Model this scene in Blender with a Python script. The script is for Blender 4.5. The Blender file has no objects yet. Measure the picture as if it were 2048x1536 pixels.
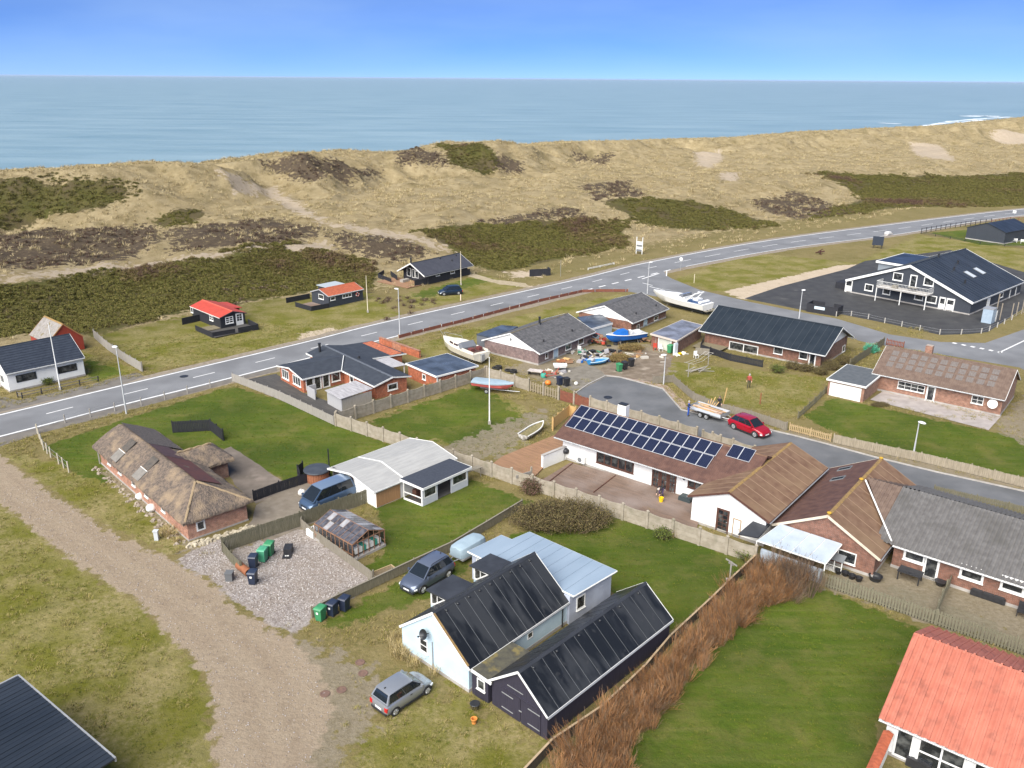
import bpy,bmesh,math,random
import numpy as np
from mathutils import Matrix,Vector
S = bpy.context.scene
C = S.collection
R = math.radians
rnd = random.Random(7)

# ---------------------------------------------------------------- camera, world, sun, exposure
CAM_H,CAM_F,HORIZON,ROLL = 34.0,1700.0,156.6,math.atan(0.0071)
PITCH = math.atan((768-HORIZON)*math.cos(ROLL)/CAM_F)
_f = np.array([0,math.cos(PITCH),-math.sin(PITCH)])
_r0 = np.array([1.0,0,0]); _u0 = np.array([0,math.sin(PITCH),math.cos(PITCH)])
_r = math.cos(ROLL)*_r0+math.sin(ROLL)*_u0
_u = -math.sin(ROLL)*_r0+math.cos(ROLL)*_u0
cd = bpy.data.cameras.new('camera'); cam = bpy.data.objects.new('camera',cd); C.objects.link(cam)
cam.matrix_world = Matrix(((_r[0],_u[0],-_f[0],0),(_r[1],_u[1],-_f[1],0),(_r[2],_u[2],-_f[2],CAM_H),(0,0,0,1)))
cd.sensor_width = 36; cd.lens = 36*CAM_F/2048; cd.clip_start = 1; cd.clip_end = 200000
S.camera = cam
SUN_EL,SUN_AZ = 46.0,238.0            # azimuth of the sun measured from +x, counter-clockwise (left and behind the camera)
w = bpy.data.worlds.new('World'); S.world = w; w.use_nodes = True
nt = w.node_tree; bg = nt.nodes['Background']
sky = nt.nodes.new('ShaderNodeTexSky'); sky.sky_type = 'NISHITA'; sky.sun_disc = False
sky.sun_elevation = R(SUN_EL); sky.sun_rotation = R(90-SUN_AZ)
sky.altitude = 10000; sky.air_density = 1.5; sky.dust_density = 0.0; sky.ozone_density = 10
tint = nt.nodes.new('ShaderNodeMix'); tint.data_type = 'RGBA'; tint.blend_type = 'MULTIPLY'; tint.inputs[0].default_value = 1; tint.inputs[7].default_value = (.98,.915,1.0,1)
nt.links.new(sky.outputs[0],tint.inputs[6])
stc = nt.nodes.new('ShaderNodeTexCoord'); smp = nt.nodes.new('ShaderNodeMapping'); smp.inputs['Scale'].default_value = (1,1,5); smp.inputs['Rotation'].default_value = (R(4),R(3),0); scl_ = nt.nodes.new('ShaderNodeTexNoise'); scl_.inputs['Scale'].default_value = 2.2; scl_.inputs['Detail'].default_value = 6
srm = nt.nodes.new('ShaderNodeMapRange'); srm.inputs[1].default_value = .36; srm.inputs[2].default_value = .72; srm.inputs[3].default_value = .06; srm.inputs[4].default_value = .42
veil = nt.nodes.new('ShaderNodeMix'); veil.data_type = 'RGBA'; veil.inputs[7].default_value = (4.2,6.0,8.6,1)   # thin high cloud veil
for a_,b_ in ((stc.outputs['Generated'],smp.inputs[0]),(smp.outputs[0],scl_.inputs[0]),(scl_.outputs[0],srm.inputs[0]),(srm.outputs[0],veil.inputs[0]),(tint.outputs[2],veil.inputs[6]),(veil.outputs[2],bg.inputs[0])): nt.links.new(a_,b_); bg.inputs[1].default_value = 0.068
sl = bpy.data.lights.new('sun','SUN'); sun = bpy.data.objects.new('sun',sl); C.objects.link(sun)
sl.energy = 4.5; sl.angle = R(65); sl.color = (1,.95,.87)
sun.rotation_euler = Vector((math.cos(R(SUN_AZ))*math.cos(R(SUN_EL)),math.sin(R(SUN_AZ))*math.cos(R(SUN_EL)),math.sin(R(SUN_EL)))).to_track_quat('Z','Y').to_euler()
S.view_settings.view_transform = 'Standard'; S.view_settings.look = 'None'
S.view_settings.exposure = 0.9; S.view_settings.gamma = 1; S.view_settings.use_curve_mapping = False
S.render.engine = 'CYCLES'; S.cycles.max_bounces = 5; S.cycles.use_denoising = True

# ---------------------------------------------------------------- measuring: photo pixel (2048 x 1536) -> point of the place
def ray(px,py):
    return _f*CAM_F+_r*(px-1024)-_u*(py-768)
def g(px,py,z=0.0):
    d = ray(px,py); t = (z-CAM_H)/d[2]
    return (d[0]*t,d[1]*t)
def proj(x,y,z):
    v = np.array([x,y,z-CAM_H]); k = CAM_F/(v @ _f)
    return 1024+(v @ _r)*k,768-(v @ _u)*k
def hpx(base,top):
    x,y = g(*base); lo,hi = 0,30
    for _ in range(40):
        m = (lo+hi)/2
        if proj(x,y,m)[1] > top[1]: lo = m
        else: hi = m
    return lo

# ---------------------------------------------------------------- terrain height
def vnoise(x,y,seed=0):
    xi = np.floor(x).astype(np.int64); yi = np.floor(y).astype(np.int64); fx = x-xi; fy = y-yi
    fx = fx*fx*(3-2*fx); fy = fy*fy*(3-2*fy)
    def h(a,b):
        n = (a*374761393+b*668265263+seed*974634777) & 0xffffffff
        n = ((n ^ (n >> 13))*1274126177) & 0xffffffff
        return ((n ^ (n >> 16)) & 0xffff)/65535.0
    return (h(xi,yi)*(1-fx)+h(xi+1,yi)*fx)*(1-fy)+(h(xi,yi+1)*(1-fx)+h(xi+1,yi+1)*fx)*fy
def fbm(x,y,sc,oct=4,seed=0,gain=.5):
    s = 0; a = 1; n = 0
    for o in range(oct):
        s = s+a*vnoise(x/sc*2**o+17.3*o,y/sc*2**o-9.1*o,seed+o); n += a; a *= gain
    return s/n
COAST,CT = R(40),232.0; gt_knoll = (-11.0,297.0)
CN = np.array([-math.sin(COAST),math.cos(COAST)]); CU = np.array([CN[1],-CN[0]])
crest_px = [(-700,372),(-300,352),(-60,342),(0,340),(100,338),(200,330),(280,325),(330,325),(400,335),(420,325),(480,318),(540,310),(600,305),(650,304),(700,301),(780,304),
            (840,299),(870,290),(905,283),(940,291),(970,299),(1000,294),(1040,290),(1085,286),(1130,283),(1190,284),(1250,282),(1350,278),(1480,275),(1550,268),(1620,262),
            (1680,262),(1740,257),(1800,255),(1860,254),(1900,250),(1960,243),(2048,235),(2200,226),(2500,214),(3000,204)]
cs,cz,cts = [],[],[]
for q in crest_px:
    d = ray(*q); T = float(np.interp(q[0],(-700,0,420,900,1200,1500,1800,2048,3000),(236,240,246,266,282,262,242,233,226))); t = T/(d[:2] @ CN); cs.append(float((d[:2]*t) @ CU)); cz.append(float(CAM_H+d[2]*t)); cts.append(T)
cs = np.array(cs); cz = np.array(cz); cz[0] = cz[1] = cz[2]
def sst(a,b,x):
    t = np.clip((x-a)/(b-a),0,1); return t*t*(3-2*t)
def crest_t(x,y): return np.interp(x*CU[0]+y*CU[1],cs,cts)
def height(x,y):
    x = np.asarray(x,float); y = np.asarray(y,float)
    s = x*CU[0]+y*CU[1]; t = x*CN[0]+y*CN[1]; c = np.interp(s,cs,cz); ct = np.interp(s,cs,cts)
    flat = sst(127,150,t); zone = sst(ct-62,ct-18,t)
    ridged = 1-np.abs(2*fbm(x,y,36,3,3,.42)-1); hum = 1-np.abs(2*fbm(x,y,13,3,29,.45)-1)
    h = 3.2*sst(130,168,t)+sst(ct-50,ct-1,t)*(c-3.2)
    n = (ridged-.6)*(3.0+11*zone)+(hum-.62)*(2.0+2.8*zone)+(fbm(x,y,3.5,2,21)-.5)*.5
    kn = gt_knoll; n = n+5.5*np.exp(-(((x-kn[0])*.77+(y-kn[1])*.64)/15)**2-((-(x-kn[0])*.64+(y-kn[1])*.77)/12)**2)
    near = np.where(t > ct-1,1.0,np.exp(-((t-ct)/9.0)**2))
    h = h+(n*(1-near)+near*((fbm(x,y,6,3,5)-.5)*.9))*flat
    h = np.where(t < ct,np.minimum(h,33.6-(CAM_H-c)*t/ct),h); h = np.maximum(h,.0)
    back = sst(ct+3,ct+40,t); h = h*(1-back)+back*(-9.0)
    return np.where(t < 127,0.0,np.where(t > ct,h,h*flat))
def gt(px,py):
    d = ray(px,py); d = d/np.linalg.norm(d[:2])
    L = np.arange(60,1200,.5); X = d[0]*L; Y = d[1]*L; Z = CAM_H+d[2]*L
    k = np.argmax(Z < height(X,Y))
    return (X[k],Y[k])

# ---------------------------------------------------------------- materials
MATS = {}
def nod(nt,t,**kw):
    n = nt.nodes.new(t)
    for k,v in kw.items(): setattr(n,k,v)
    return n
def mat(name,c1,c2=None,scale=3.0,rough=.75,bump=0.0,bscale=None,metal=0.0,stretch=(1,1,1),spec=.5,detail=5,lo=.35,hi=.65,c3=None,s3=.6,f3=(.55,.7),rough2=None,coat=0,trans=0,alpha=1):
    if name in MATS: return MATS[name]
    m = bpy.data.materials.new(name); m.use_nodes = True; nt = m.node_tree; L = nt.links.new
    b = nt.nodes['Principled BSDF']; b.inputs['Roughness'].default_value = rough; b.inputs['Metallic'].default_value = metal
    b.inputs['Specular IOR Level'].default_value = spec; b.inputs['Base Color'].default_value = (*c1,1)
    if coat: b.inputs['Coat Weight'].default_value = coat; b.inputs['Coat Roughness'].default_value = .05
    if trans: b.inputs['Transmission Weight'].default_value = trans
    b.inputs['Alpha'].default_value = alpha
    tc = nod(nt,'ShaderNodeTexCoord'); mp = nod(nt,'ShaderNodeMapping'); mp.inputs['Scale'].default_value = stretch; oi = nod(nt,'ShaderNodeObjectInfo'); va = nod(nt,'ShaderNodeVectorMath')
    L(tc.outputs['Object'],va.inputs[0]); L(oi.outputs['Location'],va.inputs[1]); L(va.outputs[0],mp.inputs[0])
    if c2:
        n = nod(nt,'ShaderNodeTexNoise'); n.inputs['Scale'].default_value = scale; n.inputs['Detail'].default_value = detail; L(mp.outputs[0],n.inputs[0])
        mr = nod(nt,'ShaderNodeMapRange'); mr.inputs[1].default_value = lo; mr.inputs[2].default_value = hi; L(n.outputs[0],mr.inputs[0])
        mx = nod(nt,'ShaderNodeMix',data_type='RGBA'); mx.inputs[6].default_value = (*c1,1); mx.inputs[7].default_value = (*c2,1); L(mr.outputs[0],mx.inputs[0])
        out = mx.outputs[2]
        if c3:
            n3 = nod(nt,'ShaderNodeTexNoise'); n3.inputs['Scale'].default_value = s3; n3.inputs['Detail'].default_value = 6; L(va.outputs[0],n3.inputs[0])
            m3 = nod(nt,'ShaderNodeMapRange'); m3.inputs[1].default_value = f3[0]; m3.inputs[2].default_value = f3[1]; L(n3.outputs[0],m3.inputs[0])
            x3 = nod(nt,'ShaderNodeMix',data_type='RGBA'); L(out,x3.inputs[6]); x3.inputs[7].default_value = (*c3,1); L(m3.outputs[0],x3.inputs[0]); out = x3.outputs[2]
        L(out,b.inputs['Base Color'])
        if rough2 is not None:
            rr = nod(nt,'ShaderNodeMapRange'); rr.inputs[3].default_value = rough; rr.inputs[4].default_value = rough2; L(mr.outputs[0],rr.inputs[0]); L(rr.outputs[0],b.inputs['Roughness'])
    if bump:
        nb = nod(nt,'ShaderNodeTexNoise'); nb.inputs['Scale'].default_value = bscale or scale*3; nb.inputs['Detail'].default_value = 4; L(mp.outputs[0],nb.inputs[0])
        bp = nod(nt,'ShaderNodeBump'); bp.inputs['Strength'].default_value = 1; bp.inputs['Distance'].default_value = bump; L(nb.outputs[0],bp.inputs['Height']); L(bp.outputs[0],b.inputs['Normal'])
    MATS[name] = m; return m
def brickmat(name,c1,c2,mortar):
    if name in MATS: return MATS[name]
    m = mat(name,c1); nt = m.node_tree; L = nt.links.new; b = nt.nodes['Principled BSDF']; b.inputs['Roughness'].default_value = .85
    tc = nod(nt,'ShaderNodeTexCoord'); sp = nod(nt,'ShaderNodeSeparateXYZ'); L(tc.outputs['Object'],sp.inputs[0])
    ad = nod(nt,'ShaderNodeMath'); L(sp.outputs[0],ad.inputs[0]); L(sp.outputs[1],ad.inputs[1])
    cb = nod(nt,'ShaderNodeCombineXYZ'); L(ad.outputs[0],cb.inputs[0]); L(sp.outputs[2],cb.inputs[1])
    br = nod(nt,'ShaderNodeTexBrick'); L(cb.outputs[0],br.inputs[0]); br.inputs['Scale'].default_value = 1
    br.inputs['Brick Width'].default_value = .25; br.inputs['Row Height'].default_value = .08; br.inputs['Mortar Size'].default_value = .008
    br.inputs['Color1'].default_value = (*c1,1); br.inputs['Color2'].default_value = (*c2,1); br.inputs['Mortar'].default_value = (*mortar,1); br.inputs['Bias'].default_value = 0
    n = nod(nt,'ShaderNodeTexNoise'); n.inputs['Scale'].default_value = 3; n.inputs['Detail'].default_value = 6; L(tc.outputs['Object'],n.inputs[0])
    mr = nod(nt,'ShaderNodeMapRange'); mr.inputs[1].default_value = .3; mr.inputs[2].default_value = .7; mr.inputs[3].default_value = .7; mr.inputs[4].default_value = 1.25; L(n.outputs[0],mr.inputs[0])
    mx = nod(nt,'ShaderNodeMix',data_type='RGBA',blend_type='MULTIPLY'); mx.inputs[0].default_value = 1; L(br.outputs[0],mx.inputs[6]); L(mr.outputs[0],mx.inputs[7]); L(mx.outputs[2],b.inputs['Base Color'])
    bp = nod(nt,'ShaderNodeBump'); bp.inputs['Distance'].default_value = .01; L(br.outputs['Fac'],bp.inputs['Height']); bp.invert = True; L(bp.outputs[0],b.inputs['Normal'])
    return m
def W3(v): return (v,v,v)
white = mat('white_paint',(.78,.78,.76),(.70,.70,.67),scale=1.5,rough=.6)
wallwhite = mat('white_render',(.82,.82,.81),(.74,.74,.72),scale=.9,rough=.8,bump=.004,bscale=60)
paleblue = mat('pale_blue_render',(.50,.63,.71),(.44,.57,.65),scale=.8,rough=.85,bump=.006,bscale=40)
greyblue = mat('grey_lilac_render',(.42,.46,.55),(.33,.36,.44),scale=.9,rough=.85,bump=.006,bscale=40)
glass = mat('window_glass',(.015,.018,.022),(.13,.135,.13),lo=.45,hi=.75,scale=2.2,rough=.06,spec=.7)
darkmetal = mat('dark_metal',(.03,.032,.036),rough=.4,metal=.3)
black = mat('black_plastic',(.018,.019,.022),(.03,.03,.034),scale=4,rough=.5)
blackwood = mat('black_stained_boards',(.012,.013,.018),(.024,.025,.032),scale=3,rough=.7,stretch=(6,6,.6),bump=.006,bscale=12)
plumwood = mat('blackish_plum_boards',(.022,.02,.034),(.034,.03,.048),scale=3,rough=.7,stretch=(6,6,.4),bump=.006,bscale=12)
charwood = mat('charcoal_boards',(.032,.038,.05),(.044,.051,.064),scale=3,rough=.6,stretch=(8,8,.4),bump=.006,bscale=12)
feltblack = mat('black_roof_felt',(.022,.025,.032),(.04,.043,.05),scale=.8,rough=.65,bump=.004,bscale=40,rough2=.45)
feltblue = mat('wet_blue_black_felt',(.028,.038,.055),(.075,.095,.13),scale=.5,rough=.5,rough2=.25,bump=.004,bscale=30)
eternit = mat('black_fibre_sheet',(.028,.03,.033),(.010,.011,.013),scale=.9,stretch=(1,.35,.35),rough=.5,rough2=.3,bump=.004,bscale=30,lo=.45,hi=.58,c3=(.05,.05,.05),s3=1.8,f3=(.62,.8))
joint = mat('pale_joint_strip',(.15,.16,.17),rough=.6)
metalroof = mat('dark_navy_roof_metal',(.013,.018,.026),(.026,.032,.042),scale=.7,stretch=(1,.4,.4),rough=.42,rough2=.3,metal=.0)
darkroof = mat('black_standing_seam',(.012,.018,.025),(.02,.027,.035),scale=.8,rough=.4)
slate = mat('grey_slate_roof',(.062,.062,.066),(.115,.112,.115),scale=2.2,rough=.8,bump=.01,bscale=10,c3=(.085,.085,.09),s3=.5)
greycorr = mat('grey_corrugated_cement',(.105,.10,.097),(.145,.14,.136),scale=2.5,rough=.85,c3=(.09,.086,.08),s3=.7,f3=(.52,.75),bump=.006,bscale=20)
brownroof = mat('brown_fibre_roof',(.125,.068,.04),(.18,.108,.066),scale=1.4,rough=.8,bump=.008,bscale=14,c3=(.20,.13,.075),s3=.45,f3=(.45,.75))
brownroof2 = mat('dark_brown_fibre_roof',(.072,.034,.026),(.115,.058,.042),scale=1.6,rough=.75,bump=.008,bscale=14)
brownred = mat('old_brown_corrugated',(.105,.070,.054),(.15,.105,.08),scale=2,rough=.85,bump=.008,bscale=16)
lichen = mat('yellow_lichen',(.30,.19,.06),(.20,.13,.06),scale=4,rough=.95,bump=.02,bscale=14)
redroof = mat('bright_red_roof',(.46,.06,.035),(.38,.05,.03),scale=1.5,rough=.55)
orangetile = mat('orange_steel_tile',(.43,.14,.09),(.37,.11,.07),scale=1.2,rough=.6,c3=(.27,.085,.055),s3=1.6,f3=(.52,.72))
redtile = mat('red_clay_tile',(.42,.11,.05),(.30,.075,.035),scale=3,rough=.8)
bluegreyroof = mat('pale_blue_grey_roof',(.21,.275,.35),(.26,.33,.41),scale=.6,rough=.5,stretch=(.3,1,1),bump=.003,bscale=20)
palegrey = mat('pale_grey_roof',(.30,.30,.295),(.36,.36,.35),scale=1.2,stretch=(.6,4,1),rough=.7,bump=.004,bscale=20)
polycarb = mat('translucent_roof_sheet',(.36,.42,.49),(.44,.50,.56),scale=.9,rough=.3)
clearsheet = mat('weathered_clear_sheet',(.30,.29,.30),(.44,.43,.44),scale=2,stretch=(.5,4,1),rough=.6)
brick = brickmat('red_brown_brick',(.24,.10,.062),(.17,.075,.05),(.26,.22,.19))
brickpale = brickmat('pale_red_brick',(.33,.165,.105),(.25,.12,.08),(.34,.29,.25))
brickorange = brickmat('orange_brick',(.44,.125,.055),(.36,.10,.048),(.38,.22,.15))
brickmauve = brickmat('mauve_brick',(.22,.15,.14),(.17,.115,.11),(.30,.26,.25))
redboard = mat('red_painted_boards',(.34,.05,.025),(.26,.04,.022),scale=3,stretch=(6,6,.5),rough=.8)
concrete = mat('old_concrete',(.34,.30,.24),(.26,.225,.17),scale=2.2,rough=.9,bump=.008,bscale=24,c3=(.20,.185,.13),s3=.9,f3=(.55,.75))
concgrey = mat('pale_concrete',(.40,.38,.36),(.31,.29,.27),scale=1.2,rough=.9,bump=.004,bscale=30)
greywood = mat('weathered_grey_wood',(.25,.225,.18),(.17,.15,.115),scale=3.5,rough=.9,stretch=(8,8,.7),bump=.006,bscale=14)
greenwood = mat('algae_grey_wood',(.17,.155,.105),(.105,.10,.062),scale=3.0,rough=.9,stretch=(8,8,.7),bump=.006,bscale=14)
silverwood = mat('silver_grey_wood',(.33,.31,.28),(.26,.24,.21),scale=3,rough=.85,stretch=(8,8,.7),bump=.005,bscale=14)
tanwood = mat('tan_boards',(.43,.245,.12),(.35,.19,.09),scale=3,rough=.75,stretch=(8,8,.5),bump=.004,bscale=14)
newwood = mat('fresh_pine',(.56,.37,.16),(.48,.30,.12),scale=3,rough=.7,stretch=(.6,8,8))
brownwood = mat('brown_stained_wood',(.10,.042,.028),(.075,.032,.022),scale=3,rough=.65)
redfence = mat('red_brown_boards',(.22,.075,.045),(.16,.055,.035),scale=2,rough=.8,stretch=(1,1,3))
deckwood = mat('weathered_decking',(.185,.125,.092),(.135,.095,.073),scale=1.2,rough=.8,stretch=(.5,3,1),c3=(.24,.19,.165),s3=.25,f3=(.45,.7))
deckbrown = mat('brown_decking',(.29,.165,.092),(.22,.125,.07),scale=1.2,rough=.8,stretch=(.5,3,1))
deckdark = mat('dark_decking',(.05,.048,.045),(.075,.07,.065),scale=1.2,rough=.8,stretch=(.5,3,1))
deckgreen = mat('mossy_decking',(.19,.16,.10),(.14,.12,.075),scale=1.2,rough=.9,stretch=(.5,3,1))
thatchm = mat('reed_thatch',(.185,.14,.105),(.085,.069,.058),scale=5,rough=.95,stretch=(1,1,.6),bump=.12,bscale=9,c3=(.255,.19,.125),s3=.75,f3=(.5,.66))
thatchd = mat('dark_thatch',(.13,.11,.10),(.08,.07,.066),scale=5,rough=.95,bump=.08,bscale=12)
feltred = mat('maroon_ridge_felt',(.12,.042,.035),(.085,.036,.034),scale=1.6,rough=.8)
galv = mat('galvanised_steel',(.42,.43,.44),(.34,.35,.36),scale=2,rough=.45,metal=.4)
tyrem = mat('tyre_rubber',(.02,.02,.02),rough=.85)
rimm = mat('alloy_rim',(.55,.56,.57),rough=.35,metal=.6)
carglass = mat('car_glass',(.012,.016,.02),rough=.04,spec=.8)
lampred = mat('tail_lamp_red',(.5,.02,.02),rough=.25)
lampwhite = mat('head_lamp_clear',(.75,.78,.8),rough=.15)
plate = mat('number_plate_white',(.8,.8,.78),rough=.5)
gelcoat = mat('white_gelcoat',(.80,.80,.78),(.74,.74,.72),scale=1,rough=.3)
cream = mat('cream_gelcoat',(.72,.68,.58),(.64,.60,.50),scale=1,rough=.35)
bootgreen = mat('green_plastic',(.035,.20,.085),(.05,.25,.11),scale=3,rough=.45)
navyplastic = mat('navy_plastic',(.018,.026,.05),(.026,.036,.065),scale=3,rough=.4)
terracotta = mat('terracotta',(.27,.10,.042),(.22,.08,.036),scale=3,rough=.8)
bluehull = mat('blue_hull_paint',(.012,.13,.46),(.015,.115,.40),scale=1,rough=.35)
redhull = mat('faded_red_hull',(.58,.13,.12),(.50,.10,.10),scale=1,rough=.4)
tarp = mat('pale_tarpaulin',(.30,.39,.45),(.25,.33,.39),scale=1.2,rough=.6,bump=.03,bscale=3)
skin = mat('skin',(.55,.35,.26),rough=.6)
hairm = mat('hair',(.12,.09,.07),rough=.8)
orangep = mat('orange_plastic',(.75,.20,.03),rough=.5)
yellowp = mat('yellow_plastic',(.80,.52,.01),rough=.45)
tealp = mat('teal_plastic',(.06,.35,.26),rough=.5)
stone = mat('pale_boulder',(.62,.60,.57),(.45,.42,.38),scale=3,rough=.9,bump=.03,bscale=6)
rubble = mat('rubble_stone',(.36,.31,.25),(.22,.18,.14),scale=4,rough=.95)
# ---------------------------------------------------------------- mesh building
class MB:
    def __init__(s): s.v = []; s.f = []; s.mi = []; s.M = Matrix.Identity(4); s.m = 0
    def add(s,vs,fs,m=None):
        o = len(s.v); s.v += [tuple(s.M @ Vector(p)) for p in vs]; s.f += [tuple(o+i for i in f) for f in fs]; s.mi += [s.m if m is None else m]*len(fs)
    def box(s,x0,x1,y0,y1,z0,z1,m=None):
        s.add([(x0,y0,z0),(x1,y0,z0),(x1,y1,z0),(x0,y1,z0),(x0,y0,z1),(x1,y0,z1),(x1,y1,z1),(x0,y1,z1)],
              [(0,3,2,1),(4,5,6,7),(0,1,5,4),(1,2,6,5),(2,3,7,6),(3,0,4,7)],m)
    def prism(s,poly,z0,z1,m=None):
        n = len(poly); s.add([(p[0],p[1],z0) for p in poly]+[(p[0],p[1],z1) for p in poly],
                             [tuple(range(n))[::-1],tuple(range(n,2*n))]+[(i,(i+1) % n,n+(i+1) % n,n+i) for i in range(n)],m)
    def profx(s,prof,x0,x1,m=None):            # (y,z) outline swept along x
        n = len(prof); s.add([(x0,p[0],p[1]) for p in prof]+[(x1,p[0],p[1]) for p in prof],
                             [tuple(range(n))[::-1],tuple(range(n,2*n))]+[(i,(i+1) % n,n+(i+1) % n,n+i) for i in range(n)],m)
    def slab(s,pts,th,m=None):                  # planar 3D polygon thickened downwards along z
        n = len(pts); s.add(list(pts)+[(p[0],p[1],p[2]-th) for p in pts],
                            [tuple(range(n)),tuple(range(n,2*n))[::-1]]+[(i,n+i,n+(i+1) % n,(i+1) % n) for i in range(n)],m)
    def tube(s,p,q,r,r2=None,n=8,m=None):
        p = Vector(p); q = Vector(q); d = (q-p).normalized(); a = d.orthogonal().normalized(); b = d.cross(a); r2 = r if r2 is None else r2
        vs = [tuple(p+(a*math.cos(2*math.pi*i/n)+b*math.sin(2*math.pi*i/n))*r) for i in range(n)]+[tuple(q+(a*math.cos(2*math.pi*i/n)+b*math.sin(2*math.pi*i/n))*r2) for i in range(n)]
        s.add(vs,[(i,(i+1) % n,n+(i+1) % n,n+i) for i in range(n)]+[tuple(range(n))[::-1],tuple(range(n,2*n))],m)
    def path(s,pts,r,n=6,m=None):
        for a,b in zip(pts,pts[1:]): s.tube(a,b,r,n=n,m=m)
    def lathe(s,prof,n=16,m=None,c=(0,0,0)):
        vs = []; fs = []
        for r,z in prof: vs += [(c[0]+r*math.cos(2*math.pi*i/n),c[1]+r*math.sin(2*math.pi*i/n),c[2]+z) for i in range(n)]
        for k in range(len(prof)-1): fs += [(k*n+i,k*n+(i+1) % n,(k+1)*n+(i+1) % n,(k+1)*n+i) for i in range(n)]
        fs += [tuple(range(n))[::-1],tuple(range((len(prof)-1)*n,len(prof)*n))]
        s.add(vs,fs,m)
    def loft(s,rings,m=None,close=True,caps=True):
        n = len(rings[0]); vs = [p for r in rings for p in r]; fs = []
        for k in range(len(rings)-1):
            for i in range(n if close else n-1): fs.append((k*n+i,k*n+(i+1) % n,(k+1)*n+(i+1) % n,(k+1)*n+i))
        if caps: fs += [tuple(range(n))[::-1],tuple(range((len(rings)-1)*n,len(rings)*n))]
        s.add(vs,fs,m)
    def mesh(s,name,mats,smooth=False):
        me = bpy.data.meshes.new(name); me.from_pydata(s.v,[],s.f)
        for m in (mats if isinstance(mats,(list,tuple)) else [mats]): me.materials.append(m)
        me.polygons.foreach_set('material_index',s.mi)
        if smooth:
            bm = bmesh.new(); bm.from_mesh(me); bmesh.ops.recalc_face_normals(bm,faces=bm.faces); bm.to_mesh(me); bm.free()
            me.polygons.foreach_set('use_smooth',[True]*len(me.polygons)); me.set_sharp_from_angle(angle=R(smooth if smooth > 1 else 40))
        me.update(); return me
    def build(s,name,mats,parent=None,smooth=False,label=None,cat=None,group=None,kind=None,loc=None,rz=0):
        return put(name,s.mesh(name,mats,smooth),parent,label,cat,group,kind,loc,rz)
def put(name,me,parent=None,label=None,cat=None,group=None,kind=None,loc=None,rz=0,rot=None):
    o = bpy.data.objects.new(name,me); C.objects.link(o)
    if parent is not None: o.parent = parent
    if loc is not None: o.location = loc
    o.rotation_euler = rot if rot else (0,0,rz)
    return tag(o,label,cat,group,kind)
def tag(o,label=None,cat=None,group=None,kind=None):
    for k,v in (('label',label),('category',cat),('group',group),('kind',kind)):
        if v: o[k] = v
    return o
def thing(name,label,cat,loc=(0,0,0),rz=0,group=None):
    return put(name,None,None,label,cat,group,None,loc,rz)
def copy_tree(o,loc=None,rz=None,label=None,group=None,parent=None):
    c = o.copy(); C.objects.link(c)
    if parent is not None: c.parent = parent
    if loc is not None: c.location = loc
    if rz is not None: c.rotation_euler = (0,0,rz)
    if label: c['label'] = label
    if group: c['group'] = group
    for ch in [x for x in bpy.data.objects if x.parent == o]: copy_tree(ch,parent=c)
    return c
def frame(o,ex,ey,ez):
    return Matrix(((ex[0],ey[0],ez[0],o[0]),(ex[1],ey[1],ez[1],o[1]),(ex[2],ey[2],ez[2],o[2]),(0,0,0,1)))

# ---------------------------------------------------------------- windows, doors
def window(par,F,u,z,w,h,fm=white,nx=1,ny=1,fw=.07,sill=True,gl=glass,depth=.05,name='window',mw=.04):
    """F: wall frame (x along the wall, -y outwards); u,z centre"""
    b = MB(); b.M = F; x0,x1,z0,z1 = u-w/2,u+w/2,z-h/2,z+h/2
    b.box(x0,x0+fw,-depth,.02,z0,z1); b.box(x1-fw,x1,-depth,.02,z0,z1)
    b.box(x0+fw,x1-fw,-depth,.02,z0,z0+fw); b.box(x0+fw,x1-fw,-depth,.02,z1-fw,z1)
    for i in range(1,nx):
        xm = x0+fw+(w-2*fw)*i/nx; b.box(xm-mw/2,xm+mw/2,-depth+.008,.02,z0+fw,z1-fw)
    for j in range(1,ny):
        zm = z0+fw+(h-2*fw)*j/ny; b.box(x0+fw,x1-fw,-depth+.012,.018,zm-mw/2,zm+mw/2)
    if sill: b.box(x0-.04,x1+.04,-depth-.06,.0,z0-.05,z0-.004)
    o = b.build(name,fm,par)
    for i in range(nx):
        p = MB(); p.M = F; a = x0+fw+(w-2*fw)*i/nx; c = x0+fw+(w-2*fw)*(i+1)/nx
        p.box(a+.005,c-.005,-.014,-.004,z0+fw,z1-fw); p.build('pane',gl,o)
    return o
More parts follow.
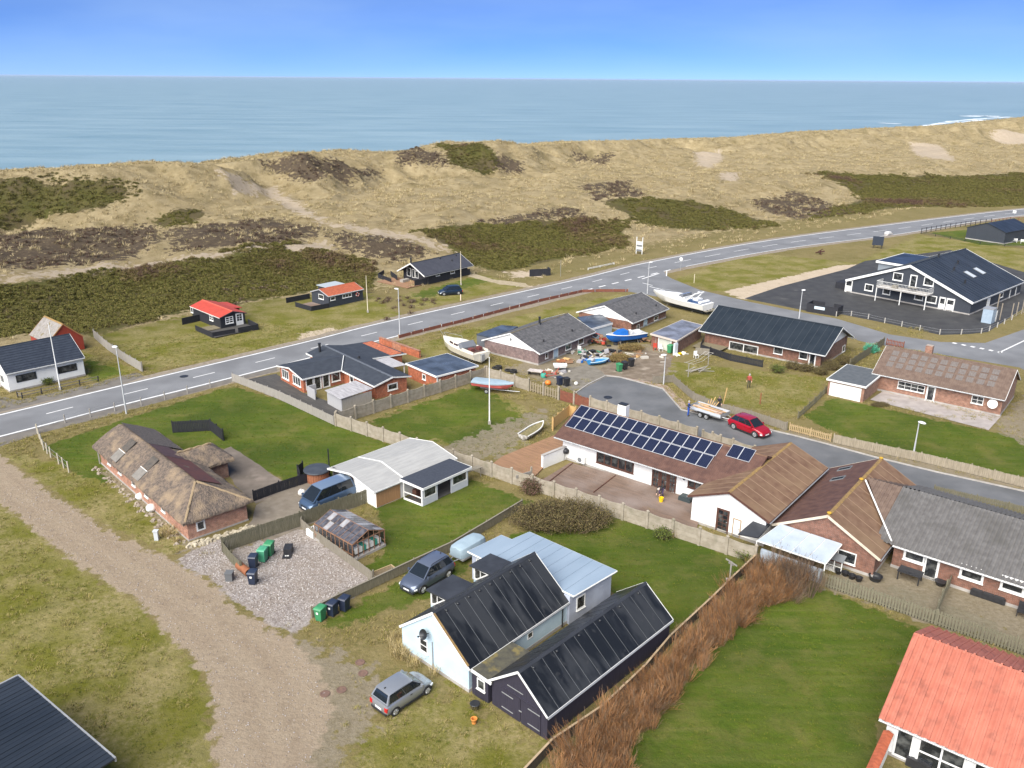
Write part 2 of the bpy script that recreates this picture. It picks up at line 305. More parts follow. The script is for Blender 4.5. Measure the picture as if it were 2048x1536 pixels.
def door(par,F,u,w,h,dm=white,fm=None,gl=None,z0=.02,glz=(.35,.9),panes=(1,1),name='door'):
    b = MB(); b.M = F; fm = fm or dm; x0,x1 = u-w/2,u+w/2
    b.box(x0-.07,x0,-.05,.02,z0,z0+h+.07,1); b.box(x1,x1+.07,-.05,.02,z0,z0+h+.07,1); b.box(x0,x1,-.05,.02,z0+h,z0+h+.07,1)
    if gl is None: b.box(x0+.004,x1-.004,-.03,.01,z0,z0+h-.004,0)
    else:
        ga,gb = z0+h*glz[0],z0+h*glz[1]; s = .09
        b.box(x0+.004,x0+s,-.03,.01,z0,z0+h-.004,0); b.box(x1-s,x1-.004,-.03,.01,z0,z0+h-.004,0); b.box(x0+s,x1-s,-.03,.01,z0,ga,0); b.box(x0+s,x1-s,-.03,.01,gb,z0+h-.004,0)
        for i in range(1,panes[0]): xm = x0+s+(w-2*s)*i/panes[0]; b.box(xm-.02,xm+.02,-.028,.008,ga,gb,0)
        for j in range(1,panes[1]): zm = ga+(gb-ga)*j/panes[1]; b.box(x0+s,x1-s,-.026,.006,zm-.02,zm+.02,0)
    o = b.build(name,[dm,fm],par)
    if gl is not None: p = MB(); p.M = F; p.box(x0+.09,x1-.09,-.012,.0,ga,gb); p.build('pane',gl,o)
    k = MB(); k.M = F; k.box(x1-.16,x1-.05,-.075,-.03,z0+h*.5-.015,z0+h*.5+.02); k.build('handle',galv,o)
    return o

# ---------------------------------------------------------------- gabled house
class House:
    def __init__(s,name,label,o,ang,L,W,he,hr,wall,og=.2,oe=.3,cat='house',gable=None,gtop=None,plinth=True,group=None,walls=True):
        s.o,s.a,s.L,s.W,s.he,s.hr,s.og,s.oe = o,R(ang),L,W,he,hr,og,oe
        s.t = thing(name,label,cat,(o[0],o[1],0),s.a,group); s.sl = (hr-he)/(W/2); s.hw = he+s.sl*oe-.05
        if walls:
            b = MB(); b.profx([(oe,0),(W-oe,0),(W-oe,s.hw),(W/2,hr-.06),(oe,s.hw)],og,L-og); b.build('wall',wall,s.t)
            if plinth: b = MB(); b.box(og-.03,L-og+.03,oe-.03,W-oe+.03,0,.22); b.build('plinth',concgrey,s.t)
        if gable:
            zg = gtop if gtop else s.hw
            for xa,xb in ((og-.03,og-.002),(L-og+.002,L-og+.03)):
                hwid = (hr-.06-zg)/s.sl
                b = MB(); b.profx([(W/2-hwid,zg),(W/2+hwid,zg),(W/2,hr-.06)],xa,xb); b.build('gable_cladding',gable,s.t)
        s.slen = math.hypot(W/2,hr-he); c,n = (W/2)/s.slen,(hr-he)/s.slen
        s.F = {'S': frame((og,oe,0),(1,0,0),(0,1,0),(0,0,1)),'E': frame((L-og,oe,0),(0,1,0),(-1,0,0),(0,0,1)),
               'N': frame((L-og,W-oe,0),(-1,0,0),(0,-1,0),(0,0,1)),'W': frame((og,W-oe,0),(0,-1,0),(1,0,0),(0,0,1)),
               0: frame((0,0,he),(1,0,0),(0,c,n),(0,-n,c)),1: frame((L,W,he),(-1,0,0),(0,-c,n),(0,n,c))}
        s.MW = Matrix.Translation((o[0],o[1],0)) @ Matrix.Rotation(s.a,4,'Z'); s.r = None
    def uv(s,face,px,py):                     # photo pixel -> (u, v) in a wall or roof frame
        F = (s.MW @ s.F[face]).inverted(); d = ray(px,py); p0 = F @ Vector((0,0,CAM_H)); p1 = F @ Vector((d[0],d[1],CAM_H+d[2])); k = 1 if isinstance(face,str) else 2
        t = -p0[k]/(p1[k]-p0[k]); q = p0+(p1-p0)*t
        return (q[0],q[2]) if k == 1 else (q[0],q[1])
    def local(s,px,py,z):
        x,y = g(px,py,z); q = s.MW.inverted() @ Vector((x,y,z)); return (q[0],q[1])
    def win(s,face,px,py,w,h,**k):
        u,z = s.uv(face,px,py); return window(s.t,s.F[face],u,z,w,h,**k)
    def dor(s,face,px,py,w,h,**k):
        u,z = s.uv(face,px,py); return door(s.t,s.F[face],u,w,h,**k)
    def roof(s,m,under=None,sheets=0,rows=1,sides=(0,1),gap=.03,sheetm=None,corr=None,seams=0,seamm=None,barge=white,fascia=white,ridge=None,gutter=True,th=.1,lap=.012,jit=.0,bargew=.16,name='roof',stripm=None):
        b = MB()
        for k in (0,1): b.M = s.F[k]; b.box(0,s.L,0,s.slen,-th,0)
        s.r = b.build(name,under or m,s.t)
        for k in sides:
            if sheets:
                sw = s.L/sheets; rh = s.slen/rows; base = MB(); base.box(gap/2,sw-gap/2,0.0,rh+(.03 if rows > 1 else -.02),.0,lap+.012); stripm and base.box(sw-gap/2-.05,sw-gap/2+.03,0,rh,lap+.013,lap+.024,1); me = base.mesh('roof_sheet',[sheetm or m,stripm] if stripm else (sheetm or m))
                for i in range(sheets):
                    for j in range(rows):
                        o = put('roof_sheet',me,s.r); M = s.F[k] @ Matrix.Translation((i*sw,j*rh+.005,.004+.002*((i*7+j) % 3)*(jit > 0))) @ Matrix.Rotation(-lap/rh if rows > 1 else 0,4,'X')
                        o.matrix_local = M
            if corr: s.corr(k,0,s.L,corr,sheetm or m)
            if seams:
                for i in range(1,seams):
                    x = s.L*i/seams; b = MB(); b.M = s.F[k]; b.box(x-.02,x+.02,0,s.slen,.0,.045); b.build('seam',seamm or m,s.r)
        if barge:
            for k in (0,1):
                for x0,x1 in ((-.035,-.002),(s.L+.002,s.L+.035)): b = MB(); b.M = s.F[k]; b.box(x0,x1,-.02,s.slen,-bargew,.035); b.build('barge_board',barge,s.r)
        if fascia:
            for k in (0,1): b = MB(); b.M = s.F[k]; b.box(0,s.L,-.035,-.002,-bargew,.01); b.build('fascia',fascia,s.r)
        if gutter:
            for k in (0,1):
                p = s.F[k] @ Vector((0,-.09,-.06)); q = s.F[k] @ Vector((s.L,-.09,-.06)); b = MB(); b.tube(p,q,.055,n=6); b.build('gutter',galv,s.r)
        if ridge:
            b = MB(); w = .14; b.profx([(s.W/2-w,s.hr-w*s.sl+.03),(s.W/2,s.hr+.02),(s.W/2+w,s.hr-w*s.sl+.03),(s.W/2+w,s.hr-w*s.sl+.055),(s.W/2,s.hr+.07),(s.W/2-w,s.hr-w*s.sl+.055)],0.0,s.L); b.build('ridge_cap',ridge,s.r)
        return s.r
    def corr(s,k,x0,x1,pa,m):
        pitch,amp = pa; n = max(2,int((x1-x0)/pitch*4)); b = MB(); b.M = s.F[k]
        b.add([(x0+(x1-x0)*i/n,v,.012+amp+amp*math.sin(2*math.pi*i/4.0+.4)) for v in (-.05,s.slen) for i in range(n+1)],[(i,i+1,n+2+i,n+1+i) for i in range(n)])
        b.build('corrugated_sheeting',m,s.r,smooth=60)
    def vent(s,k,px,py,r=.11,h=.32,m=None):
        x,v = s.uv(k,px,py); p = s.F[k] @ Vector((x,v,0)); b = MB(); b.tube((p[0],p[1],p[2]-.05),(p[0],p[1],p[2]+h),r*.7,n=10); b.tube((p[0],p[1],p[2]+h),(p[0],p[1],p[2]+h+.07),r*1.15,r*.7,n=10); b.build('roof_vent',m or black,s.r,smooth=40)
    def flue(s,k,px,py,h=.9,r=.11,m=None):
        x,v = s.uv(k,px,py); p = s.F[k] @ Vector((x,v,0)); b = MB(); b.tube((p[0],p[1],p[2]-.1),(p[0],p[1],p[2]+h),r,n=12); b.tube((p[0],p[1],p[2]+h+.03),(p[0],p[1],p[2]+h+.09),r*1.25,n=12); b.tube((p[0],p[1],p[2]-.05),(p[0],p[1],p[2]+.1),r*1.7,r*1.1,n=12); b.build('chimney_flue',m or darkmetal,s.r,smooth=40)
    def skylight(s,k,px,py,w,h,fm=None,gl=None):
        x,v = s.uv(k,px,py); b = MB(); b.M = s.F[k]; f = .07
        b.box(x-w/2,x-w/2+f,v-h/2,v+h/2,0,.09); b.box(x+w/2-f,x+w/2,v-h/2,v+h/2,0,.09); b.box(x-w/2+f,x+w/2-f,v-h/2,v-h/2+f,0,.09); b.box(x-w/2+f,x+w/2-f,v+h/2-f,v+h/2,0,.09)
        o = b.build('skylight',fm or darkmetal,s.r); p = MB(); p.M = s.F[k]; p.box(x-w/2+f,x+w/2-f,v-h/2+f,v+h/2-f,.03,.06); p.build('pane',gl or lampwhite,o)
def boards(par,F,u0,u1,z0,z1,m,bw=.14,gap=.012,th=.025,name='cladding',stuff=True,topf=None):
    """vertical boards on a wall frame, real gaps"""
    b = MB(); b.M = F; x = u0; k = 0
    while x < u1-.02:
        e = min(x+bw-gap,u1); b.box(x,e,-th-.004*(k % 2),-.003,z0,z1 if topf is None else topf((x+e)/2)); x += bw; k += 1
    o = b.build(name,m,par); o['kind'] = 'stuff'; return o

# ---------------------------------------------------------------- fences and walls
def seglen(a,b): return math.hypot(b[0]-a[0],b[1]-a[1])
def fence(name,label,pts,h,m,bw=.12,gap=.02,post=2.0,pm=None,th=.022,cap=None,parts=False,zb=.05,jit=.03,group=None,ph=.08,rails=True,pw=.09,cat='fence'):
    ox,oy = pts[0]; t = thing(name,label,cat,(ox,oy,0),0,group); r = random.Random(len(label)); pm = pm or m
    pme = MB(); pme.box(-pw/2,pw/2,-pw/2,pw/2,0,h+ph); pme = pme.mesh('post',pm); bme = None
    allb = MB()
    for a,b in zip(pts,pts[1:]):
        l = seglen(a,b); ang = math.atan2(b[1]-a[1],b[0]-a[0]); M = Matrix.Translation((a[0]-ox,a[1]-oy,0)) @ Matrix.Rotation(ang,4,'Z')
        n = max(1,round(l/post))
        for i in range(n+1):
            if i == n and (b != pts[-1]): continue
            o = put('post',pme,t); o.matrix_local = M @ Matrix.Translation((l*i/n,pw/2+th/2+.03,0))
        if rails:
            rb = MB(); rb.M = M
            for z in (h*.22,h*.8): rb.box(0,l,th/2+.002,th/2+.04,z-.045,z+.045)
            rb.build('rail',pm,t)
        if cap: cb = MB(); cb.M = M; cb.box(0,l,-.05,.07,h+.003,h+.035); cb.build('cap_rail',cap,t)
        x = 0
        allb.M = M
        while x < l-.02:
            hh = h+r.uniform(-jit,jit); wv = min(bw,l-x)*r.uniform(.94,1)
            if parts:
                if bme is None: q = MB(); q.box(0,bw*.97,-th/2,th/2,zb,h); bme = q.mesh('board',m)
                o = put('board',bme,t); o.matrix_local = M @ Matrix.Translation((x,r.uniform(-.006,.006),0)) @ Matrix.Diagonal((1,1,hh/h,1)) @ Matrix.Rotation(r.uniform(-.012,.012),4,'Y')
            else: allb.box(x,x+wv,-th/2+r.uniform(-.008,.008),th/2,zb,hh)
            x += bw+gap
    if not parts and allb.v: o = allb.build('boards',m,t); o['kind'] = 'stuff'
    return t
def concrete_wall(name,label,pts,h=1.35,bay=2.0,cat='wall',slabs=3,skip=(),group=None):
    ox,oy = pts[0]; t = thing(name,label,cat,(ox,oy,0),0,group)
    p = MB(); p.box(-.10,.10,-.10,.10,0,h+.12); p.lathe([(.0,h+.10),(.15,h+.12),(.15,h+.17),(.02,h+.24)],n=4,c=(0,0,0)); pme = p.mesh('post',concrete)
    sme = {}
    for a,b in zip(pts,pts[1:]):
        l = seglen(a,b); n = max(1,round(l/bay)); bl = l/n; ang = math.atan2(b[1]-a[1],b[0]-a[0]); M = Matrix.Translation((a[0]-ox,a[1]-oy,0)) @ Matrix.Rotation(ang,4,'Z')
        key = round(bl,3)
        if key not in sme:
            sh = h*.86/slabs; q = MB(); q.box(.105,bl-.105,-.03,.03,0,sh-.012); q.box(.16,bl-.16,-.038,.038,.03,sh-.05)
            top = MB(); arc = [(.105,0),(bl-.105,0)]+[(bl-.105-(bl-.21)*i/10,h*.14+(-.10+.10*abs(1-i/5.0)**1.6+(.02))) for i in range(11)]
            nn = len(arc); top.add([(x,-.03,z) for x,z in arc]+[(x,.03,z) for x,z in arc],[tuple(range(nn)),tuple(range(nn,2*nn))[::-1]]+[(i,nn+i,nn+(i+1) % nn,(i+1) % nn) for i in range(nn)])
            sme[key] = (q.mesh('concrete_panel',concrete),top.mesh('curved_top_panel',concrete),sh)
        qm,tm,sh = sme[key]
        for i in range(n+1):
            if i < n or b == pts[-1]: o = put('post',pme,t); o.matrix_local = M @ Matrix.Translation((bl*i,0,0))
            if i < n and i not in skip:
                for k in range(slabs): o = put('concrete_panel',qm,t); o.matrix_local = M @ Matrix.Translation((bl*i,0,.02+k*sh))
                o = put('curved_top_panel',tm,t); o.matrix_local = M @ Matrix.Translation((bl*i,0,.02+slabs*sh))
    return t
def deck(name,label,poly,m,z=.16,pw=.14,ang=0.0,cat='deck',gap=.01):
    """planks cut to a convex polygon"""
    c = poly[0]; t = thing(name,label,cat,(c[0],c[1],0),ang); Mi = Matrix.Rotation(-ang,2)
    P = [Mi @ Vector((p[0]-c[0],p[1]-c[1])) for p in poly]; y = min(p.y for p in P); y1 = max(p.y for p in P); b = MB(); r = random.Random(3)
    while y < y1-.03:
        yy = y+pw/2; xs = []
        for p,q in zip(P,P[1:]+P[:1]):
            if (p.y-yy)*(q.y-yy) < 0: xs.append(p.x+(q.x-p.x)*(yy-p.y)/(q.y-p.y))
        if len(xs) >= 2: b.box(min(xs),max(xs),y,y+pw-gap,z-.03,z+r.uniform(-.003,.003))
        y += pw
    o = b.build('planks',m,t); o['kind'] = 'stuff'
    e = MB()
    for p,q in zip(P,P[1:]+P[:1]):
        d = (q-p); l = d.length; e.M = Matrix.Translation((p.x,p.y,0)) @ Matrix.Rotation(math.atan2(d.y,d.x),4,'Z'); e.box(0,l,-.03,-.004,0,z)
    e.build('edge_board',m,t); return t
# ---------------------------------------------------------------- ground, dunes, sea
def pip(X,Y,P):
    ins = np.zeros(X.shape,bool); n = len(P)
    for i in range(n):
        x0,y0 = P[i]; x1,y1 = P[(i+1) % n]
        c = (y0 > Y) != (y1 > Y); xx = (x1-x0)*(Y-y0)/((y1-y0) or 1e-9)+x0; ins ^= c & (X < xx)
    return ins
def sdist(X,Y,P):                                # + inside, metres
    d = np.full(X.shape,1e9); n = len(P)
    for i in range(n):
        x0,y0 = P[i]; x1,y1 = P[(i+1) % n]; dx,dy = x1-x0,y1-y0
        t = np.clip(((X-x0)*dx+(Y-y0)*dy)/(dx*dx+dy*dy+1e-9),0,1); d = np.minimum(d,np.hypot(X-x0-t*dx,Y-y0-t*dy))
    return np.where(pip(X,Y,P),d,-d)
def G(px): return [g(*q) for q in px]
def GT(px): return [gt(*q) for q in px]
def catmull(P,n=6):
    out = []; P = [P[0]]+list(P)+[P[-1]]
    for i in range(1,len(P)-2):
        p0,p1,p2,p3 = [np.array(q,float) for q in P[i-1:i+3]]
        for k in range(n):
            t = k/n; out.append(tuple(.5*(2*p1+(p2-p0)*t+(2*p0-5*p1+4*p2-p3)*t*t+(3*p1-p0-3*p2+p3)*t**3)))
    return out+[tuple(P[-2])]
def axis(a,b,segs):
    out = [a]
    while out[-1] < b:
        v = out[-1]; st = next(s for lim,s in segs if v < lim); out.append(v+st)
    return np.array(out)
gx = axis(-520,900,[(-260,6),(-130,1.6),(-75,.9),(78,.6),(140,.9),(330,1.8),(901,6)])
gy = axis(-60,820,[(18,6),(150,.6),(240,.85),(330,1.3),(560,2.6),(821,6)])
GX,GY = np.meshgrid(gx,gy); shp = GX.shape; GX = GX.ravel(); GY = GY.ravel()
GZ = height(GX,GY)
masks = dict(lawn=[],mid=[],dirt=[],sand=[],heath=[],scrub=[],gravel=[],shingle=[])
def mk(a,px,f=G,w=.6): masks[a].append((f(px),w))
mk('lawn',[(88,893),(250,838),(465,772),(600,812),(700,856),(800,898),(720,935),(650,958),(570,962),(430,890),(300,930),(205,965),(135,940)])
mk('lawn',[(740,843),(955,768),(1055,838),(960,890),(900,893),(880,880),(800,888)],w=1.5)
mk('mid',[(740,845),(955,768),(1100,838),(1030,905),(960,920),(880,890)],w=1)
mk('lawn',[(752,1015),(930,955),(1065,1005),(800,1150),(715,1142),(770,1105)])
mk('lawn',[(1030,1065),(1120,1060),(1230,1035),(1500,1122),(1475,1160),(1330,1270),(1230,1180),(1000,1085)])
mk('lawn',[(640,1245),(905,1112),(950,1115),(900,1180),(790,1215),(700,1250)],w=1)
mk('lawn',[(1500,1195),(1640,1175),(1850,1262),(1760,1430),(1740,1600),(1180,1600),(1380,1350)])
mk('lawn',[(1668,796),(1975,862),(2060,880),(2060,960),(1700,880),(1605,832)])
mk('lawn',[(1860,466),(1980,455),(2060,475),(2060,492),(1960,490)])
mk('lawn',[(1768,1168),(1860,1190),(1850,1215),(1790,1195)],w=.4); mk('lawn',[(1880,1205),(2000,1245),(1990,1265),(1875,1225)],w=.4)
mk('mid',[(1335,722),(1660,757),(1592,832),(1440,806),(1330,765)],w=1)
mk('mid',[(185,672),(520,600),(740,582),(800,632),(560,698),(290,742)],w=2)
mk('mid',[(800,592),(960,548),(1050,572),(840,618)],w=1.5); mk('lawn',[(820,588),(960,552),(985,560),(850,598)],w=2)
mk('mid',[(-300,990),(0,1010),(45,1040),(157,1130),(272,1200),(335,1266),(401,1336),(428,1402),(424,1600),(-300,1600)],w=1)
mk('mid',[(0,905),(200,940),(350,1050),(375,1090),(340,1110),(180,1030)],w=.8)
mk('mid',[(740,1440),(860,1370),(1100,1490),(1080,1600),(640,1600)],w=2.5)
mk('dirt',[(300,905),(205,930),(210,950),(372,1088),(385,1095),(378,1080)],w=.5)
mk('mid',[(160,702),(280,740),(200,770),(165,760)],w=.8); mk('lawn',[(170,715),(250,745),(180,765)],w=1)
mk('mid',[(800,700),(1000,640),(1240,588),(1290,600),(1150,640),(1000,680),(880,720)],w=1)
mk('mid',[(1345,560),(1480,595),(1690,535),(1840,470),(2060,500),(2060,560),(1500,505)],w=2)
mk('dirt',[(560,1270),(640,1290),(720,1325),(765,1400),(745,1450),(690,1500),(660,1600),(560,1600),(540,1300)],w=1.6)
mk('dirt',[(870,900),(1000,850),(1085,818),(1105,838),(1020,910),(950,920)],w=1.2)
mk('dirt',[(1130,690),(1330,690),(1345,745),(1290,765),(1120,778),(1010,735),(1080,720)],w=1)
mk('dirt',[(1640,1165),(1760,1120),(2060,1215),(2060,1310),(1650,1175)],w=.5)
mk('dirt',[(1560,855),(1840,915),(2060,965),(2060,990),(1560,868)],w=.8)
mk('dirt',[(350,1112),(440,1072),(600,1020),(640,1040),(470,1110),(450,1180),(400,1160)],w=1)
mk('dirt',[(1990,850),(2060,780),(2060,900),(2010,870)],w=.8)
mk('sand',[(1445,583),(1675,531),(1760,527),(1700,545),(1490,600)],w=.5)
mk('sand',[(600,668),(660,655),(690,668),(640,684),(600,690)],w=.8)
mk('sand',[(1040,573),(1090,570),(1140,560),(1060,580)],w=1)
for px in ([(438,342),(470,350),(500,372),(545,374),(575,392),(600,408),(650,440),(640,448),(590,425),(560,408),(530,388),(470,388),(462,365)],
           [(640,443),(720,455),(800,468),(880,492),(900,505),(870,497),(790,475),(700,460),(645,450)],
           [(1390,303),(1440,298),(1445,318),(1420,335),(1395,330)],[(1440,348),(1475,345),(1475,362),(1445,360)],[(1820,285),(1880,290),(1910,322),(1860,318),(1830,305)],
           [(1980,270),(2060,265),(2060,290),(2000,285)],[(560,488),(650,482),(660,500),(600,508),(565,502)],[(1015,545),(1080,541),(1085,553),(1030,556)],[(0,555),(200,528),(430,508),(550,490),(550,496),(430,516),(210,540),(0,566)]):
    mk('sand',px,GT,2.2)
for px in ([(-300,470),(-100,468),(0,465),(150,462),(310,452),(330,480),(240,522),(100,535),(-300,580)],[(330,462),(450,447),(560,440),(650,462),(560,487),(350,505)],[(1500,400),(1590,383),(1640,400),(1720,425),(1600,440),(1520,418)],
           [(1165,372),(1260,362),(1295,392),(1190,402)],[(960,442),(1150,418),(1165,428),(1000,452)],[(660,465),(760,470),(860,505),(800,525),(680,500)],[(1150,306),(1225,308),(1205,330),(1150,322)],[(1000,310),(1045,325),(1040,345),(985,340)],[(760,300),(850,302),(900,330),(800,330)],[(520,320),(640,322),(760,345),(640,360),(560,350)]):
    mk('heath',px,GT,2.5)
for px in ([(-300,590),(0,572),(210,545),(430,518),(560,498),(650,506),(720,525),(760,545),(740,585),(700,580),(620,585),(520,600),(380,622),(190,672),(60,668),(-300,690)],
           [(838,462),(1000,450),(1130,440),(1240,448),(1255,488),(1150,512),(1000,545),(935,532),(900,500)],[(-200,365),(0,360),(120,370),(230,365),(268,378),(200,420),(80,440),(-200,445)],[(1200,402),(1370,400),(1480,425),(1560,452),(1400,462),(1270,442)],
           [(1620,350),(1760,350),(1800,383),(1720,392)],[(1750,352),(2060,345),(2060,412),(1800,415),(1620,440),(1720,400)],[(880,290),(930,290),(1010,335),(960,345),(900,325)],[(300,440),(400,420),(415,432),(330,455)],[(430,500),(560,490),(700,530),(520,560)]):
    mk('scrub',px,GT,2.0)  # dark right-facing flank of the knoll gets its shade as scrub colour here
ta = catmull(G([(-140,905),(-60,955),(0,1007),(45,1038),(100,1085),(157,1129),(215,1165),(272,1199),(335,1265),(378,1305),(401,1336),(420,1370),(427,1405),(426,1450),(424,1490),(436,1560),(440,1640)]),4)
tb = catmull(G([(-60,860),(0,912),(50,950),(100,985),(160,1025),(225,1066),(290,1098),(335,1118),(380,1140),(420,1158),(455,1200),(520,1245),(575,1275),(612,1310),(640,1350),(658,1395),(660,1435),(645,1480),(622,1530),(610,1640)]),4)
masks['gravel'].append((ta+tb[::-1],.9))
mk('shingle',[(447,1108),(600,1055),(620,1062),(742,1152),(735,1180),(628,1232),(600,1262),(578,1264),(530,1240),(470,1204),(425,1160),(345,1122),(440,1070),(490,1060)],w=.5)
attrs = {}
for a,L_ in masks.items():
    v = np.zeros(GX.shape,np.float32)
    for P,wd in L_:
        xs = [p[0] for p in P]; ys = [p[1] for p in P]; k = np.where((GX > min(xs)-4*wd) & (GX < max(xs)+4*wd) & (GY > min(ys)-4*wd) & (GY < max(ys)+4*wd))[0]
        v[k] = np.maximum(v[k],np.clip(.5+sdist(GX[k],GY[k],P)/(2*wd),0,1))
    attrs[a] = v
TT = GX*CN[0]+GY*CN[1]
ctr = [((a[0]+c[0])/2,(a[1]+c[1])/2) for a,c in zip(ta,tb)]; rut = np.zeros(GX.shape,np.float32); k = np.where(attrs['gravel'] > .4)[0]; dd = np.full(len(k),99.0)
for p,q in zip(ctr,ctr[1:]):
    dx,dy = q[0]-p[0],q[1]-p[1]; t = np.clip(((GX[k]-p[0])*dx+(GY[k]-p[1])*dy)/(dx*dx+dy*dy),0,1); dd = np.minimum(dd,np.hypot(GX[k]-p[0]-t*dx,GY[k]-p[1]-t*dy))
rut[k] = np.exp(-((dd-.95)/.38)**2); attrs['rut'] = rut
attrs['dune'] = sst(112,136,TT).astype(np.float32)
ny_,nx_ = shp
ii = (np.arange(ny_-1)[:,None]*nx_+np.arange(nx_-1)[None,:]).ravel(); nf = len(ii)
quads = np.stack([ii,ii+1,ii+nx_+1,ii+nx_],1); fm = {a: v[quads].mean(1) for a,v in attrs.items()}
kindf = np.zeros(nf,int); kindf[fm['dune'] > .5] = 1; kindf[fm['lawn'] > .5] = 2; kindf[fm['shingle'] > .5] = 3; kindf[fm['gravel'] > .5] = 4
def ground_piece(name,sel,m):
    q = quads[sel]; uq,inv = np.unique(q,return_inverse=True); me = bpy.data.meshes.new(name); me.vertices.add(len(uq)); me.vertices.foreach_set('co',np.stack([GX[uq],GY[uq],GZ[uq]],1).ravel().astype(np.float32)); nf = len(q)
    me.loops.add(nf*4); me.loops.foreach_set('vertex_index',inv.ravel().astype(np.int32)); me.polygons.add(nf); me.polygons.foreach_set('loop_start',np.arange(0,nf*4,4,dtype=np.int32)); me.update(calc_edges=True); me.polygons.foreach_set('use_smooth',np.ones(nf,bool))
    for a,v in attrs.items(): me.attributes.new(a,'FLOAT','POINT').data.foreach_set('value',v[uq].astype(np.float32))
    me.materials.append(m); return put(name,me,kind='structure')
def groundmat():
    m = bpy.data.materials.new('ground_cover'); m.use_nodes = True; nt = m.node_tree; L = nt.links.new; b = nt.nodes['Principled BSDF']; b.inputs['Roughness'].default_value = .95; b.inputs['Specular IOR Level'].default_value = .15
    tc = nod(nt,'ShaderNodeTexCoord')
    def noise(sc,det=6,lo=.35,hi=.65,dist=0.0,rough=.6):
        n = nod(nt,'ShaderNodeTexNoise'); n.inputs['Scale'].default_value = sc; n.inputs['Detail'].default_value = det; n.inputs['Distortion'].default_value = dist; n.inputs['Roughness'].default_value = rough; L(tc.outputs['Object'],n.inputs[0])
        r = nod(nt,'ShaderNodeMapRange'); r.inputs[1].default_value = lo; r.inputs[2].default_value = hi; L(n.outputs[0],r.inputs[0]); return r.outputs[0]
    def mix(f,a,c):
        x = nod(nt,'ShaderNodeMix',data_type='RGBA')
        if isinstance(f,float): x.inputs[0].default_value = f
        else: L(f,x.inputs[0])
        for i,q in ((6,a),(7,c)):
            if isinstance(q,tuple): x.inputs[i].default_value = (*q,1)
            else: L(q,x.inputs[i])
        return x.outputs[2]
    def math_(op,a,c):
        x = nod(nt,'ShaderNodeMath',operation=op)
        for i,q in ((0,a),(1,c)):
            if isinstance(q,(int,float)): x.inputs[i].default_value = q
            else: L(q,x.inputs[i])
        return x.outputs[0]
    big = noise(.11,5); med = noise(.55,6); fine = noise(3.2,5); vf = noise(11,3,.3,.7); edge = noise(.9,6,.3,.7); patch = noise(.25,5,.42,.6)
    def attr(a,k=.9):
        x = nod(nt,'ShaderNodeAttribute',attribute_name=a); gt_ = nod(nt,'ShaderNodeMath',operation='MULTIPLY',use_clamp=True); L(x.outputs['Fac'],gt_.inputs[0]); gt_.inputs[1].default_value = 6; s = math_('ADD',x.outputs['Fac'],math_('MULTIPLY',math_('MULTIPLY',math_('SUBTRACT',edge,.5),k),gt_.outputs[0])); r = nod(nt,'ShaderNodeMapRange',interpolation_type='SMOOTHSTEP'); r.inputs[1].default_value = .38; r.inputs[2].default_value = .62
        L(s,r.inputs[0]); return r.outputs[0]
    dry = mix(fine,mix(med,(.185,.145,.058),(.25,.20,.095)),mix(big,(.115,.108,.03),(.21,.17,.075)))
    dune = mix(fine,mix(patch,(.44,.355,.205),(.33,.26,.135)),mix(med,(.50,.41,.25),(.29,.225,.12)))
    dune = mix(math_('MULTIPLY',big,.4),dune,(.20,.155,.068)); dune = mix(math_('MULTIPLY',noise(.16,7,.5,.66,.6),.55),dune,(.155,.125,.055))
    col = mix(attr('dune',.6),dry,dune)
    mid = mix(fine,mix(med,(.115,.118,.018),(.185,.165,.045)),mix(patch,(.135,.135,.016),(.29,.24,.115)))
    mid = mix(math_('MULTIPLY',noise(.2,7,.5,.66),.5),mid,(.32,.26,.125)); mid = mix(math_('MULTIPLY',noise(.4,6,.56,.7),.4),mid,(.085,.095,.016))
    col = mix(attr('mid'),col,mid)
    lawn = mix(fine,mix(med,(.072,.118,.010),(.112,.148,.014)),mix(patch,(.068,.105,.009),(.125,.13,.022)))
    smp = nod(nt,'ShaderNodeMapping'); smp.inputs['Rotation'].default_value = (0,0,R(35)); smp.inputs['Scale'].default_value = (.18,1.3,1); L(tc.outputs['Object'],smp.inputs[0]); sn = nod(nt,'ShaderNodeTexNoise'); sn.inputs['Scale'].default_value = 1.1; sn.inputs['Detail'].default_value = 5; L(smp.outputs[0],sn.inputs[0])
    sr = nod(nt,'ShaderNodeMapRange'); sr.inputs[1].default_value = .45; sr.inputs[2].default_value = .68; sr.inputs[4].default_value = .8; L(sn.outputs[0],sr.inputs[0]); lawn = mix(sr.outputs[0],lawn,(.135,.145,.035))
    lawn = mix(math_('MULTIPLY',math_('SUBTRACT',1.0,big),.75),lawn,(.036,.066,.007)); lawn = mix(math_('MULTIPLY',noise(.33,6,.52,.72),.55),lawn,(.175,.15,.05))
    col = mix(attr('lawn',.7),col,lawn)
    dirt = mix(vf,mix(med,(.25,.21,.155),(.19,.155,.105)),mix(fine,(.31,.27,.21),(.20,.165,.115)))
    col = mix(math_('MULTIPLY',attr('dirt',1.2),.85),col,dirt)
    gr = mix(vf,mix(med,(.335,.27,.195),(.31,.245,.175)),mix(fine,(.36,.295,.22),(.28,.22,.155)))
    rt_ = nod(nt,'ShaderNodeAttribute',attribute_name='rut'); gr = mix(math_('MULTIPLY',math_('MULTIPLY',rt_.outputs['Fac'],edge),.7),gr,(.20,.15,.105)); gr = mix(math_('MULTIPLY',patch,.28),gr,(.28,.215,.155))
    col = mix(attr('gravel',.75),col,gr)
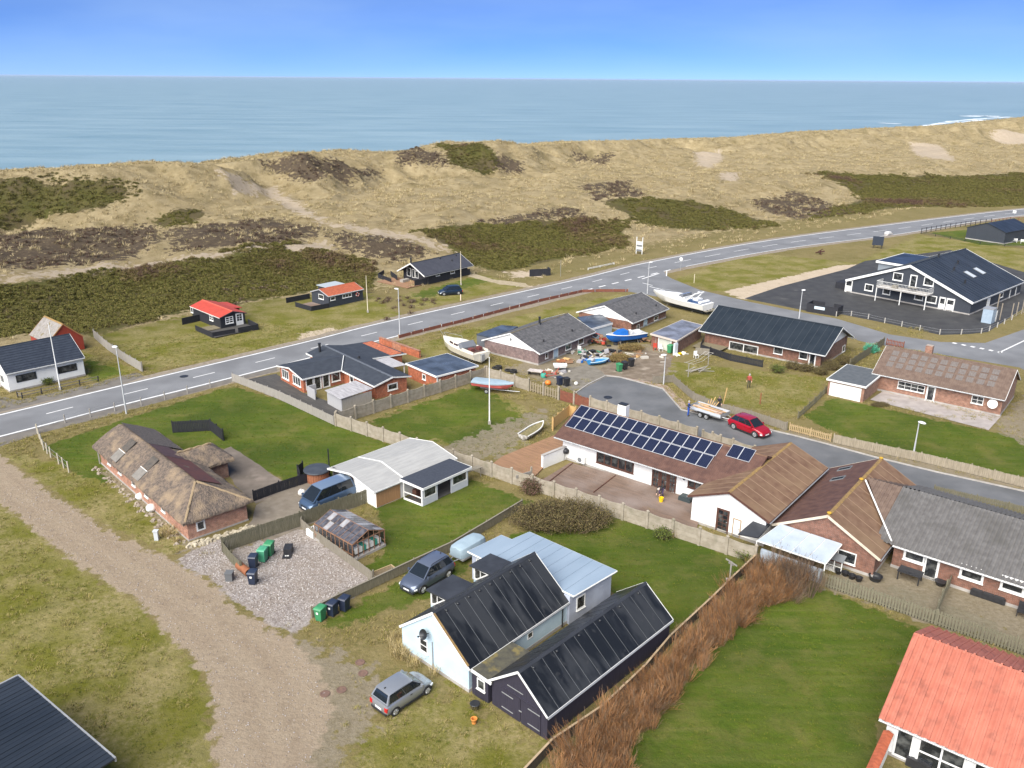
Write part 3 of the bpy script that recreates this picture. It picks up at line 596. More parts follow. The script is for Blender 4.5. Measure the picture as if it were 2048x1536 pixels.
    vv = nod(nt,'ShaderNodeTexVoronoi'); vv.inputs['Scale'].default_value = 9; L(tc.outputs['Object'],vv.inputs[0]); sp = nod(nt,'ShaderNodeSeparateColor'); L(vv.outputs['Color'],sp.inputs[0])
    sh = mix(sp.outputs[0],mix(med,(.19,.16,.145),(.24,.205,.185)),(.40,.365,.345)); sh = mix(math_('MULTIPLY',patch,.3),sh,(.27,.215,.16))
    col = mix(attr('shingle',.8),col,sh)
    sc = mix(fine,mix(med,(.12,.118,.028),(.085,.086,.02)),mix(patch,(.13,.11,.036),(.07,.07,.018))); sc = mix(math_('MULTIPLY',noise(.12,6,.45,.6),.7),sc,(.115,.085,.05))
    col = mix(attr('scrub',.8),col,sc)  # scrub tone, which also paints the shade on the knoll's right flank
    he = mix(fine,(.10,.074,.052),mix(med,(.066,.05,.036),(.16,.12,.075)))
    col = mix(attr('heath',1.5),col,he)
    sa = mix(fine,(.47,.385,.285),mix(med,(.41,.335,.24),(.52,.43,.33)))
    col = mix(attr('sand',1.1),col,sa)
    col = mix(math_('MULTIPLY',vf,.18),col,(.03,.028,.012))
    L(col,b.inputs['Base Color'])
    nb = nod(nt,'ShaderNodeTexNoise'); nb.inputs['Scale'].default_value = 2.4; nb.inputs['Detail'].default_value = 9; nb.inputs['Roughness'].default_value = .75; L(tc.outputs['Object'],nb.inputs[0])
    dn = nod(nt,'ShaderNodeAttribute',attribute_name='dune'); bd = math_('ADD',.16,math_('MULTIPLY',dn.outputs['Fac'],.5))
    bp = nod(nt,'ShaderNodeBump'); bp.inputs['Strength'].default_value = 1; L(bd,bp.inputs['Distance']); L(nb.outputs[0],bp.inputs['Height']); L(bp.outputs[0],b.inputs['Normal'])
    return m
gm_ = groundmat()
for i,nm_ in enumerate(('ground','dunes','lawn','gravel_yard','gravel_track')): ground_piece(nm_,kindf == i,gm_)

seam_ = bpy.data.materials.new('sea_water'); seam_.use_nodes = True; nt = seam_.node_tree; b = nt.nodes['Principled BSDF']
b.inputs['Base Color'].default_value = (.055,.15,.205,1); b.inputs['Roughness'].default_value = .35; b.inputs['IOR'].default_value = 1.33
tc = nod(nt,'ShaderNodeTexCoord'); mp = nod(nt,'ShaderNodeMapping'); mp.inputs['Rotation'].default_value = (0,0,-COAST); mp.inputs['Scale'].default_value = (.35,1,1); nt.links.new(tc.outputs['Object'],mp.inputs[0])
hs = []
for sc,am in ((.022,1.6),(.12,.9),(.6,.22)):
    n = nod(nt,'ShaderNodeTexNoise'); n.inputs['Scale'].default_value = sc; n.inputs['Detail'].default_value = 5; nt.links.new(mp.outputs[0],n.inputs[0])
    q = nod(nt,'ShaderNodeMath',operation='MULTIPLY'); q.inputs[1].default_value = am; nt.links.new(n.outputs[0],q.inputs[0]); hs.append(q)
a1 = nod(nt,'ShaderNodeMath'); nt.links.new(hs[0].outputs[0],a1.inputs[0]); nt.links.new(hs[1].outputs[0],a1.inputs[1]); a2 = nod(nt,'ShaderNodeMath'); nt.links.new(a1.outputs[0],a2.inputs[0]); nt.links.new(hs[2].outputs[0],a2.inputs[1])
bp = nod(nt,'ShaderNodeBump'); bp.inputs['Strength'].default_value = .8; bp.inputs['Distance'].default_value = 1.0; nt.links.new(a2.outputs[0],bp.inputs['Height']); nt.links.new(bp.outputs[0],b.inputs['Normal'])
nm = nod(nt,'ShaderNodeTexNoise'); nm.inputs['Scale'].default_value = .03; nm.inputs['Detail'].default_value = 9; nm.inputs['Roughness'].default_value = .65; m2_ = nod(nt,'ShaderNodeMapping'); m2_.inputs['Rotation'].default_value = (0,0,-COAST+R(6)); m2_.inputs['Scale'].default_value = (.3,1,1); nt.links.new(tc.outputs['Object'],m2_.inputs[0]); nt.links.new(m2_.outputs[0],nm.inputs[0])
mx = nod(nt,'ShaderNodeMix',data_type='RGBA'); mx.inputs[6].default_value = (.14,.23,.265,1); mx.inputs[7].default_value = (.245,.34,.37,1); mr_s = nod(nt,'ShaderNodeMapRange'); mr_s.inputs[1].default_value = .3; mr_s.inputs[2].default_value = .7; nt.links.new(nm.outputs[0],mr_s.inputs[0]); nt.links.new(mr_s.outputs[0],mx.inputs[0]); nt.links.new(mx.outputs[2],b.inputs['Base Color'])
b_ = MB(); SEA = -6.0
b_.add([(-60000,-400,SEA),(60000,-400,SEA),(60000,90000,SEA),(-60000,90000,SEA)],[(0,1,2,3)]); b_.build('sea',seam_,kind='structure')
foamm = mat('sea_foam',(.80,.82,.84),(.50,.60,.66),scale=.25,rough=.6,detail=6)
fb = MB()
for pts,wd in (([(1850,252),(1890,246),(1930,244),(1970,240)],5),([(1935,233),(1960,232),(2000,233)],14),([(1760,246),(1800,248)],6),([(1890,244),(1960,238),(2020,234)],5)):
    P = catmull([g(px,py,SEA) for px,py in pts],8)
    for i,(p,q) in enumerate(zip(P,P[1:])):
        d = np.array(q)-p; n = np.array([-d[1],d[0]])/(np.linalg.norm(d)+1e-6); w1 = wd*(.4+vnoise(np.array([i*.9]),np.array([wd]),3)[0]); w2 = wd*(.4+vnoise(np.array([(i+1)*.9]),np.array([wd]),3)[0])
        fb.add([(*(np.array(p)-n*w1),SEA+.12),(*(np.array(q)-n*w2),SEA+.12),(*(np.array(q)+n*w2),SEA+.12),(*(np.array(p)+n*w1),SEA+.12)],[(0,1,2,3)])
fb.build('surf',foamm,kind='structure')

hz = bpy.data.materials.new('sea_haze'); hz.use_nodes = True; hz.node_tree.nodes.remove(hz.node_tree.nodes['Principled BSDF']); pv = hz.node_tree.nodes.new('ShaderNodeVolumePrincipled'); pv.inputs['Color'].default_value = (.62,.77,1,1); pv.inputs['Density'].default_value = 2.2e-5
hz.node_tree.links.new(pv.outputs[0],hz.node_tree.nodes['Material Output'].inputs['Volume']); b_ = MB(); b_.box(-60500,60500,-900,90500,-10.5,36.5); b_.build('haze',hz,kind='stuff')
# ---------------------------------------------------------------- roads, paths, paved yards
asphalt = mat('worn_grey_asphalt',(.150,.155,.165),(.185,.19,.20),scale=.35,stretch=(1,1,1),rough=.85,bump=.004,bscale=60,c3=(.125,.128,.135),s3=.12,f3=(.5,.7))
asphalt2 = mat('cul_de_sac_asphalt',(.105,.11,.118),(.135,.138,.145),scale=.5,rough=.8,bump=.004,bscale=60,c3=(.085,.088,.092),s3=.2,f3=(.5,.7))
parkm = mat('black_car_park_asphalt',(.032,.032,.034),(.05,.05,.05),scale=.6,rough=.8,bump=.004,bscale=50,c3=(.085,.082,.078),s3=.5,f3=(.62,.75))
pavem = mat('brown_paving',(.20,.17,.135),(.15,.125,.095),scale=1.2,rough=.9,bump=.006,bscale=30,c3=(.24,.205,.16),s3=.5)
pinkpave = mat('pinkish_paving',(.33,.25,.20),(.25,.185,.145),scale=1.4,rough=.9,bump=.01,bscale=12,c3=(.18,.14,.09),s3=.6)
shoulder = mat('gravel_shoulder',(.26,.22,.17),(.18,.15,.11),scale=2,rough=.95,bump=.01,bscale=14)
linem = mat('road_paint',(.74,.74,.73),(.60,.60,.59),scale=2,rough=.6)
def resample(P,st,closed=True):
    out = []
    for p,q in zip(P,P[1:]+(P[:1] if closed else [])):
        n = max(1,int(seglen(p,q)/st)); out += [(p[0]+(q[0]-p[0])*i/n,p[1]+(q[1]-p[1])*i/n) for i in range(n)]
    return out
def sheet(name,P,m,z,jit=0.0,kind='structure',st=.35):
    if jit:
        P = resample(P,st); a = np.array(P); n = fbm(a[:,0],a[:,1],1.3,3,31)-.5; n2 = fbm(a[:,0],a[:,1],1.3,3,57)-.5; P = [(p[0]+jit*2*n[i],p[1]+jit*2*n2[i]) for i,p in enumerate(P)]
    b = MB(); b.add([(p[0],p[1],z) for p in P],[tuple(range(len(P)))]); b.v = list(b.v)
    me = b.mesh(name,m)
    if me.polygons[0].normal.z < 0: me.flip_normals()
    return put(name,me,kind=kind)
def strip(b,P,w,z,d0=None,d1=None):
    acc = 0
    for p,q in zip(P,P[1:]):
        l = seglen(p,q); a,e = 0,l
        if d0 is not None: a = max(0,d0-acc); e = min(l,d1-acc)
        if e > a+1e-4:
            d = ((q[0]-p[0])/l,(q[1]-p[1])/l); n = (-d[1]*w/2,d[0]*w/2); s_ = (p[0]+d[0]*a,p[1]+d[1]*a); t_ = (p[0]+d[0]*e,p[1]+d[1]*e)
            b.add([(s_[0]-n[0],s_[1]-n[1],z),(t_[0]-n[0],t_[1]-n[1],z),(t_[0]+n[0],t_[1]+n[1],z),(s_[0]+n[0],s_[1]+n[1],z)],[(0,1,2,3)])
        acc += l
    return acc
def offset(P,o):
    out = []
    for i,p in enumerate(P):
        a = P[max(0,i-1)]; c = P[min(len(P)-1,i+1)]; l = seglen(a,c); out.append((p[0]-(c[1]-a[1])/l*o,p[1]+(c[0]-a[0])/l*o))
    return out
ext0 = (-62.0,75.0)
up = catmull([(-90,48),(-72,65.5)]+G([(0,830),(249,770),(600,687),(793,639),(1150,560),(1301,524),(1532,482),(1798,447),(2048,418)])+[(215,277),(330,325)],5)
lo_ = catmull([(-86,43.5),(-68.5,60)]+G([(0,873),(211,818),(457,757),(758,681),(1150,585),(1327,542),(1563,498),(1798,468),(2048,430)])+[(211,266),(328,314)],5)
n_ = min(len(up),len(lo_)); up,lo_ = up[:n_],lo_[:n_]
cl = [((a[0]+c[0])/2,(a[1]+c[1])/2) for a,c in zip(up,lo_)]
sheet('verge',offset(up,1.6)+offset(lo_,-1.9)[::-1],shoulder,.004,.25)
sheet('main_road',offset(up,.35)+offset(lo_,-.3)[::-1],asphalt,.012)
mkb = MB(); strip(mkb,up,.28,.016); k0 = next(i for i,p in enumerate(lo_) if p[0] > g(1160,583)[0]); k1 = next(i for i,p in enumerate(lo_) if p[0] > g(1350,537)[0]); strip(mkb,lo_[:k0],.28,.016); strip(mkb,lo_[k1:],.2,.016)
tot = sum(seglen(a,c) for a,c in zip(cl,cl[1:])); ph = None
acc = 0; xa = g(95,826)[0]
for a,c in zip(cl,cl[1:]):
    if a[0] <= xa <= c[0]: ph = acc+seglen(a,c)*(xa-a[0])/(c[0]-a[0])
    acc += seglen(a,c)
s_ = ph-8.25*6
while s_ < tot: strip(mkb,cl,.16,.016,s_,s_+(2.75 if s_ < ph+110 else 5.0)); s_ += 8.25 if s_ < ph+110 else 9.5
sheet('footpath',G([(-60,905),(0,893),(75,868),(240,826),(470,763),(555,742),(553,735),(457,758),(211,819),(0,875),(-60,890)]),mat('footpath_asphalt',(.16,.145,.125),(.12,.108,.095),scale=1,rough=.9),.0075)
side = G([(1160,584),(1240,556),(1327,541),(1333,551),(1345,558),(1400,580),(1500,604),(1615,627),(1672,637),(1780,669),(1881,684),(1970,686),(2048,659),(2160,625),(2300,640),(2200,760),(2048,740),(2039,735),(1808,697),(1740,687),(1600,650),(1500,628),(1420,616),(1330,596),(1262,584)])
sheet('pull_in',G([(-60,800),(0,792),(36,800),(120,783),(200,764),(270,745),(290,752),(240,770),(70,808),(-60,838)]),MATS['footpath_asphalt'],.0085,.25)
sheet('side_road',side,asphalt,.008)
for a in range(7):
    p = g(1172+a*26,580.5-a*6.3); q = g(1172+a*26+13,580.5-(a+.5)*6.3); strip(mkb,[p,q],.35,.016)
for a in range(6): p = g(1905+a*18.2,685.5+a*3.6); q = g(1913+a*18.2,687.5+a*3.6); strip(mkb,[p,q],.55,.016)
strip(mkb,G([(1997,706),(2060,676)]),.22,.016); strip(mkb,G([(1284,558),(1318,547)]),.3,.016); strip(mkb,G([(1299,573),(1330,581)]),.25,.016); strip(mkb,G([(1285,566),(1305,571)]),.2,.016)
mkb.build('road_marking',linem,kind='structure')
cul = G([(1152,786),(1177,769),(1212,752),(1240,755),(1300,771),(1325,778),(1340,795),(1362,820),(1440,838),(1546,862),(1585,871),(1651,888),(1746,914),(1870,944),(2060,986),(2200,1020),(2200,1060),(2060,1022),(1861,985),(1760,975),(1620,940),(1500,908),(1392,880),(1310,862),(1230,838)])
sheet('cul_de_sac',cul,asphalt2,.009)
sheet('kerb_pavement',G([(1212,748),(1300,764),(1335,772),(1365,800),(1375,815),(1440,830),(1546,856),(1546,862),(1440,838),(1362,820),(1340,795),(1325,778),(1300,771),(1240,755)]),pinkpave,.013,.12)
kb = MB()
for pts in ([(1152,786),(1177,769),(1212,752),(1240,755),(1300,771),(1325,778),(1340,795),(1362,820),(1440,838),(1546,862),(1585,871),(1651,888),(1746,914),(1870,944),(2060,986)],):
    P = G(pts)
    for p,q in zip(P,P[1:]):
        l = seglen(p,q); kb.M = Matrix.Translation((p[0],p[1],0)) @ Matrix.Rotation(math.atan2(q[1]-p[1],q[0]-p[0]),4,'Z'); kb.box(0,l,-.06,.07,0,.11)
kb.build('kerb',concgrey,kind='structure')
sheet('driveway',G([(1180,745),(1212,752),(1240,755),(1300,771),(1330,745),(1350,712),(1290,700),(1240,720)]),mat('earthy_drive',(.19,.15,.11),(.13,.10,.07),scale=1.2,rough=.95,bump=.02,bscale=8,c3=(.28,.235,.185),s3=.7),.010,.4)
sheet('concrete_yard',G([(1090,745),(1180,728),(1215,752),(1150,785),(1120,770)]),mat('grey_slabs',(.20,.18,.15),(.14,.125,.10),scale=1.2,rough=.95),.011,.2)
sheet('car_park',G([(1489,597),(1560,573),(1694,538),(1730,522),(1900,500),(2100,560),(2080,600),(2045,618),(1976,664),(1940,668),(1881,670),(1780,648),(1669,626),(1615,622)]),parkm,.013)
sheet('paved_drive',G([(485,1062),(505,1040),(512,1010),(600,962),(650,950),(720,965),(750,1000),(612,1052),(530,1086)]),pavem,.014,.05)
sheet('concrete_yard',G([(430,905),(462,893),(565,962),(600,975),(510,1008),(500,1000),(470,970)]),mat('stained_concrete',(.17,.14,.115),(.12,.10,.08),scale=.8,rough=.9,c3=(.22,.18,.15),s3=.5),.012,.15)
sheet('path',GT([(940,545),(985,560),(1050,568),(1060,576),(1000,570),(935,553)]),mat('trodden_sand',(.36,.30,.20),(.27,.22,.14),scale=2,rough=.95),.01,.3)
sheet('terrace',G([(1740,800),(1766,783),(1996,829),(2003,832),(1977,861)]),mat('terrace_slabs',(.36,.32,.30),(.28,.25,.235),scale=1.1,rough=.9,bump=.003,bscale=30),.05)
# ---------------------------------------------------------------- buildings
def dish(par,F,u,z,r=.42,m=galv,arm=.45):
    b = MB(); b.M = F @ Matrix.Translation((u,-arm,z)) @ Matrix.Rotation(R(90),4,'X') @ Matrix.Rotation(R(-20),4,'X')
    b.lathe([(.0,0),(r*.5,.03),(r*.85,.09),(r,.14),(r*.99,.155),(r*.8,.11),(r*.4,.045),(0,.02)],n=18); o = b.build('satellite_dish',m,par,smooth=50)
    a = MB(); a.M = F; a.tube((u,0,z-.1),(u,-arm,z),.025,n=6); a.tube((u,-arm,z-r*.6),(u,-arm-.5,z+.1),.015,n=5); a.box(u-.04,u+.04,-arm-.56,-arm-.48,z+.06,z+.14); a.build('arm',darkmetal,o); return o

# pale blue fisherman's house
h = House('pale_blue_house','pale blue gabled cottage under a black sheet roof beside the black garage',(-2.33,40.75),48,9.3,6.18,1.73,4.17,paleblue,.06,.15)
h.roof(eternit,under=joint,sheets=11,gap=.05,ridge=feltblack,barge=white,fascia=white,bargew=.12)
E_ = MB(); E_.M = h.F[0]; E_.box(-.05,.1,0.2,h.slen-.1,.04,.055); E_.build('lichen_edge',lichen,h.r)
for i in range(9): 
    q = MB(); c = h.F[0] @ Vector((.9+i*.95,h.slen-.32,.05)); q.lathe([(.07,-.05),(.09,.02),(.05,.06)],n=8,c=tuple(c)); q.build('roof_vent',darkmetal,h.r)
h.win('W',848,1291,.72,.95,nx=1,ny=2); h.win('S',1060,1270,.5,.45,fw=.05,sill=False)
u,z = h.uv('W',857,1268); dish(h.t,h.F['W'],u,z+.15,.33,darkmetal,.3)
u,z = h.uv('W',866,1300); b = MB(); b.M = h.F['W']; b.tube((u,-.05,.1),(u,-.05,z+.6),.035,n=6); b.build('drainpipe',galv,h.t)
b = MB(); b.tube((8.6,.02,.1),(8.6,.02,1.7),.05,n=6); b.build('drainpipe',darkmetal,h.t)
for x0,x1 in ((2.95,5.2),(6.95,8.85)):
    b = MB(); b.box(x0+.1,x1-.1,4.5,6.62,1.2,2.62); o = b.build('dormer',paleblue,h.t)
    b = MB(); b.slab([(x0-.1,4.55,2.86),(x1+.1,4.55,2.86),(x1+.1,6.85,2.70),(x0-.1,6.85,2.70)],.1); b.build('dormer_roof',feltblack,o)
    b = MB(); T = [(x0+.07,5.2,2.56),(x0+.07,6.5,2.56),(x0+.07,6.5,1.72),(x0+.07,6.3,1.72)]
    for p,q in zip(T,T[1:]+T[:1]): b.tube(p,q,.055,n=5)
    b.tube((x0+.07,5.95,2.55),(x0+.07,5.95,2.0),.03,n=5); b.build('dormer_window',white,o)
    b = MB(); b.add([(x0+.085,5.25,2.55),(x0+.085,6.48,2.55),(x0+.085,6.48,1.74),(x0+.085,6.28,1.74),(x0+.095,5.25,2.55),(x0+.095,6.48,2.55),(x0+.095,6.48,1.74),(x0+.095,6.28,1.74)],[(0,1,2,3),(7,6,5,4),(0,4,5,1),(1,5,6,2),(2,6,7,3),(3,7,4,0)]); b.build('pane',glass,o)
# its flat extension
b = MB(); P = [(9.22,-.05),(13.45,-.35),(13.4,7.1),(11.75,7.35),(11.75,8.3),(8.8,8.5),(8.8,6.1),(9.22,6.1)]
b.prism(P,0,2.12); o = b.build('extension',greyblue,h.t)
P2 = [(9.3,-.3),(13.7,-.6),(13.62,7.28),(11.9,7.5),(11.85,8.5),(8.55,8.7),(8.55,6.2),(9.3,6.2)]
b = MB(); b.prism(P2,2.125,2.30); o2 = b.build('flat_roof',bluegreyroof,o)
for i in range(1,9): b = MB(); y = -.35+i*.88; b.box(9.32 if y < 6.2 else 8.6,13.6 if y < 7.3 else 11.8,y-.012,y+.012,2.302,2.325); b.build('seam',bluegreyroof,o2)
b = MB()
for p,q in zip(P2,P2[1:]+P2[:1]): b.tube((p[0],p[1],2.24),(q[0],q[1],2.24),.06,n=5)
b.build('roof_edge',white,o)
FS = frame((9.22,-.05,0),(.9975,-.0707,0),(.0707,.9975,0),(0,0,1)); FW = frame((8.8,8.5,0),(0,-1,0),(1,0,0),(0,0,1))
window(o,FS,1.1,1.25,.85,1.0); window(o,FW,1.2,1.25,1.5,1.3,nx=3,ny=1)
# mossy lean-to between cottage and garage
b = MB(); b.slab([(.05,-.02,1.72),(.1,-1.6,1.60),(3.75,-1.4,1.60),(3.6,-.02,1.72)],.1); lt = b.build('lean_to_roof',mat('mossy_felt',(.085,.08,.055),(.05,.048,.04),scale=2.5,rough=.95,c3=(.16,.13,.05),s3=1.5,f3=(.52,.66),bump=.02,bscale=14),h.t)
b = MB(); b.slab([(.02,-.05,1.745),(.05,-1.62,1.625),(.15,-1.62,1.625),(.12,-.05,1.745)],.14); b.build('edge_board',white,lt)
b = MB(); b.box(.12,3.5,-1.35,-.06,0,1.5); b.build('lean_to_wall',plumwood,h.t); F2 = frame((.12,-.06,0),(0,-1,0),(1,0,0),(0,0,1)); window(h.t,F2,.75,1.05,.62,.72)

# black garage
h = House('black_garage','long black timber garage with strap-hinged double doors and black sheet roof',(2.05,36.92),47,12.14,4.42,1.69,3.46,plumwood,.12,.12,cat='garage',plinth=False)
h.roof(eternit,under=joint,sheets=13,gap=.05,ridge=feltblack,bargew=.1)
for i in range(6): q = MB(); c = h.F[0] @ Vector((1+i*2.0,h.slen-.3,.05)); q.lathe([(.07,-.05),(.09,.02),(.05,.06)],n=8,c=tuple(c)); q.build('roof_vent',darkmetal,h.r)
for i in range(2):
    u0 = .75+i*1.5; b = MB(); b.M = h.F['W']; b.box(u0+.01,u0+1.47,-.05,-.003,.06,1.62)
    o = b.build('garage_door',plumwood,h.t)
    for k in range(10): pass
    for z in (.35,1.35): q = MB(); q.M = h.F['W']; a = u0+.06 if i == 0 else u0+.55; q.box(a,a+.88,-.065,-.052,z-.03,z+.03); q.build('strap_hinge',galv,o)
q = MB(); q.M = h.F['W']; q.box(.9,3.75,-.06,-.003,1.66,1.74); q.build('lintel',plumwood,h.t); q = MB(); q.M = h.F['W']; q.box(2.15,2.35,-.08,-.055,.82,.88); q.build('door_latch',galv,h.t)
b = MB(); b.M = h.F['W']; b.box(1.2,2.4,-.02,-.003,2.0,2.05); b.build('trim',galv,h.t)

# light grey roofed shed with veranda
h = House('grey_roofed_shed','white and tan shed under a pale grey shallow roof beside the blue van',(-11.33,63.1),46.6,9.35,6.62,1.68,2.31,wallwhite,.35,.25,cat='shed',plinth=False)
h.roof(palegrey,ridge=None,barge=white,gutter=False,bargew=.12)
b = MB()
for k in (0,1): b.M = h.F[k]; x = 3.35 if k == 0 else h.L-3.35; b.box(x-.06,x+.06,0,h.slen,.002,.03)
b.build('roof_joint',white,h.r)
for k in (0,1):
    for i in range(1,12): b = MB(); b.M = h.F[k]; x = h.L*i/12; b.box(x-.01,x+.01,0,h.slen,.001,.012); b.build('seam',palegrey,h.r)
boards(h.t,h.F['S'],0,2.55,.05,1.62,tanwood,bw=.12); boards(h.t,h.F['W'],0.05,1.5,.02,1.85,blackwood,bw=.14)
door(h.t,h.F['W'],2.1,.85,1.75,dm=white); b = MB(); b.M = h.F['W']; b.box(2.62,3.05,-.02,-.002,0,1.95); b.build('dark_panel',brownwood,h.t)
b = MB(); b.M = h.F['W']; b.box(3.2,5.75,-.03,-.002,.05,1.6); o = b.build('garage_door',white,h.t)
for i in range(5): q = MB(); q.M = h.F['W']; q.box(3.2,5.75,-.036,-.031,.3+i*.3,.312+i*.3); q.build('groove',joint,o)
vf = Matrix.Translation((0,0,0))
b = MB(); b.slab([(2.75,-.02,2.0),(3.2,-2.45,1.78),(8.9,-2.3,1.78),(8.45,-.02,2.0)],.05); vr = b.build('veranda_roof',mat('navy_roof_felt',(.03,.036,.052),(.042,.05,.068),scale=6,rough=.8),h.t)
b = MB(); PP = [(2.72,0,1.99),(3.17,-2.5,1.77),(8.95,-2.35,1.77),(8.5,0,1.99)]
for p,q in zip(PP,PP[1:]): b.slab([p,q,(q[0],q[1]+.06,q[2]),(p[0]+.05,p[1]+.06,p[2])],.22)
b.build('roof_edge',white,vr)
V = [(3.0,-.1),(3.25,-2.25),(8.6,-2.15),(8.4,-.1)]
b = MB(); b.prism(V,.0,.06); b.build('veranda_floor',deckdark,h.t)
def vwall(a,c,zs,m=white,th=.08): 
    q = MB(); l = seglen(a,c); q.M = Matrix.Translation((a[0],a[1],0)) @ Matrix.Rotation(math.atan2(c[1]-a[1],c[0]-a[0]),4,'Z')
    for x0,x1,z0,z1 in zs: q.box(x0,x1,-th/2,th/2,z0,z1)
    return q,l
l = seglen(V[1],V[2]); q,_ = vwall(V[1],V[2],[(0,.12,0,1.62),(.121,1.6,0,.62),(1.601,1.72,0,1.62),(3.3,3.42,0,1.62),(3.421,l-.121,0,.62),(l-.12,l,0,1.62),(0,l,1.621,1.74)]); q.build('veranda_wall',mat('pale_grey_paint',(.58,.60,.64),(.52,.54,.58),scale=2,rough=.7),h.t)
F3 = frame((V[1][0],V[1][1],0),((V[2][0]-V[1][0])/l,(V[2][1]-V[1][1])/l,0),(-(V[2][1]-V[1][1])/l,(V[2][0]-V[1][0])/l,0),(0,0,1))
window(h.t,F3,.86,1.12,1.44,.98,fw=.1,sill=False); window(h.t,F3,(3.42+l-.12)/2,1.12,l-3.56,.98,fw=.1,sill=False)
q,ll = vwall(V[0],V[1],[(0,.1,0,1.75),(.101,2.05,0,.16),(2.06,2.16,0,1.62),(.1,2.1,.7,.76),(.1,2.1,1.62,1.7)]); q.build('veranda_side',white,h.t)
b = MB(); b.box(4.6,5.2,-1.2,-.8,.06,.5); b.box(4.65,5.15,-.85,-.75,.5,1.0); b.build('chair',white,h.t); b = MB(); b.box(3.7,4.3,-.9,-.4,.06,.8); b.build('cabinet',brownwood,h.t)

# greenhouse, built hollow: posts, rails, panes
gh = thing('greenhouse','brown framed greenhouse with patchy dark glass roof beside board fence','greenhouse',(-15.23,58.27,0),R(-42))
GL,GW,GE,GR = 4.7,3.05,1.42,2.02; gf = mat('greenhouse_timber',(.27,.145,.085),(.20,.105,.06),scale=3,rough=.8)
b = MB(); b.box(-.06,GL+.06,-.06,GW+.06,0,.22); b.build('base',concgrey,gh)
b = MB(); n = 9
for i in range(n+1):
    x = GL*i/n
    for y in (0,GW): b.box(x-.03,x+.03,y-.03,y+.03,.22,GE)
    b.tube((x,0,GE),(x,GW/2,GR),.028,n=4); b.tube((x,GW,GE),(x,GW/2,GR),.028,n=4)
for i in range(1,6):
    y = GW*i/6; zt = GE+(GR-GE)*(1-abs(2*y/GW-1))
    for x in (0,GL): b.box(x-.025,x+.025,y-.025,y+.025,.22,zt)
for y,z in ((0,GE),(GW,GE),(GW/2,GR),(0,.55),(GW,.55)): b.box(-.04,GL+.04,y-.035,y+.035,z-.035,z+.035)
for x in (0,GL): b.box(x-.03,x+.03,0,GW,GE-.03,GE+.03)
b.build('frame',gf,gh)
ghg = mat('greenhouse_glass',(.30,.31,.33),rough=.08,trans=.9,spec=.6); ghd = mat('algae_dark_glass',(.05,.05,.06),(.11,.11,.125),scale=3,rough=.15,spec=.7)
sl_ = math.hypot(GW/2,GR-GE); cc,nn = GW/2/sl_,(GR-GE)/sl_; rg = random.Random(4)
F0 = frame((0,0,GE+.03),(1,0,0),(0,cc,nn),(0,-nn,cc)); F1 = frame((GL,GW,GE+.03),(-1,0,0),(0,-cc,nn),(0,nn,cc))
pw_ = GL/n; p_ = MB(); p_.box(.03,pw_-.02,.02,sl_/2-.01,0,.008); pd = p_.mesh('roof_pane',ghd); pg = p_.mesh('roof_pane',ghg); plt = p_.mesh('roof_pane',mat('pale_dusty_glass',(.34,.34,.35),(.24,.24,.26),scale=3,rough=.25))
for F in (F0,F1):
    for i in range(n):
        for j in range(2):
            o = put('roof_pane',rg.choice([pd,pd,pd,plt] if F is F0 else [pd,plt,pd,plt]),gh); o.matrix_local = F @ Matrix.Translation((i*pw_,j*sl_/2,.003*j))
p_ = MB(); p_.box(.035,pw_-.035,-.004,.004,.58,GE-.04); pm_ = p_.mesh('side_pane',ghg)
for y in (0,GW):
    for i in range(n): o = put('side_pane',pm_,gh); o.location = (i*pw_,y,0)
b = MB(); b.box(.3,GL-.2,.25,.75,.22,.7); b.box(.3,GL-.2,GW-.75,GW-.25,.22,.7); b.box(GL-.8,GL-.25,.8,GW-.8,.22,.62); b.build('bench',mat('potting_bench',(.24,.20,.15),(.14,.10,.07),scale=4,rough=.9),gh)
for i in range(7): b = MB(); b.box(GL-.75+(i % 2)*.05,GL-.08,.30+i*.36,.6+i*.36,.45,.86); b.build('seed_tray',[white,white,tealp][i % 3],gh)
for i in range(10): b = MB(); b.lathe([(.07,0),(.10,.18)],n=8,c=(.5+i*.38,.5,.70)); b.build('plant_pot',terracotta,gh)

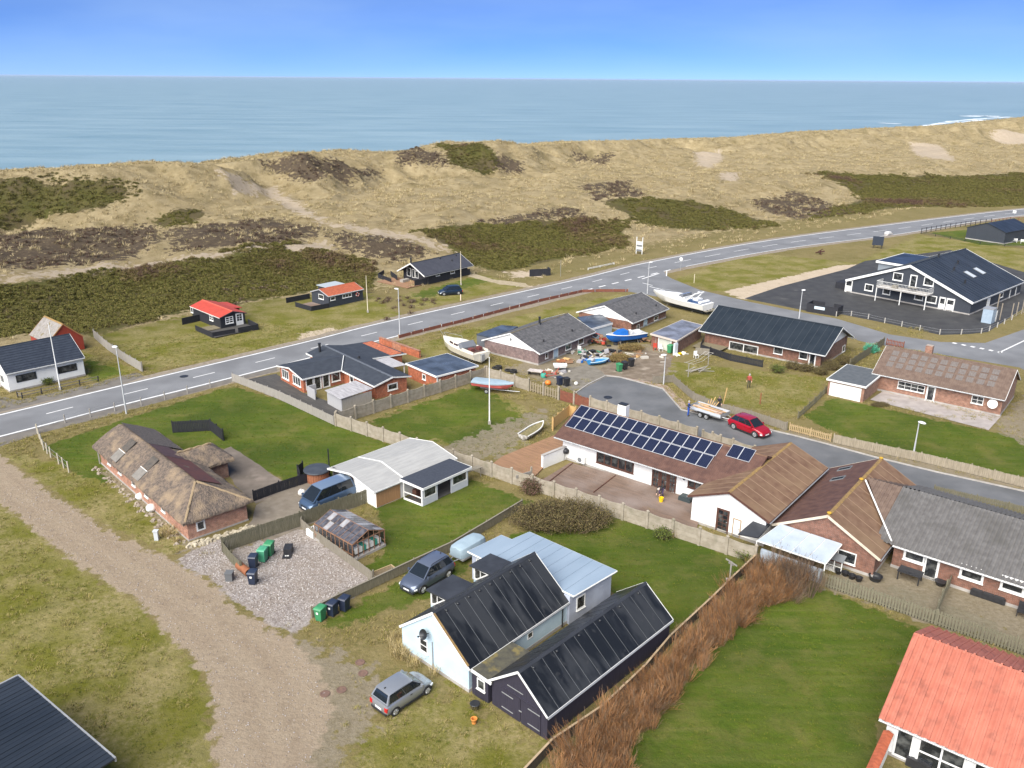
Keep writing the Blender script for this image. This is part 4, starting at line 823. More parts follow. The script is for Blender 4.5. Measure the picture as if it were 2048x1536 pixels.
# thatched cottage: reed roofs as thick rounded shells
th = thing('thatched_cottage','long red brick cottage under a brown thatched roof by the gravel track','house',(-38.75,71.82,0),R(-46.6))
TL,TW = 20.0,5.82
b = MB(); b.box(.45,TL-.45,.45,TW-.45,.12,1.8); b.build('wall',brickmat('light_red_brick',(.46,.22,.14),(.36,.165,.11),(.44,.36,.30)),th); b = MB(); b.box(.4,TL-.4,.4,TW-.4,0,.12); b.build('plinth',concgrey,th)  # main walls in a lighter brick than the wing
def thatch(name,L,W,e,r,hip0,hip1,m,par,Mx,st=.22,seed=1,only=None):
    nx,ny = int(L/st),int(W/st); X,Y = np.meshgrid(np.linspace(0,L,nx+1),np.linspace(0,W,ny+1))
    s = (r-e)/(W*.44); s2 = (r-e)/(W*.56); a = e+Y*s; c = e+(W-Y)*s2; P = [a,c]
    if hip0: P.append(e+hip0[1]+(X)*hip0[0])
    if hip1: P.append(e+hip1[1]+(L-X)*hip1[0])
    k = 14.0; Z = -np.log(sum(np.exp(-k*p) for p in P))/k
    Z += (fbm(X*1,Y*1.6,1.1,4,seed)-.5)*.22+(fbm(X,Y,.35,2,seed+5)-.5)*.10
    vs = [tuple(Mx @ Vector(p)) for p in zip(X.ravel(),Y.ravel(),Z.ravel())]; N = len(vs); w = nx+1
    fs = [(j*w+i,j*w+i+1,(j+1)*w+i+1,(j+1)*w+i) for j in range(ny) for i in range(nx)]
    ring = [i for i in range(nx)]+[j*w+nx for j in range(ny)]+[ny*w+nx-i for i in range(nx)]+[(ny-j)*w for j in range(ny)]
    lowv = [tuple(Vector(vs[i])+Vector((0,0,-.22))) for i in ring]
    fs += [(ring[(i+1) % len(ring)],ring[i],N+i,N+(i+1) % len(ring)) for i in range(len(ring))]; fs.append(tuple(range(N,N+len(ring)))[::-1])
    b = MB(); b.add(vs+lowv,fs); o = b.build(name,m,par,smooth=60)
    return o,None
tr,tz = thatch('roof',TL,TW,1.84,3.52,(1.6,1.0),(.62,0),thatchm,th,Matrix.Identity(4))
def onroof(y0,y1,x0,x1,m,name,off=.09,n=14):
    b = MB(); P = []
    for j in range(n+1):
        for i in range(n+1):
            x = x0+(x1-x0)*i/n; y = y0+(y1-y0)*j/n; P.append((x,y,min(1.84+y*.656,1.84+(TW-y)*.515,1.84+(TL-x)*.62,3.46)+off-.0))
    b.add(P,[(j*(n+1)+i,j*(n+1)+i+1,(j+1)*(n+1)+i+1,(j+1)*(n+1)+i) for j in range(n) for i in range(n)]); 
    return b.build(name,m,tr,smooth=60)
onroof(2.7,4.7,10.6,16.8,feltred,'ridge_felt'); onroof(2.7,4.4,7.0,10.5,mat('dark_maroon_felt',(.09,.05,.055),(.07,.04,.046),scale=2,rough=.85),'ridge_felt'); onroof(2.68,5.6,.4,6.9,thatchd,'dark_thatch')
for x in (4.3,9.3):
    b = MB(); F = frame((x,.12,1.90),(1,0,0),(0,.821,.571),(0,-.571,.821)); b.M = F; b.box(0,1.35,.1,1.15,.02,.10); b.build('eyebrow_hatch',mat('grey_felt_hatch',(.20,.185,.165),(.16,.15,.135),scale=3,rough=.9),tr)
    b = MB(); b.M = F; b.box(-.02,1.37,1.152,1.2,.0,.12); b.build('white_flashing',white,tr)
    b = MB(); b.M = F; b.box(.15,1.3,1.3,2.5,-.02,.06); b.build('dark_patch',mat('blackish_thatch',(.06,.055,.05),(.1,.085,.07),scale=4,rough=.95),tr)  # darker rectangle of thatch above each hatch
for x0,y0,x1,y1 in ((17.0,2.5,19.9,.2),(17.0,2.6,19.9,TW-.2)):
    b = MB(); P = []
    for i in range(13):
        t = i/12; P.append((x0+(x1-x0)*t,y0+(y1-y0)*t,3.46-1.62*t+.08))
    b.path([(p[0],p[1],p[2]-.05) for p in P],.11,n=6); b.build('straw_hip',mat('fresh_straw',(.30,.225,.135),(.21,.155,.095),scale=4,rough=.95,stretch=(3,3,1)),tr,smooth=60)
Fe = frame((TL-.45,.45,0),(0,1,0),(-1,0,0),(0,0,1)); window(th,Fe,1.05,1.0,.72,.85,fw=.12,sill=False); FSs = frame((.45,.45,0),(1,0,0),(0,1,0),(0,0,1))
for u in (2.4,5.0,8.2,11.0,14.5): window(th,FSs,u,1.05,.8,.6)
b = MB(); b.box(.25,.34,.3,.39,0,1.75); b.build('corner_post',concgrey,th)
Mw = Matrix.Translation((5.0,3.6,0)); 
Mwing = Matrix.Translation((11.4,2.8,0)) @ Matrix.Rotation(R(90),4,'Z')
thatch('wing_roof',5.6,4.6,1.78,2.9,None,(.8,.15),thatchm,th,Mwing,seed=11)
b = MB(); b.box(7.3,11.0,5.4,7.9,0,1.72); b.build('wing_wall',brickpale,th)
b = MB(); P = [(9.1,4.3+i*.28,2.84+.04*math.sin(i*2.1)) for i in range(12)]; b.path(P,.11,n=6); b.build('straw_ridge',mat('fresh_straw',(0,0,0)),th,smooth=60)

# white L-shaped bungalow with solar panels
h = House('solar_bungalow','long white rendered bungalow with brown roof covered by blue solar panels',(4.0,73.5),-38.5,18.9,8.6,2.35,4.28,wallwhite,.5,.75)
h.roof(brownroof2,corr=(.18,.022),ridge=brownroof,barge=brownwood,fascia=white,bargew=.14)
spm = bpy.data.materials.new('photovoltaic_cells'); spm.use_nodes = True; nt = spm.node_tree; b_ = nt.nodes['Principled BSDF']; b_.inputs['Roughness'].default_value = .3
tc = nod(nt,'ShaderNodeTexCoord'); br = nod(nt,'ShaderNodeTexBrick'); br.offset = 0; br.inputs['Scale'].default_value = 1; br.inputs['Brick Width'].default_value = .162; br.inputs['Row Height'].default_value = .145; br.inputs['Mortar Size'].default_value = .006
br.inputs['Color1'].default_value = (.006,.009,.028,1); br.inputs['Color2'].default_value = (.008,.012,.036,1); br.inputs['Mortar'].default_value = (.05,.06,.10,1)
nt.links.new(tc.outputs['Object'],br.inputs[0]); nt.links.new(br.outputs[0],b_.inputs['Base Color'])
alu = mat('aluminium_frame',(.62,.63,.65),rough=.4,metal=.3)
p_ = MB(); PWd,PH = 1.04,1.50
p_.box(.03,PWd-.03,.03,PH-.03,.10,.125,0); p_.box(0,.03,0,PH,.09,.135,1); p_.box(PWd-.03,PWd,0,PH,.09,.135,1); p_.box(.03,PWd-.03,0,.03,.09,.135,1); p_.box(.03,PWd-.03,PH-.03,PH,.09,.135,1)
for y in (.3,1.2): p_.box(.2,.26,y-.02,y+.02,.0,.09,1)
pme = p_.mesh('solar_panel',[spm,alu])
(u0,v0),(u1,v1) = h.uv(0,1163,812),h.uv(0,1450,886); (w0,y0),(w1,y1) = h.uv(0,1144,837),h.uv(0,1431,912)
for k in range(14):
    for (a,c,v) in ((u0,u1,v0-PH),(w0,w1,v0-2*PH-.06)):
        o = put('solar_panel',pme,h.r); o.matrix_local = h.F[0] @ Matrix.Translation((a+(c-a)*k/14,v,0)) @ Matrix.Diagonal(((c-a)/14/PWd*.985,1,1,1))
ue,ve = h.uv(0,1467,890)
for k in range(2): o = put('solar_panel',pme,h.r); o.matrix_local = h.F[0] @ Matrix.Translation((ue+k*1.05,ve-PH,0))
b = MB(); x,y = 4.5,4.5; b.box(x-.45,x+.45,y-.05,y+.6,3.9,5.25,0); b.box(x-.4,x+.4,y,y+.55,5.25,5.36,1); b.build('chimney',[wallwhite,darkmetal],h.r)
for cx,cy,w_,hh_,nx_w in ((1230,923,3.95,1.25,5),(1390,966,1.3,1.1,2)): h.win('S',cx,cy,w_,hh_,fm=brownwood,nx=nx_w,fw=.1,mw=.12)
u,_ = h.uv('S',1304,950); u2,_ = h.uv('S',1353,965)
for k in range(3): door(h.t,h.F['S'],u+(u2-u)*(k+.5)/3,(u2-u)/3-.16,1.95,dm=brownwood,gl=glass,glz=(.12,.95),panes=(2,4))
u,z = h.uv('S',1369,957); b = MB(); b.M = h.F['S']; b.box(u-.08,u+.08,-.14,-.002,z-.1,z+.1); b.build('wall_lamp',darkmetal,h.t)
u,z = h.uv('S',1165,920); b = MB(); b.M = h.F['S']; b.box(u-.42,u+.42,-.36,-.05,.3,.9); o = b.build('heat_pump',white,h.t); q = MB(); q.M = h.F['S']; q.M = q.M @ Matrix.Translation((u-.1,-.365,.6)) @ Matrix.Rotation(R(90),4,'X'); q.lathe([(.24,0),(.22,.015)],n=16); q.build('fan_grille',joint,o)
b = MB(); a = h.F['S'] @ Vector((.02,0,0)); gp = h.local(1083.5,937,0); gp = (gp[0],gp[1])
ww = thing('white_garden_wall','white rendered garden wall with grey coping beside the bungalow deck','wall',(*g(1130,918),0),0); q = g(1084,937); p = g(1130,918); l = seglen(p,q); mm = MB(); mm.M = Matrix.Rotation(math.atan2(q[1]-p[1],q[0]-p[0]),4,'Z'); mm.box(0,l,-.12,.12,0,1.3); mm.build('wall',wallwhite,ww); mm2 = MB(); mm2.M = mm.M; mm2.box(-.02,l+.03,-.16,.16,1.302,1.37); mm2.build('coping',concgrey,ww)

# white gabled cross wing, joined to the bungalow
h2 = House('white_gable_wing','white gabled wing with brown striped roof joining the solar bungalow',(19.7,57.4),51.2,12.46,6.93,2.3,3.74,wallwhite,.18,.35)
h2.roof(brownroof,sheets=11,sheetm=brownroof,under=mat('pale_brown_joint',(.235,.155,.10),rough=.9),gap=.03,stripm=mat('pale_brown_joint',(0,0,0)),ridge=lichen,barge=brownwood,fascia=brownwood,jit=1,bargew=.14)
h2.dor('W',1446,1033,.95,1.95,dm=brownwood,gl=glass,glz=(.06,.96),panes=(2,5)); h2.dor('W',1474,1049,.55,1.5,dm=white,fm=mat('oak_frame',(.32,.22,.13),rough=.8))
b = MB(); L_ = [h2.local(1509,1039.4,1.9),h2.local(1543,1046,1.9),h2.local(1516.5,1075,1.6),h2.local(1476,1067.5,1.6)]; b.slab([(L_[0][0],L_[0][1],1.9),(L_[3][0],L_[3][1],1.6),(L_[2][0],L_[2][1],1.6),(L_[1][0],L_[1][1],1.9)],.1); b.build('lean_to_roof',feltblack,h2.t)

# brick gabled house with brown roof
h3 = House('brick_gable_house','red brick house with brown sheet roof and yellow lichen on its ridge',(26.5,53.16),51.4,12.95,8.12,1.7,3.86,brick,.12,.35)
h3.roof(brownroof,sheets=11,sheetm=brownroof2,under=mat('pale_brown_joint',(0,0,0)),gap=.03,ridge=lichen,barge=mat('cream_barge',(.62,.56,.45),(.54,.48,.38),scale=3,rough=.7),fascia=brownwood,jit=1,bargew=.16,sides=(1,))
sw = h3.L/10; q = MB(); q.box(.015,sw-.015,0,h3.slen-.02,0,.024); q.box(sw-.05,sw+.03,0,h3.slen-.02,.025,.036,1); qm = q.mesh('roof_sheet',[brownroof,mat('pale_brown_joint',(0,0,0))])
for i in range(10): o = put('roof_sheet',qm,h3.r); o.matrix_local = h3.F[0] @ Matrix.Translation((i*sw,0,.004+.002*(i % 3)))
for px,py in ((1690,938),(1676,958)): h3.skylight(1,px,py,.75,1.2,fm=joint,gl=carglass)
h3.win('W',1693.5,1114,1.35,.95)
for x,y in ((.3,4.06),(7.6,4.06),(12.8,4.06)): b = MB(); b.lathe([(.05,0),(.17,.04),(.18,.10),(.10,.16),(.02,.18)],n=9,c=(x,y,3.88)); b.build('lichen_clump',mat('bright_yellow_lichen',(.48,.30,.03),(.36,.21,.03),scale=6,rough=.95),h3.r,smooth=60)
# translucent lean-to canopy
b = MB(); CA = [(-.05,7.45,2.0),(-.05,2.75,2.0),(-3.15,2.85,1.72),(-3.15,7.95,1.72)]
for i in range(4):
    a0,a1 = i/4,(i+1)/4; f = lambda p,q,t: tuple(p[k]+(q[k]-p[k])*t for k in range(3))
    A_,B_,C_,D_ = f(CA[0],CA[1],a0+.006),f(CA[0],CA[1],a1-.006),f(CA[3],CA[2],a1-.006),f(CA[3],CA[2],a0+.006); q = MB(); q.slab([A_,D_,C_,B_],.03); q.build('canopy_sheet',polycarb,h3.t)
b = MB()
for i in range(5): t = i/4; p = f(CA[0],CA[1],t); q_ = f(CA[3],CA[2],t); b.tube((p[0],p[1],p[2]-.08),(q_[0],q_[1],q_[2]-.08),.05,n=4)
b.tube(CA[3],CA[2],.05,n=4); b.tube((CA[2][0],CA[2][1],0),CA[2],.05,n=4); b.tube((CA[3][0],CA[3][1],0),CA[3],.05,n=4); b.build('canopy_frame',white,h3.t)
b = MB(); b.box(-3.1,-2.9,3.0,7.6,0,1.1); b.build('canopy_wall',polycarb,h3.t)

# grey corrugated house at the right
h4 = House('grey_corrugated_house','low brick house under a weathered grey corrugated roof at the right edge',(28.05,54.8),-39.3,15.0,11.4,1.95,4.05,brick,.05,.3)
h4.roof(greycorr,corr=(.31,.065),ridge=greycorr,barge=None,fascia=white,gutter=True)
o = None
for cx,cy,w_,hh_ in ((1829.5,1111,1.5,1.05),(1944,1147,1.55,1.1),(2026,1171,1.5,1.1)): h4.win('S',cx,cy,w_,hh_,fw=.16)
h4.dor('S',1862.5,1134,.9,1.78,dm=white,gl=glass,glz=(.08,.95))

(uR,_),(uE,_) = h4.uv(0,1731,962),h4.uv(0,1783,1084)
for k in (0,1):
    b = MB(); b.M = h4.F[k]; sx = (lambda u: u) if k == 0 else (lambda u: h4.L-u); sg = lambda a,c: tuple(sorted((sx(a),sx(c)))); P = [(sx(uR),h4.slen),(sx(uE),0),(sx(-.004),0),(sx(-.004),h4.slen)]
    if k == 0: P = P[:1]+P[1:]
    b.add([(u,v,z) for z in (0,-.1) for u,v in P],[(0,1,2,3),(7,6,5,4),(0,4,5,1),(1,5,6,2),(2,6,7,3),(3,7,4,0)]); wr4 = b.build('wing_roof',brownred,h4.t); h4.corr(k,*sg(-1.25,0),(.31,.065),greycorr)
    for i in range(9):
        f = (i+.5)/9; q = MB(); q.M = h4.F[k]; u = uR+(-1.25-uR)*f; v0 = max(0,h4.slen*(1-(u-uR)/max(.1,uE-uR))) if u < uE else 0; q.box(sx(u)-.07,sx(u)+.07,v0,h4.slen,.0,.035); q.build('corrugation',brownred,wr4)
wq = [h4.uv(0,*q) for q in ((1731,962),(1783,1084))]; b = MB(); b.tube(h4.F[0] @ Vector((*wq[0],.1)),h4.F[0] @ Vector((*wq[1],.1)),.07,n=5); b.build('white_verge',white,h4.t)
# orange roofed house, bottom right
h5 = House('orange_roofed_house','white house under a bright orange profiled steel roof in the near corner',(19.55,36.35),-38.8,9.0,10.3,2.3,4.72,wallwhite,.35,.4)
h5.roof(orangetile,corr=(.44,.05),ridge=orangetile,barge=orangetile,fascia=white,bargew=.12)
for k in (0,1):
    for i in range(20): b = MB(); b.M = h5.F[k]; x = .22+.44*i; b.box(x-.05,x+.05,-.06,h5.slen-.02,.06,.135); b.build('roof_rib',orangetile,h5.r)
F = h5.F['S']; window(h5.t,F,.95,1.1,.95,1.9,fw=.12,sill=False); window(h5.t,F,2.75,1.1,2.3,1.9,fw=.12,nx=2,ny=2,sill=False,mw=.1); window(h5.t,F,5.3,1.1,2.2,1.9,fw=.12,nx=2,ny=2,sill=False,mw=.1)
gw = thing('tile_capped_garden_wall','white garden wall capped with red clay tiles by the orange roofed house','wall',(*g(1775,1470,1.5),0)); p = g(1778,1462,1.6); q = g(1745,1535,1.6); gw.location = (p[0],p[1],0); l = seglen(p,q)+.5; Mg = Matrix.Rotation(math.atan2(q[1]-p[1],q[0]-p[0]),4,'Z')
mm = MB(); mm.M = Mg; mm.box(0,l,-.14,.14,0,1.5); mm.build('wall',wallwhite,gw)
q = MB(); q.profx([(-.26,0),(0,.12),(.26,0),(.26,.03),(0,.16),(-.26,.03)],.01,.19); qm = q.mesh('coping_tile',redtile)
for i in range(int(l/.2)): o = put('coping_tile',qm,gw); o.matrix_local = Mg @ Matrix.Translation((i*.2,0,1.5+.006*(i % 2))) @ Matrix.Rotation(R(2),4,'Y')
# dark flat roofed building in the near left corner
br_ = thing('black_roofed_building','building with black ribbed mono-pitch roof cut off at the bottom left corner','building'); A_ = g(40,1353,2.8); B_ = g(255,1537,2.8); d = (B_[0]-A_[0],B_[1]-A_[1]); l = math.hypot(*d); br_.location = (A_[0],A_[1],0); br_.rotation_euler = (0,0,math.atan2(d[1],d[0]))
b = MB(); b.box(.25,9,-8,-.3,0,2.5); b.build('wall',blackwood,br_)
pm_ = MB(); pm_.box(0,1.0,-.0,.0,0,0); q = MB(); q.box(.008,.992,-8.2,0,2.66,2.76); q.box(.3,.34,-8.2,0,2.76,2.785); q.box(.66,.70,-8.2,0,2.76,2.785); qm = q.mesh('roof_panel',metalroof)
for i in range(10): o = put('roof_panel',qm,br_); o.location = (i*1.0-.2,-.02,0)
b = MB(); b.box(-.25,9.8,-.018,.06,2.55,2.80); b.build('roof_edge',galv,br_); b = MB(); b.box(-.3,-.2,-8.2,-.02,2.55,2.80); b.build('roof_edge',galv,br_)

# brick house with speckled brown roof, right
h = House('terrace_house','brick bungalow with speckled brown corrugated roof, chimney and stone terrace',(41.77,93.35),-38.8,13.8,8.62,2.1,4.37,brickpale,.25,.45)
h.roof(brownred,corr=(.24,.03),ridge=brownred,barge=white,fascia=white,bargew=.1)
pq = MB(); pq.box(.0,.72,0,.78,.052,.066); pm_ = pq.mesh('translucent_roof_patch',mat('pale_roof_patch',(.165,.15,.14),(.115,.095,.085),scale=9,stretch=(2,.3,1),rough=.6))
for j in range(3):
    for i in range(11): o = put('translucent_roof_patch',pm_,h.r); o.matrix_local = h.F[0] @ Matrix.Translation((1.0+i*1.06,1.55+j*.98,0))
h.win('S',1822.5,774,2.9,.9,nx=4,ny=2); h.dor('S',1860.5,791,.8,1.8,gl=glass,glz=(.1,.93)); h.win('S',1955,800,1.2,.9,nx=2,ny=2)
u,z = h.uv('S',1987,806); dish(h.t,h.F['S'],u,z,.5,white,.4)
b = MB(); b.box(4.2,4.95,4.6,5.3,3.9,5.2,0); b.box(4.1,5.05,4.5,5.4,3.9,4.05,1); b.build('chimney',[brickpale,white],h.r)
gp = [h.local(*q,2.0) for q in ((1692.7,726.5),(1651.6,758.2),(1732.3,772.4),(1760.8,755))]; xa,xb,ya,yb = -3.5,.95,-5.0,1.9
b = MB(); b.box(xa+.2,xb-.2,ya+.2,yb,0,1.78); gw_ = b.build('garage_wall',brickpale,h.t); b = MB(); b.box(xa,xb,ya,yb,1.785,1.98,0); b.box(xa+.1,xb-.1,ya+.1,yb-.1,1.98,1.99,1); b.build('garage_roof',[white,mat('slate_felt',(.07,.08,.09),(.10,.11,.12),scale=2,rough=.8)],h.t)
b = MB(); b.box(xa+.45,xb-.5,ya+.14,ya+.198,.03,1.6); o = b.build('garage_door',white,h.t)
for i in range(4): q = MB(); q.box(xa+.45,xb-.5,ya+.132,ya+.139,.3+i*.32,.312+i*.32); q.build('groove',joint,o)

# black metal roofed brick house
h = House('black_metal_roof_house','red brick bungalow under a black standing seam roof with white gable',(25.3,111.1),-39,17.3,10.7,1.95,4.41,brick,.7,.6,gable=wallwhite,gtop=2.3)
h.roof(darkroof,seams=19,seamm=mat('lighter_seam',(.055,.065,.078),rough=.45),ridge=darkroof,barge=white,fascia=white,bargew=.12)  # seams in a lighter grey than the roof between them
h.win('S',1487,697,4.1,1.35,nx=2,fw=.12,sill=False,mw=.12); h.win('S',1556.6,701,1.2,.95); h.win('S',1607,711,1.1,.95); h.dor('S',1624,722,.75,1.75,gl=glass,glz=(.1,.95)); h.win('E',1687,697,1.0,.9)
fence('terrace_screen','low black board screen round the terrace of the brick bungalow',G([(1405,690),(1400,702),(1460,722),(1524,735)]),.95,blackwood,group=None,cat='screen',jit=0)
b = MB(); b.box(.3,4.2,-2.2,.55,.3,.36); b.build('terrace_floor',deckgreen,h.t)

# big charcoal house with balcony
h = House('charcoal_house','large charcoal timber house with white trim, balcony and car park in front',(70.7,127.07),42.3,21.9,20.8,2.1,6.27,charwood,.25,.35)
h.roof(metalroof,seams=22,seamm=mat('roof_rib',(.04,.048,.06),rough=.5),ridge=metalroof,barge=white,fascia=white,bargew=.35)
for a in ((1738,575,1.45,1.15,1,1),(1796,553.4,1.6,1.3,1,1),(1858,563.5,1.6,1.3,1,1),(1773.4,582.5,1.3,1.1,1,1),(1838,593.6,1.4,1.1,1,1),(1862.7,598.4,1.7,1.2,1,1)): h.win('W',*a[:4],nx=a[4],ny=a[5],fw=.13)
u,z = h.uv('W',1826.6,563); b = MB(); door(h.t,h.F['W'],u,1.0,2.1,gl=glass,glz=(.05,.95),z0=z-1.1); h.dor('W',1697,576,1.1,2.0,gl=glass,glz=(.55,.95))
u,z = h.uv('W',1892,609); door(h.t,h.F['W'],u-.62,.85,1.95,gl=glass,glz=(.5,.92)); door(h.t,h.F['W'],u+.62,1.1,1.95,gl=glass,glz=(.55,.9))
(ua,za),(ub,zb_) = h.uv('W',1772,574),h.uv('W',1858,590); bz = 2.35; ua,ub = ua-.6,ub+.6; b = MB(); b.M = h.F['W']; b.box(ua,ub,-2.3,-.01,bz-.14,bz); bal = b.build('balcony',concgrey,h.t)
b = MB(); b.M = h.F['W']
for u in (ua+.1,(ua+ub)/2,ub-.1): b.box(u-.06,u+.06,-2.28,-2.16,0,bz-.141)
b.build('column',white,bal); b = MB(); b.M = h.F['W']
for p,q in (((ua,-2.27),(ub,-2.27)),((ua,-2.27),(ua,-.1)),((ub,-2.27),(ub,-.1))):
    for z in (bz+.12,bz+1.0): b.tube((*p,z),(*q,z),.03,n=5)
    n = int(seglen(p,q)/.22)
    for i in range(n+1): b.tube((p[0]+(q[0]-p[0])*i/n,p[1]+(q[1]-p[1])*i/n,bz),(p[0]+(q[0]-p[0])*i/n,p[1]+(q[1]-p[1])*i/n,bz+1.0),.014,n=4)
b.build('railing',white,bal); b = MB(); b.M = h.F['W']; b.box(ua+2.2,ua+3.0,-1.6,-.9,bz,bz+.5); b.box(ua+4.6,ua+6,-1.4,-.6,bz+.55,bz+.6); b.build('balcony_furniture',greywood,bal)
for px,py in ((1915.5,527),(1908,540),(1930,566)): h.vent(0,px,py,.2,.5)
h.vent(1,1877,514,.2,.5)
for px,py in ((1940,549),(1959,542)): h.skylight(0,px,py,1.4,1.9,fm=joint,gl=mat('pale_skylight',(.50,.54,.58),rough=.2))
u,z = h.uv('S',1976,607); door(h.t,h.F['S'],u,1.0,1.8); h.win('S',2003,590,1.4,.8); b = MB(); b.M = h.F['S']; u,z = h.uv('S',2020,585); b.box(u-.1,u+.1,-.06,0,0,1.9); u,z = h.uv('S',2033,575); b.box(u-.1,u+.1,-.06,0,0,1.9); b.build('trim',white,h.t)
b = MB(); b.box(9,19.3,14.6,19.6,2,4.0); o = b.build('attic_box',mat('grey_cladding',(.22,.25,.28),rough=.7),h.t); b = MB(); b.box(8.7,19.6,14.2,20.0,4.005,4.36,1); b.box(8.9,19.4,14.4,19.8,4.36,4.375,0); b.build('flat_roof',[metalroof,white],o)
b = MB(); b.box(1.5,8.5,20.4,23.2,0,1.1); b.build('rear_screen',blackwood,h.t)

# two grey roofed brick houses in the middle, with car ports
h = House('mauve_brick_house','mauve brick house with white gable and grey slate sheet roof behind the cruiser',(3.44,101.15),51.9,12.83,9.49,1.62,3.44,brickmauve,.2,.35,gable=wallwhite)
h.roof(slate,sheets=11,rows=3,gap=.02,ridge=mat('lichen_ridge',(.16,.13,.07),(.09,.085,.075),scale=3,rough=.95),barge=white,fascia=white,bargew=.12,lap=.016)
h.win('S',1093,711,.6,.75); h.dor('S',1111,711,.95,1.5,dm=paleblue,fm=white); h.win('S',1136.4,693.3,1.3,.8); h.win('S',1161.7,682.4,1.3,.8)
for q in ((1087,683.6),(1144,663)): h.vent(0,*q,.13,.3)
h.flue(0,1079,648,.9,.14); u,z = h.uv('W',1022,679); b = MB(); b.M = h.F['W']; b.box(u-.06,u+.06,-.06,-.001,z-.25,z+.25); b.box(u-.25,u+.25,-.07,-.04,z,z+.04); b.build('wall_ornament',darkmetal,h.t)
b = MB(); P = [h.local(*q,2.05) for q in ((953,668),(990,676),(1036,653),(1003,650))]; b.slab([(*p,2.05) for p in P],.15); an = b.build('annex_roof',feltblue,h.t)
b = MB(); b.prism([(p[0]*.97+.03*P[0][0]+.05,p[1]) for p in P],0,1.88); b.build('annex_wall',mat('grey_panel',(.12,.13,.15),rough=.7),h.t)
h6 = House('brick_house','brown brick house with white gable and grey slate sheet roof by the white yacht',(17.07,116.29),51.8,10.59,9.67,1.45,3.2,brick,.2,.35,gable=wallwhite)
h6.roof(slate,sheets=9,rows=3,gap=.02,ridge=slate,barge=white,fascia=white,bargew=.14,lap=.016)
for q in ((1272,628.7),(1312,613)): h6.vent(0,*q,.13,.3)
h6.win('S',1276,654,.7,.8); h6.dor('S',1290,655,.9,1.4,dm=paleblue); h6.win('S',1312,636,1.2,.7)
cp = thing('flat_roofed_link','pale blue boarded link with wet black flat roof between the two grey roofed houses','garage',(*g(1181,657,2.2),0)); Q = [g(1154,634,1.75),g(1181,658,1.75),g(1225,646,1.75),g(1203,628,1.75)]; o0 = cp.location
b = MB(); b.slab([(q[0]-o0[0],q[1]-o0[1],1.75) for q in Q],.12); b.build('roof',feltblue,cp)
b = MB(); p,q = Q[1],Q[2]; l = seglen(p,q); b.M = Matrix.Translation((p[0]-o0[0],p[1]-o0[1],0)) @ Matrix.Rotation(math.atan2(q[1]-p[1],q[0]-p[0]),4,'Z'); b.box(-.05,l+.05,-.04,.0,1.5,1.8,0); b.box(0,l,.06,.2,0,1.62,1); b.build('wall',[white,mat('pale_blue_boards',(.42,.50,.58),(.36,.44,.52),scale=3,stretch=(8,8,.4),rough=.7)],cp)
h = thing('brick_garage','flat roofed brick garage with puddled grey felt and junk at its door','garage',(*g(1350,706),0)); Q = [g(*q,1.85) for q in ((1300,667),(1354,682),(1407,650),(1364,639))]; o0 = h.location; cx_ = sum(q[0] for q in Q)/4; cy_ = sum(q[1] for q in Q)/4
b = MB(); b.slab([(q[0]-o0[0],q[1]-o0[1],1.85) for q in Q],.2,0); b.slab([(cx_+(q[0]-cx_)*.95-o0[0],cy_+(q[1]-cy_)*.95-o0[1],1.865) for q in Q],.01,1); b.build('roof',[mat('pale_fascia',(.52,.46,.40),rough=.8),mat('puddled_felt',(.10,.105,.125),(.22,.23,.27),scale=.7,rough=.5,rough2=.15)],h)
W_ = [(cx_+(q[0]-cx_)*.93-o0[0],cy_+(q[1]-cy_)*.93-o0[1]) for q in Q]; b = MB(); b.prism(W_,0,1.66); b.build('wall',brick,h)
p,q = W_[0],W_[1]; l = seglen(p,q); F = frame((p[0],p[1],0),((q[0]-p[0])/l,(q[1]-p[1])/l,0),(-(q[1]-p[1])/l,(q[0]-p[0])/l,0),(0,0,1)); b = MB(); b.M = F; b.box(1.3,l-1.0,-.05,-.002,.02,1.5); b.build('garage_door',mat('pale_green_door',(.50,.52,.44),rough=.7),h); b = MB(); b.M = F; b.box(1.15,1.29,-.06,-.002,0,1.6); b.box(l-.99,l-.85,-.06,-.002,0,1.6); b.build('door_frame',white,h)

# orange brick house by the road
om = thing('orange_brick_house','orange brick bungalow with black felt roofs beside the main road','house',(-25.55,100.64,0),R(-49.2))
def zl(y): return 1.73+y/2.36*.55
def zr(y): return 2.28-(y-2.36)*.19 if y < 5.1 else 2.28-2.74*.19-(y-5.1)*.055
b = MB(); b.prism([(.3,.3),(15.4,.3),(15.4,4.5),(7.0,4.6),(7.2,9.3),(.5,9.1)],0,1.62); b.build('wall',brickorange,om)
b = MB(); b.profx([(.3,1.625),(4.5,1.625),(2.36,2.2)],15.3,15.4); b.build('gable',brickorange,om)
b = MB(); rf_ = None
b.slab([(0,-.1,zl(-.1)),(15.75,-.1,zl(-.1)),(15.75,2.36,2.28),(0,2.36,2.28)],.1); b.slab([(0,2.36,2.28),(15.75,2.36,2.28),(15.6,4.95,zr(4.95)),(7.2,5.05,zr(5.05)),(.1,5.05,zr(5.05))],.1); b.slab([(.1,5.05,zr(5.05)),(7.2,5.05,zr(5.05)),(7.45,9.75,zr(9.75)),(.2,9.35,zr(9.35))],.1)
mr_ = b.build('roof',mat('navy_black_felt',(.024,.03,.042),(.036,.044,.058),scale=1.5,rough=.75,bump=.004,bscale=40),om)
b = MB(); b.box(0,15.75,2.2,2.52,2.27,2.305); b.build('ridge_strip',mat('grey_ridge_felt',(.11,.125,.15),(.08,.09,.11),scale=4,rough=.8),mr_)
b = MB()
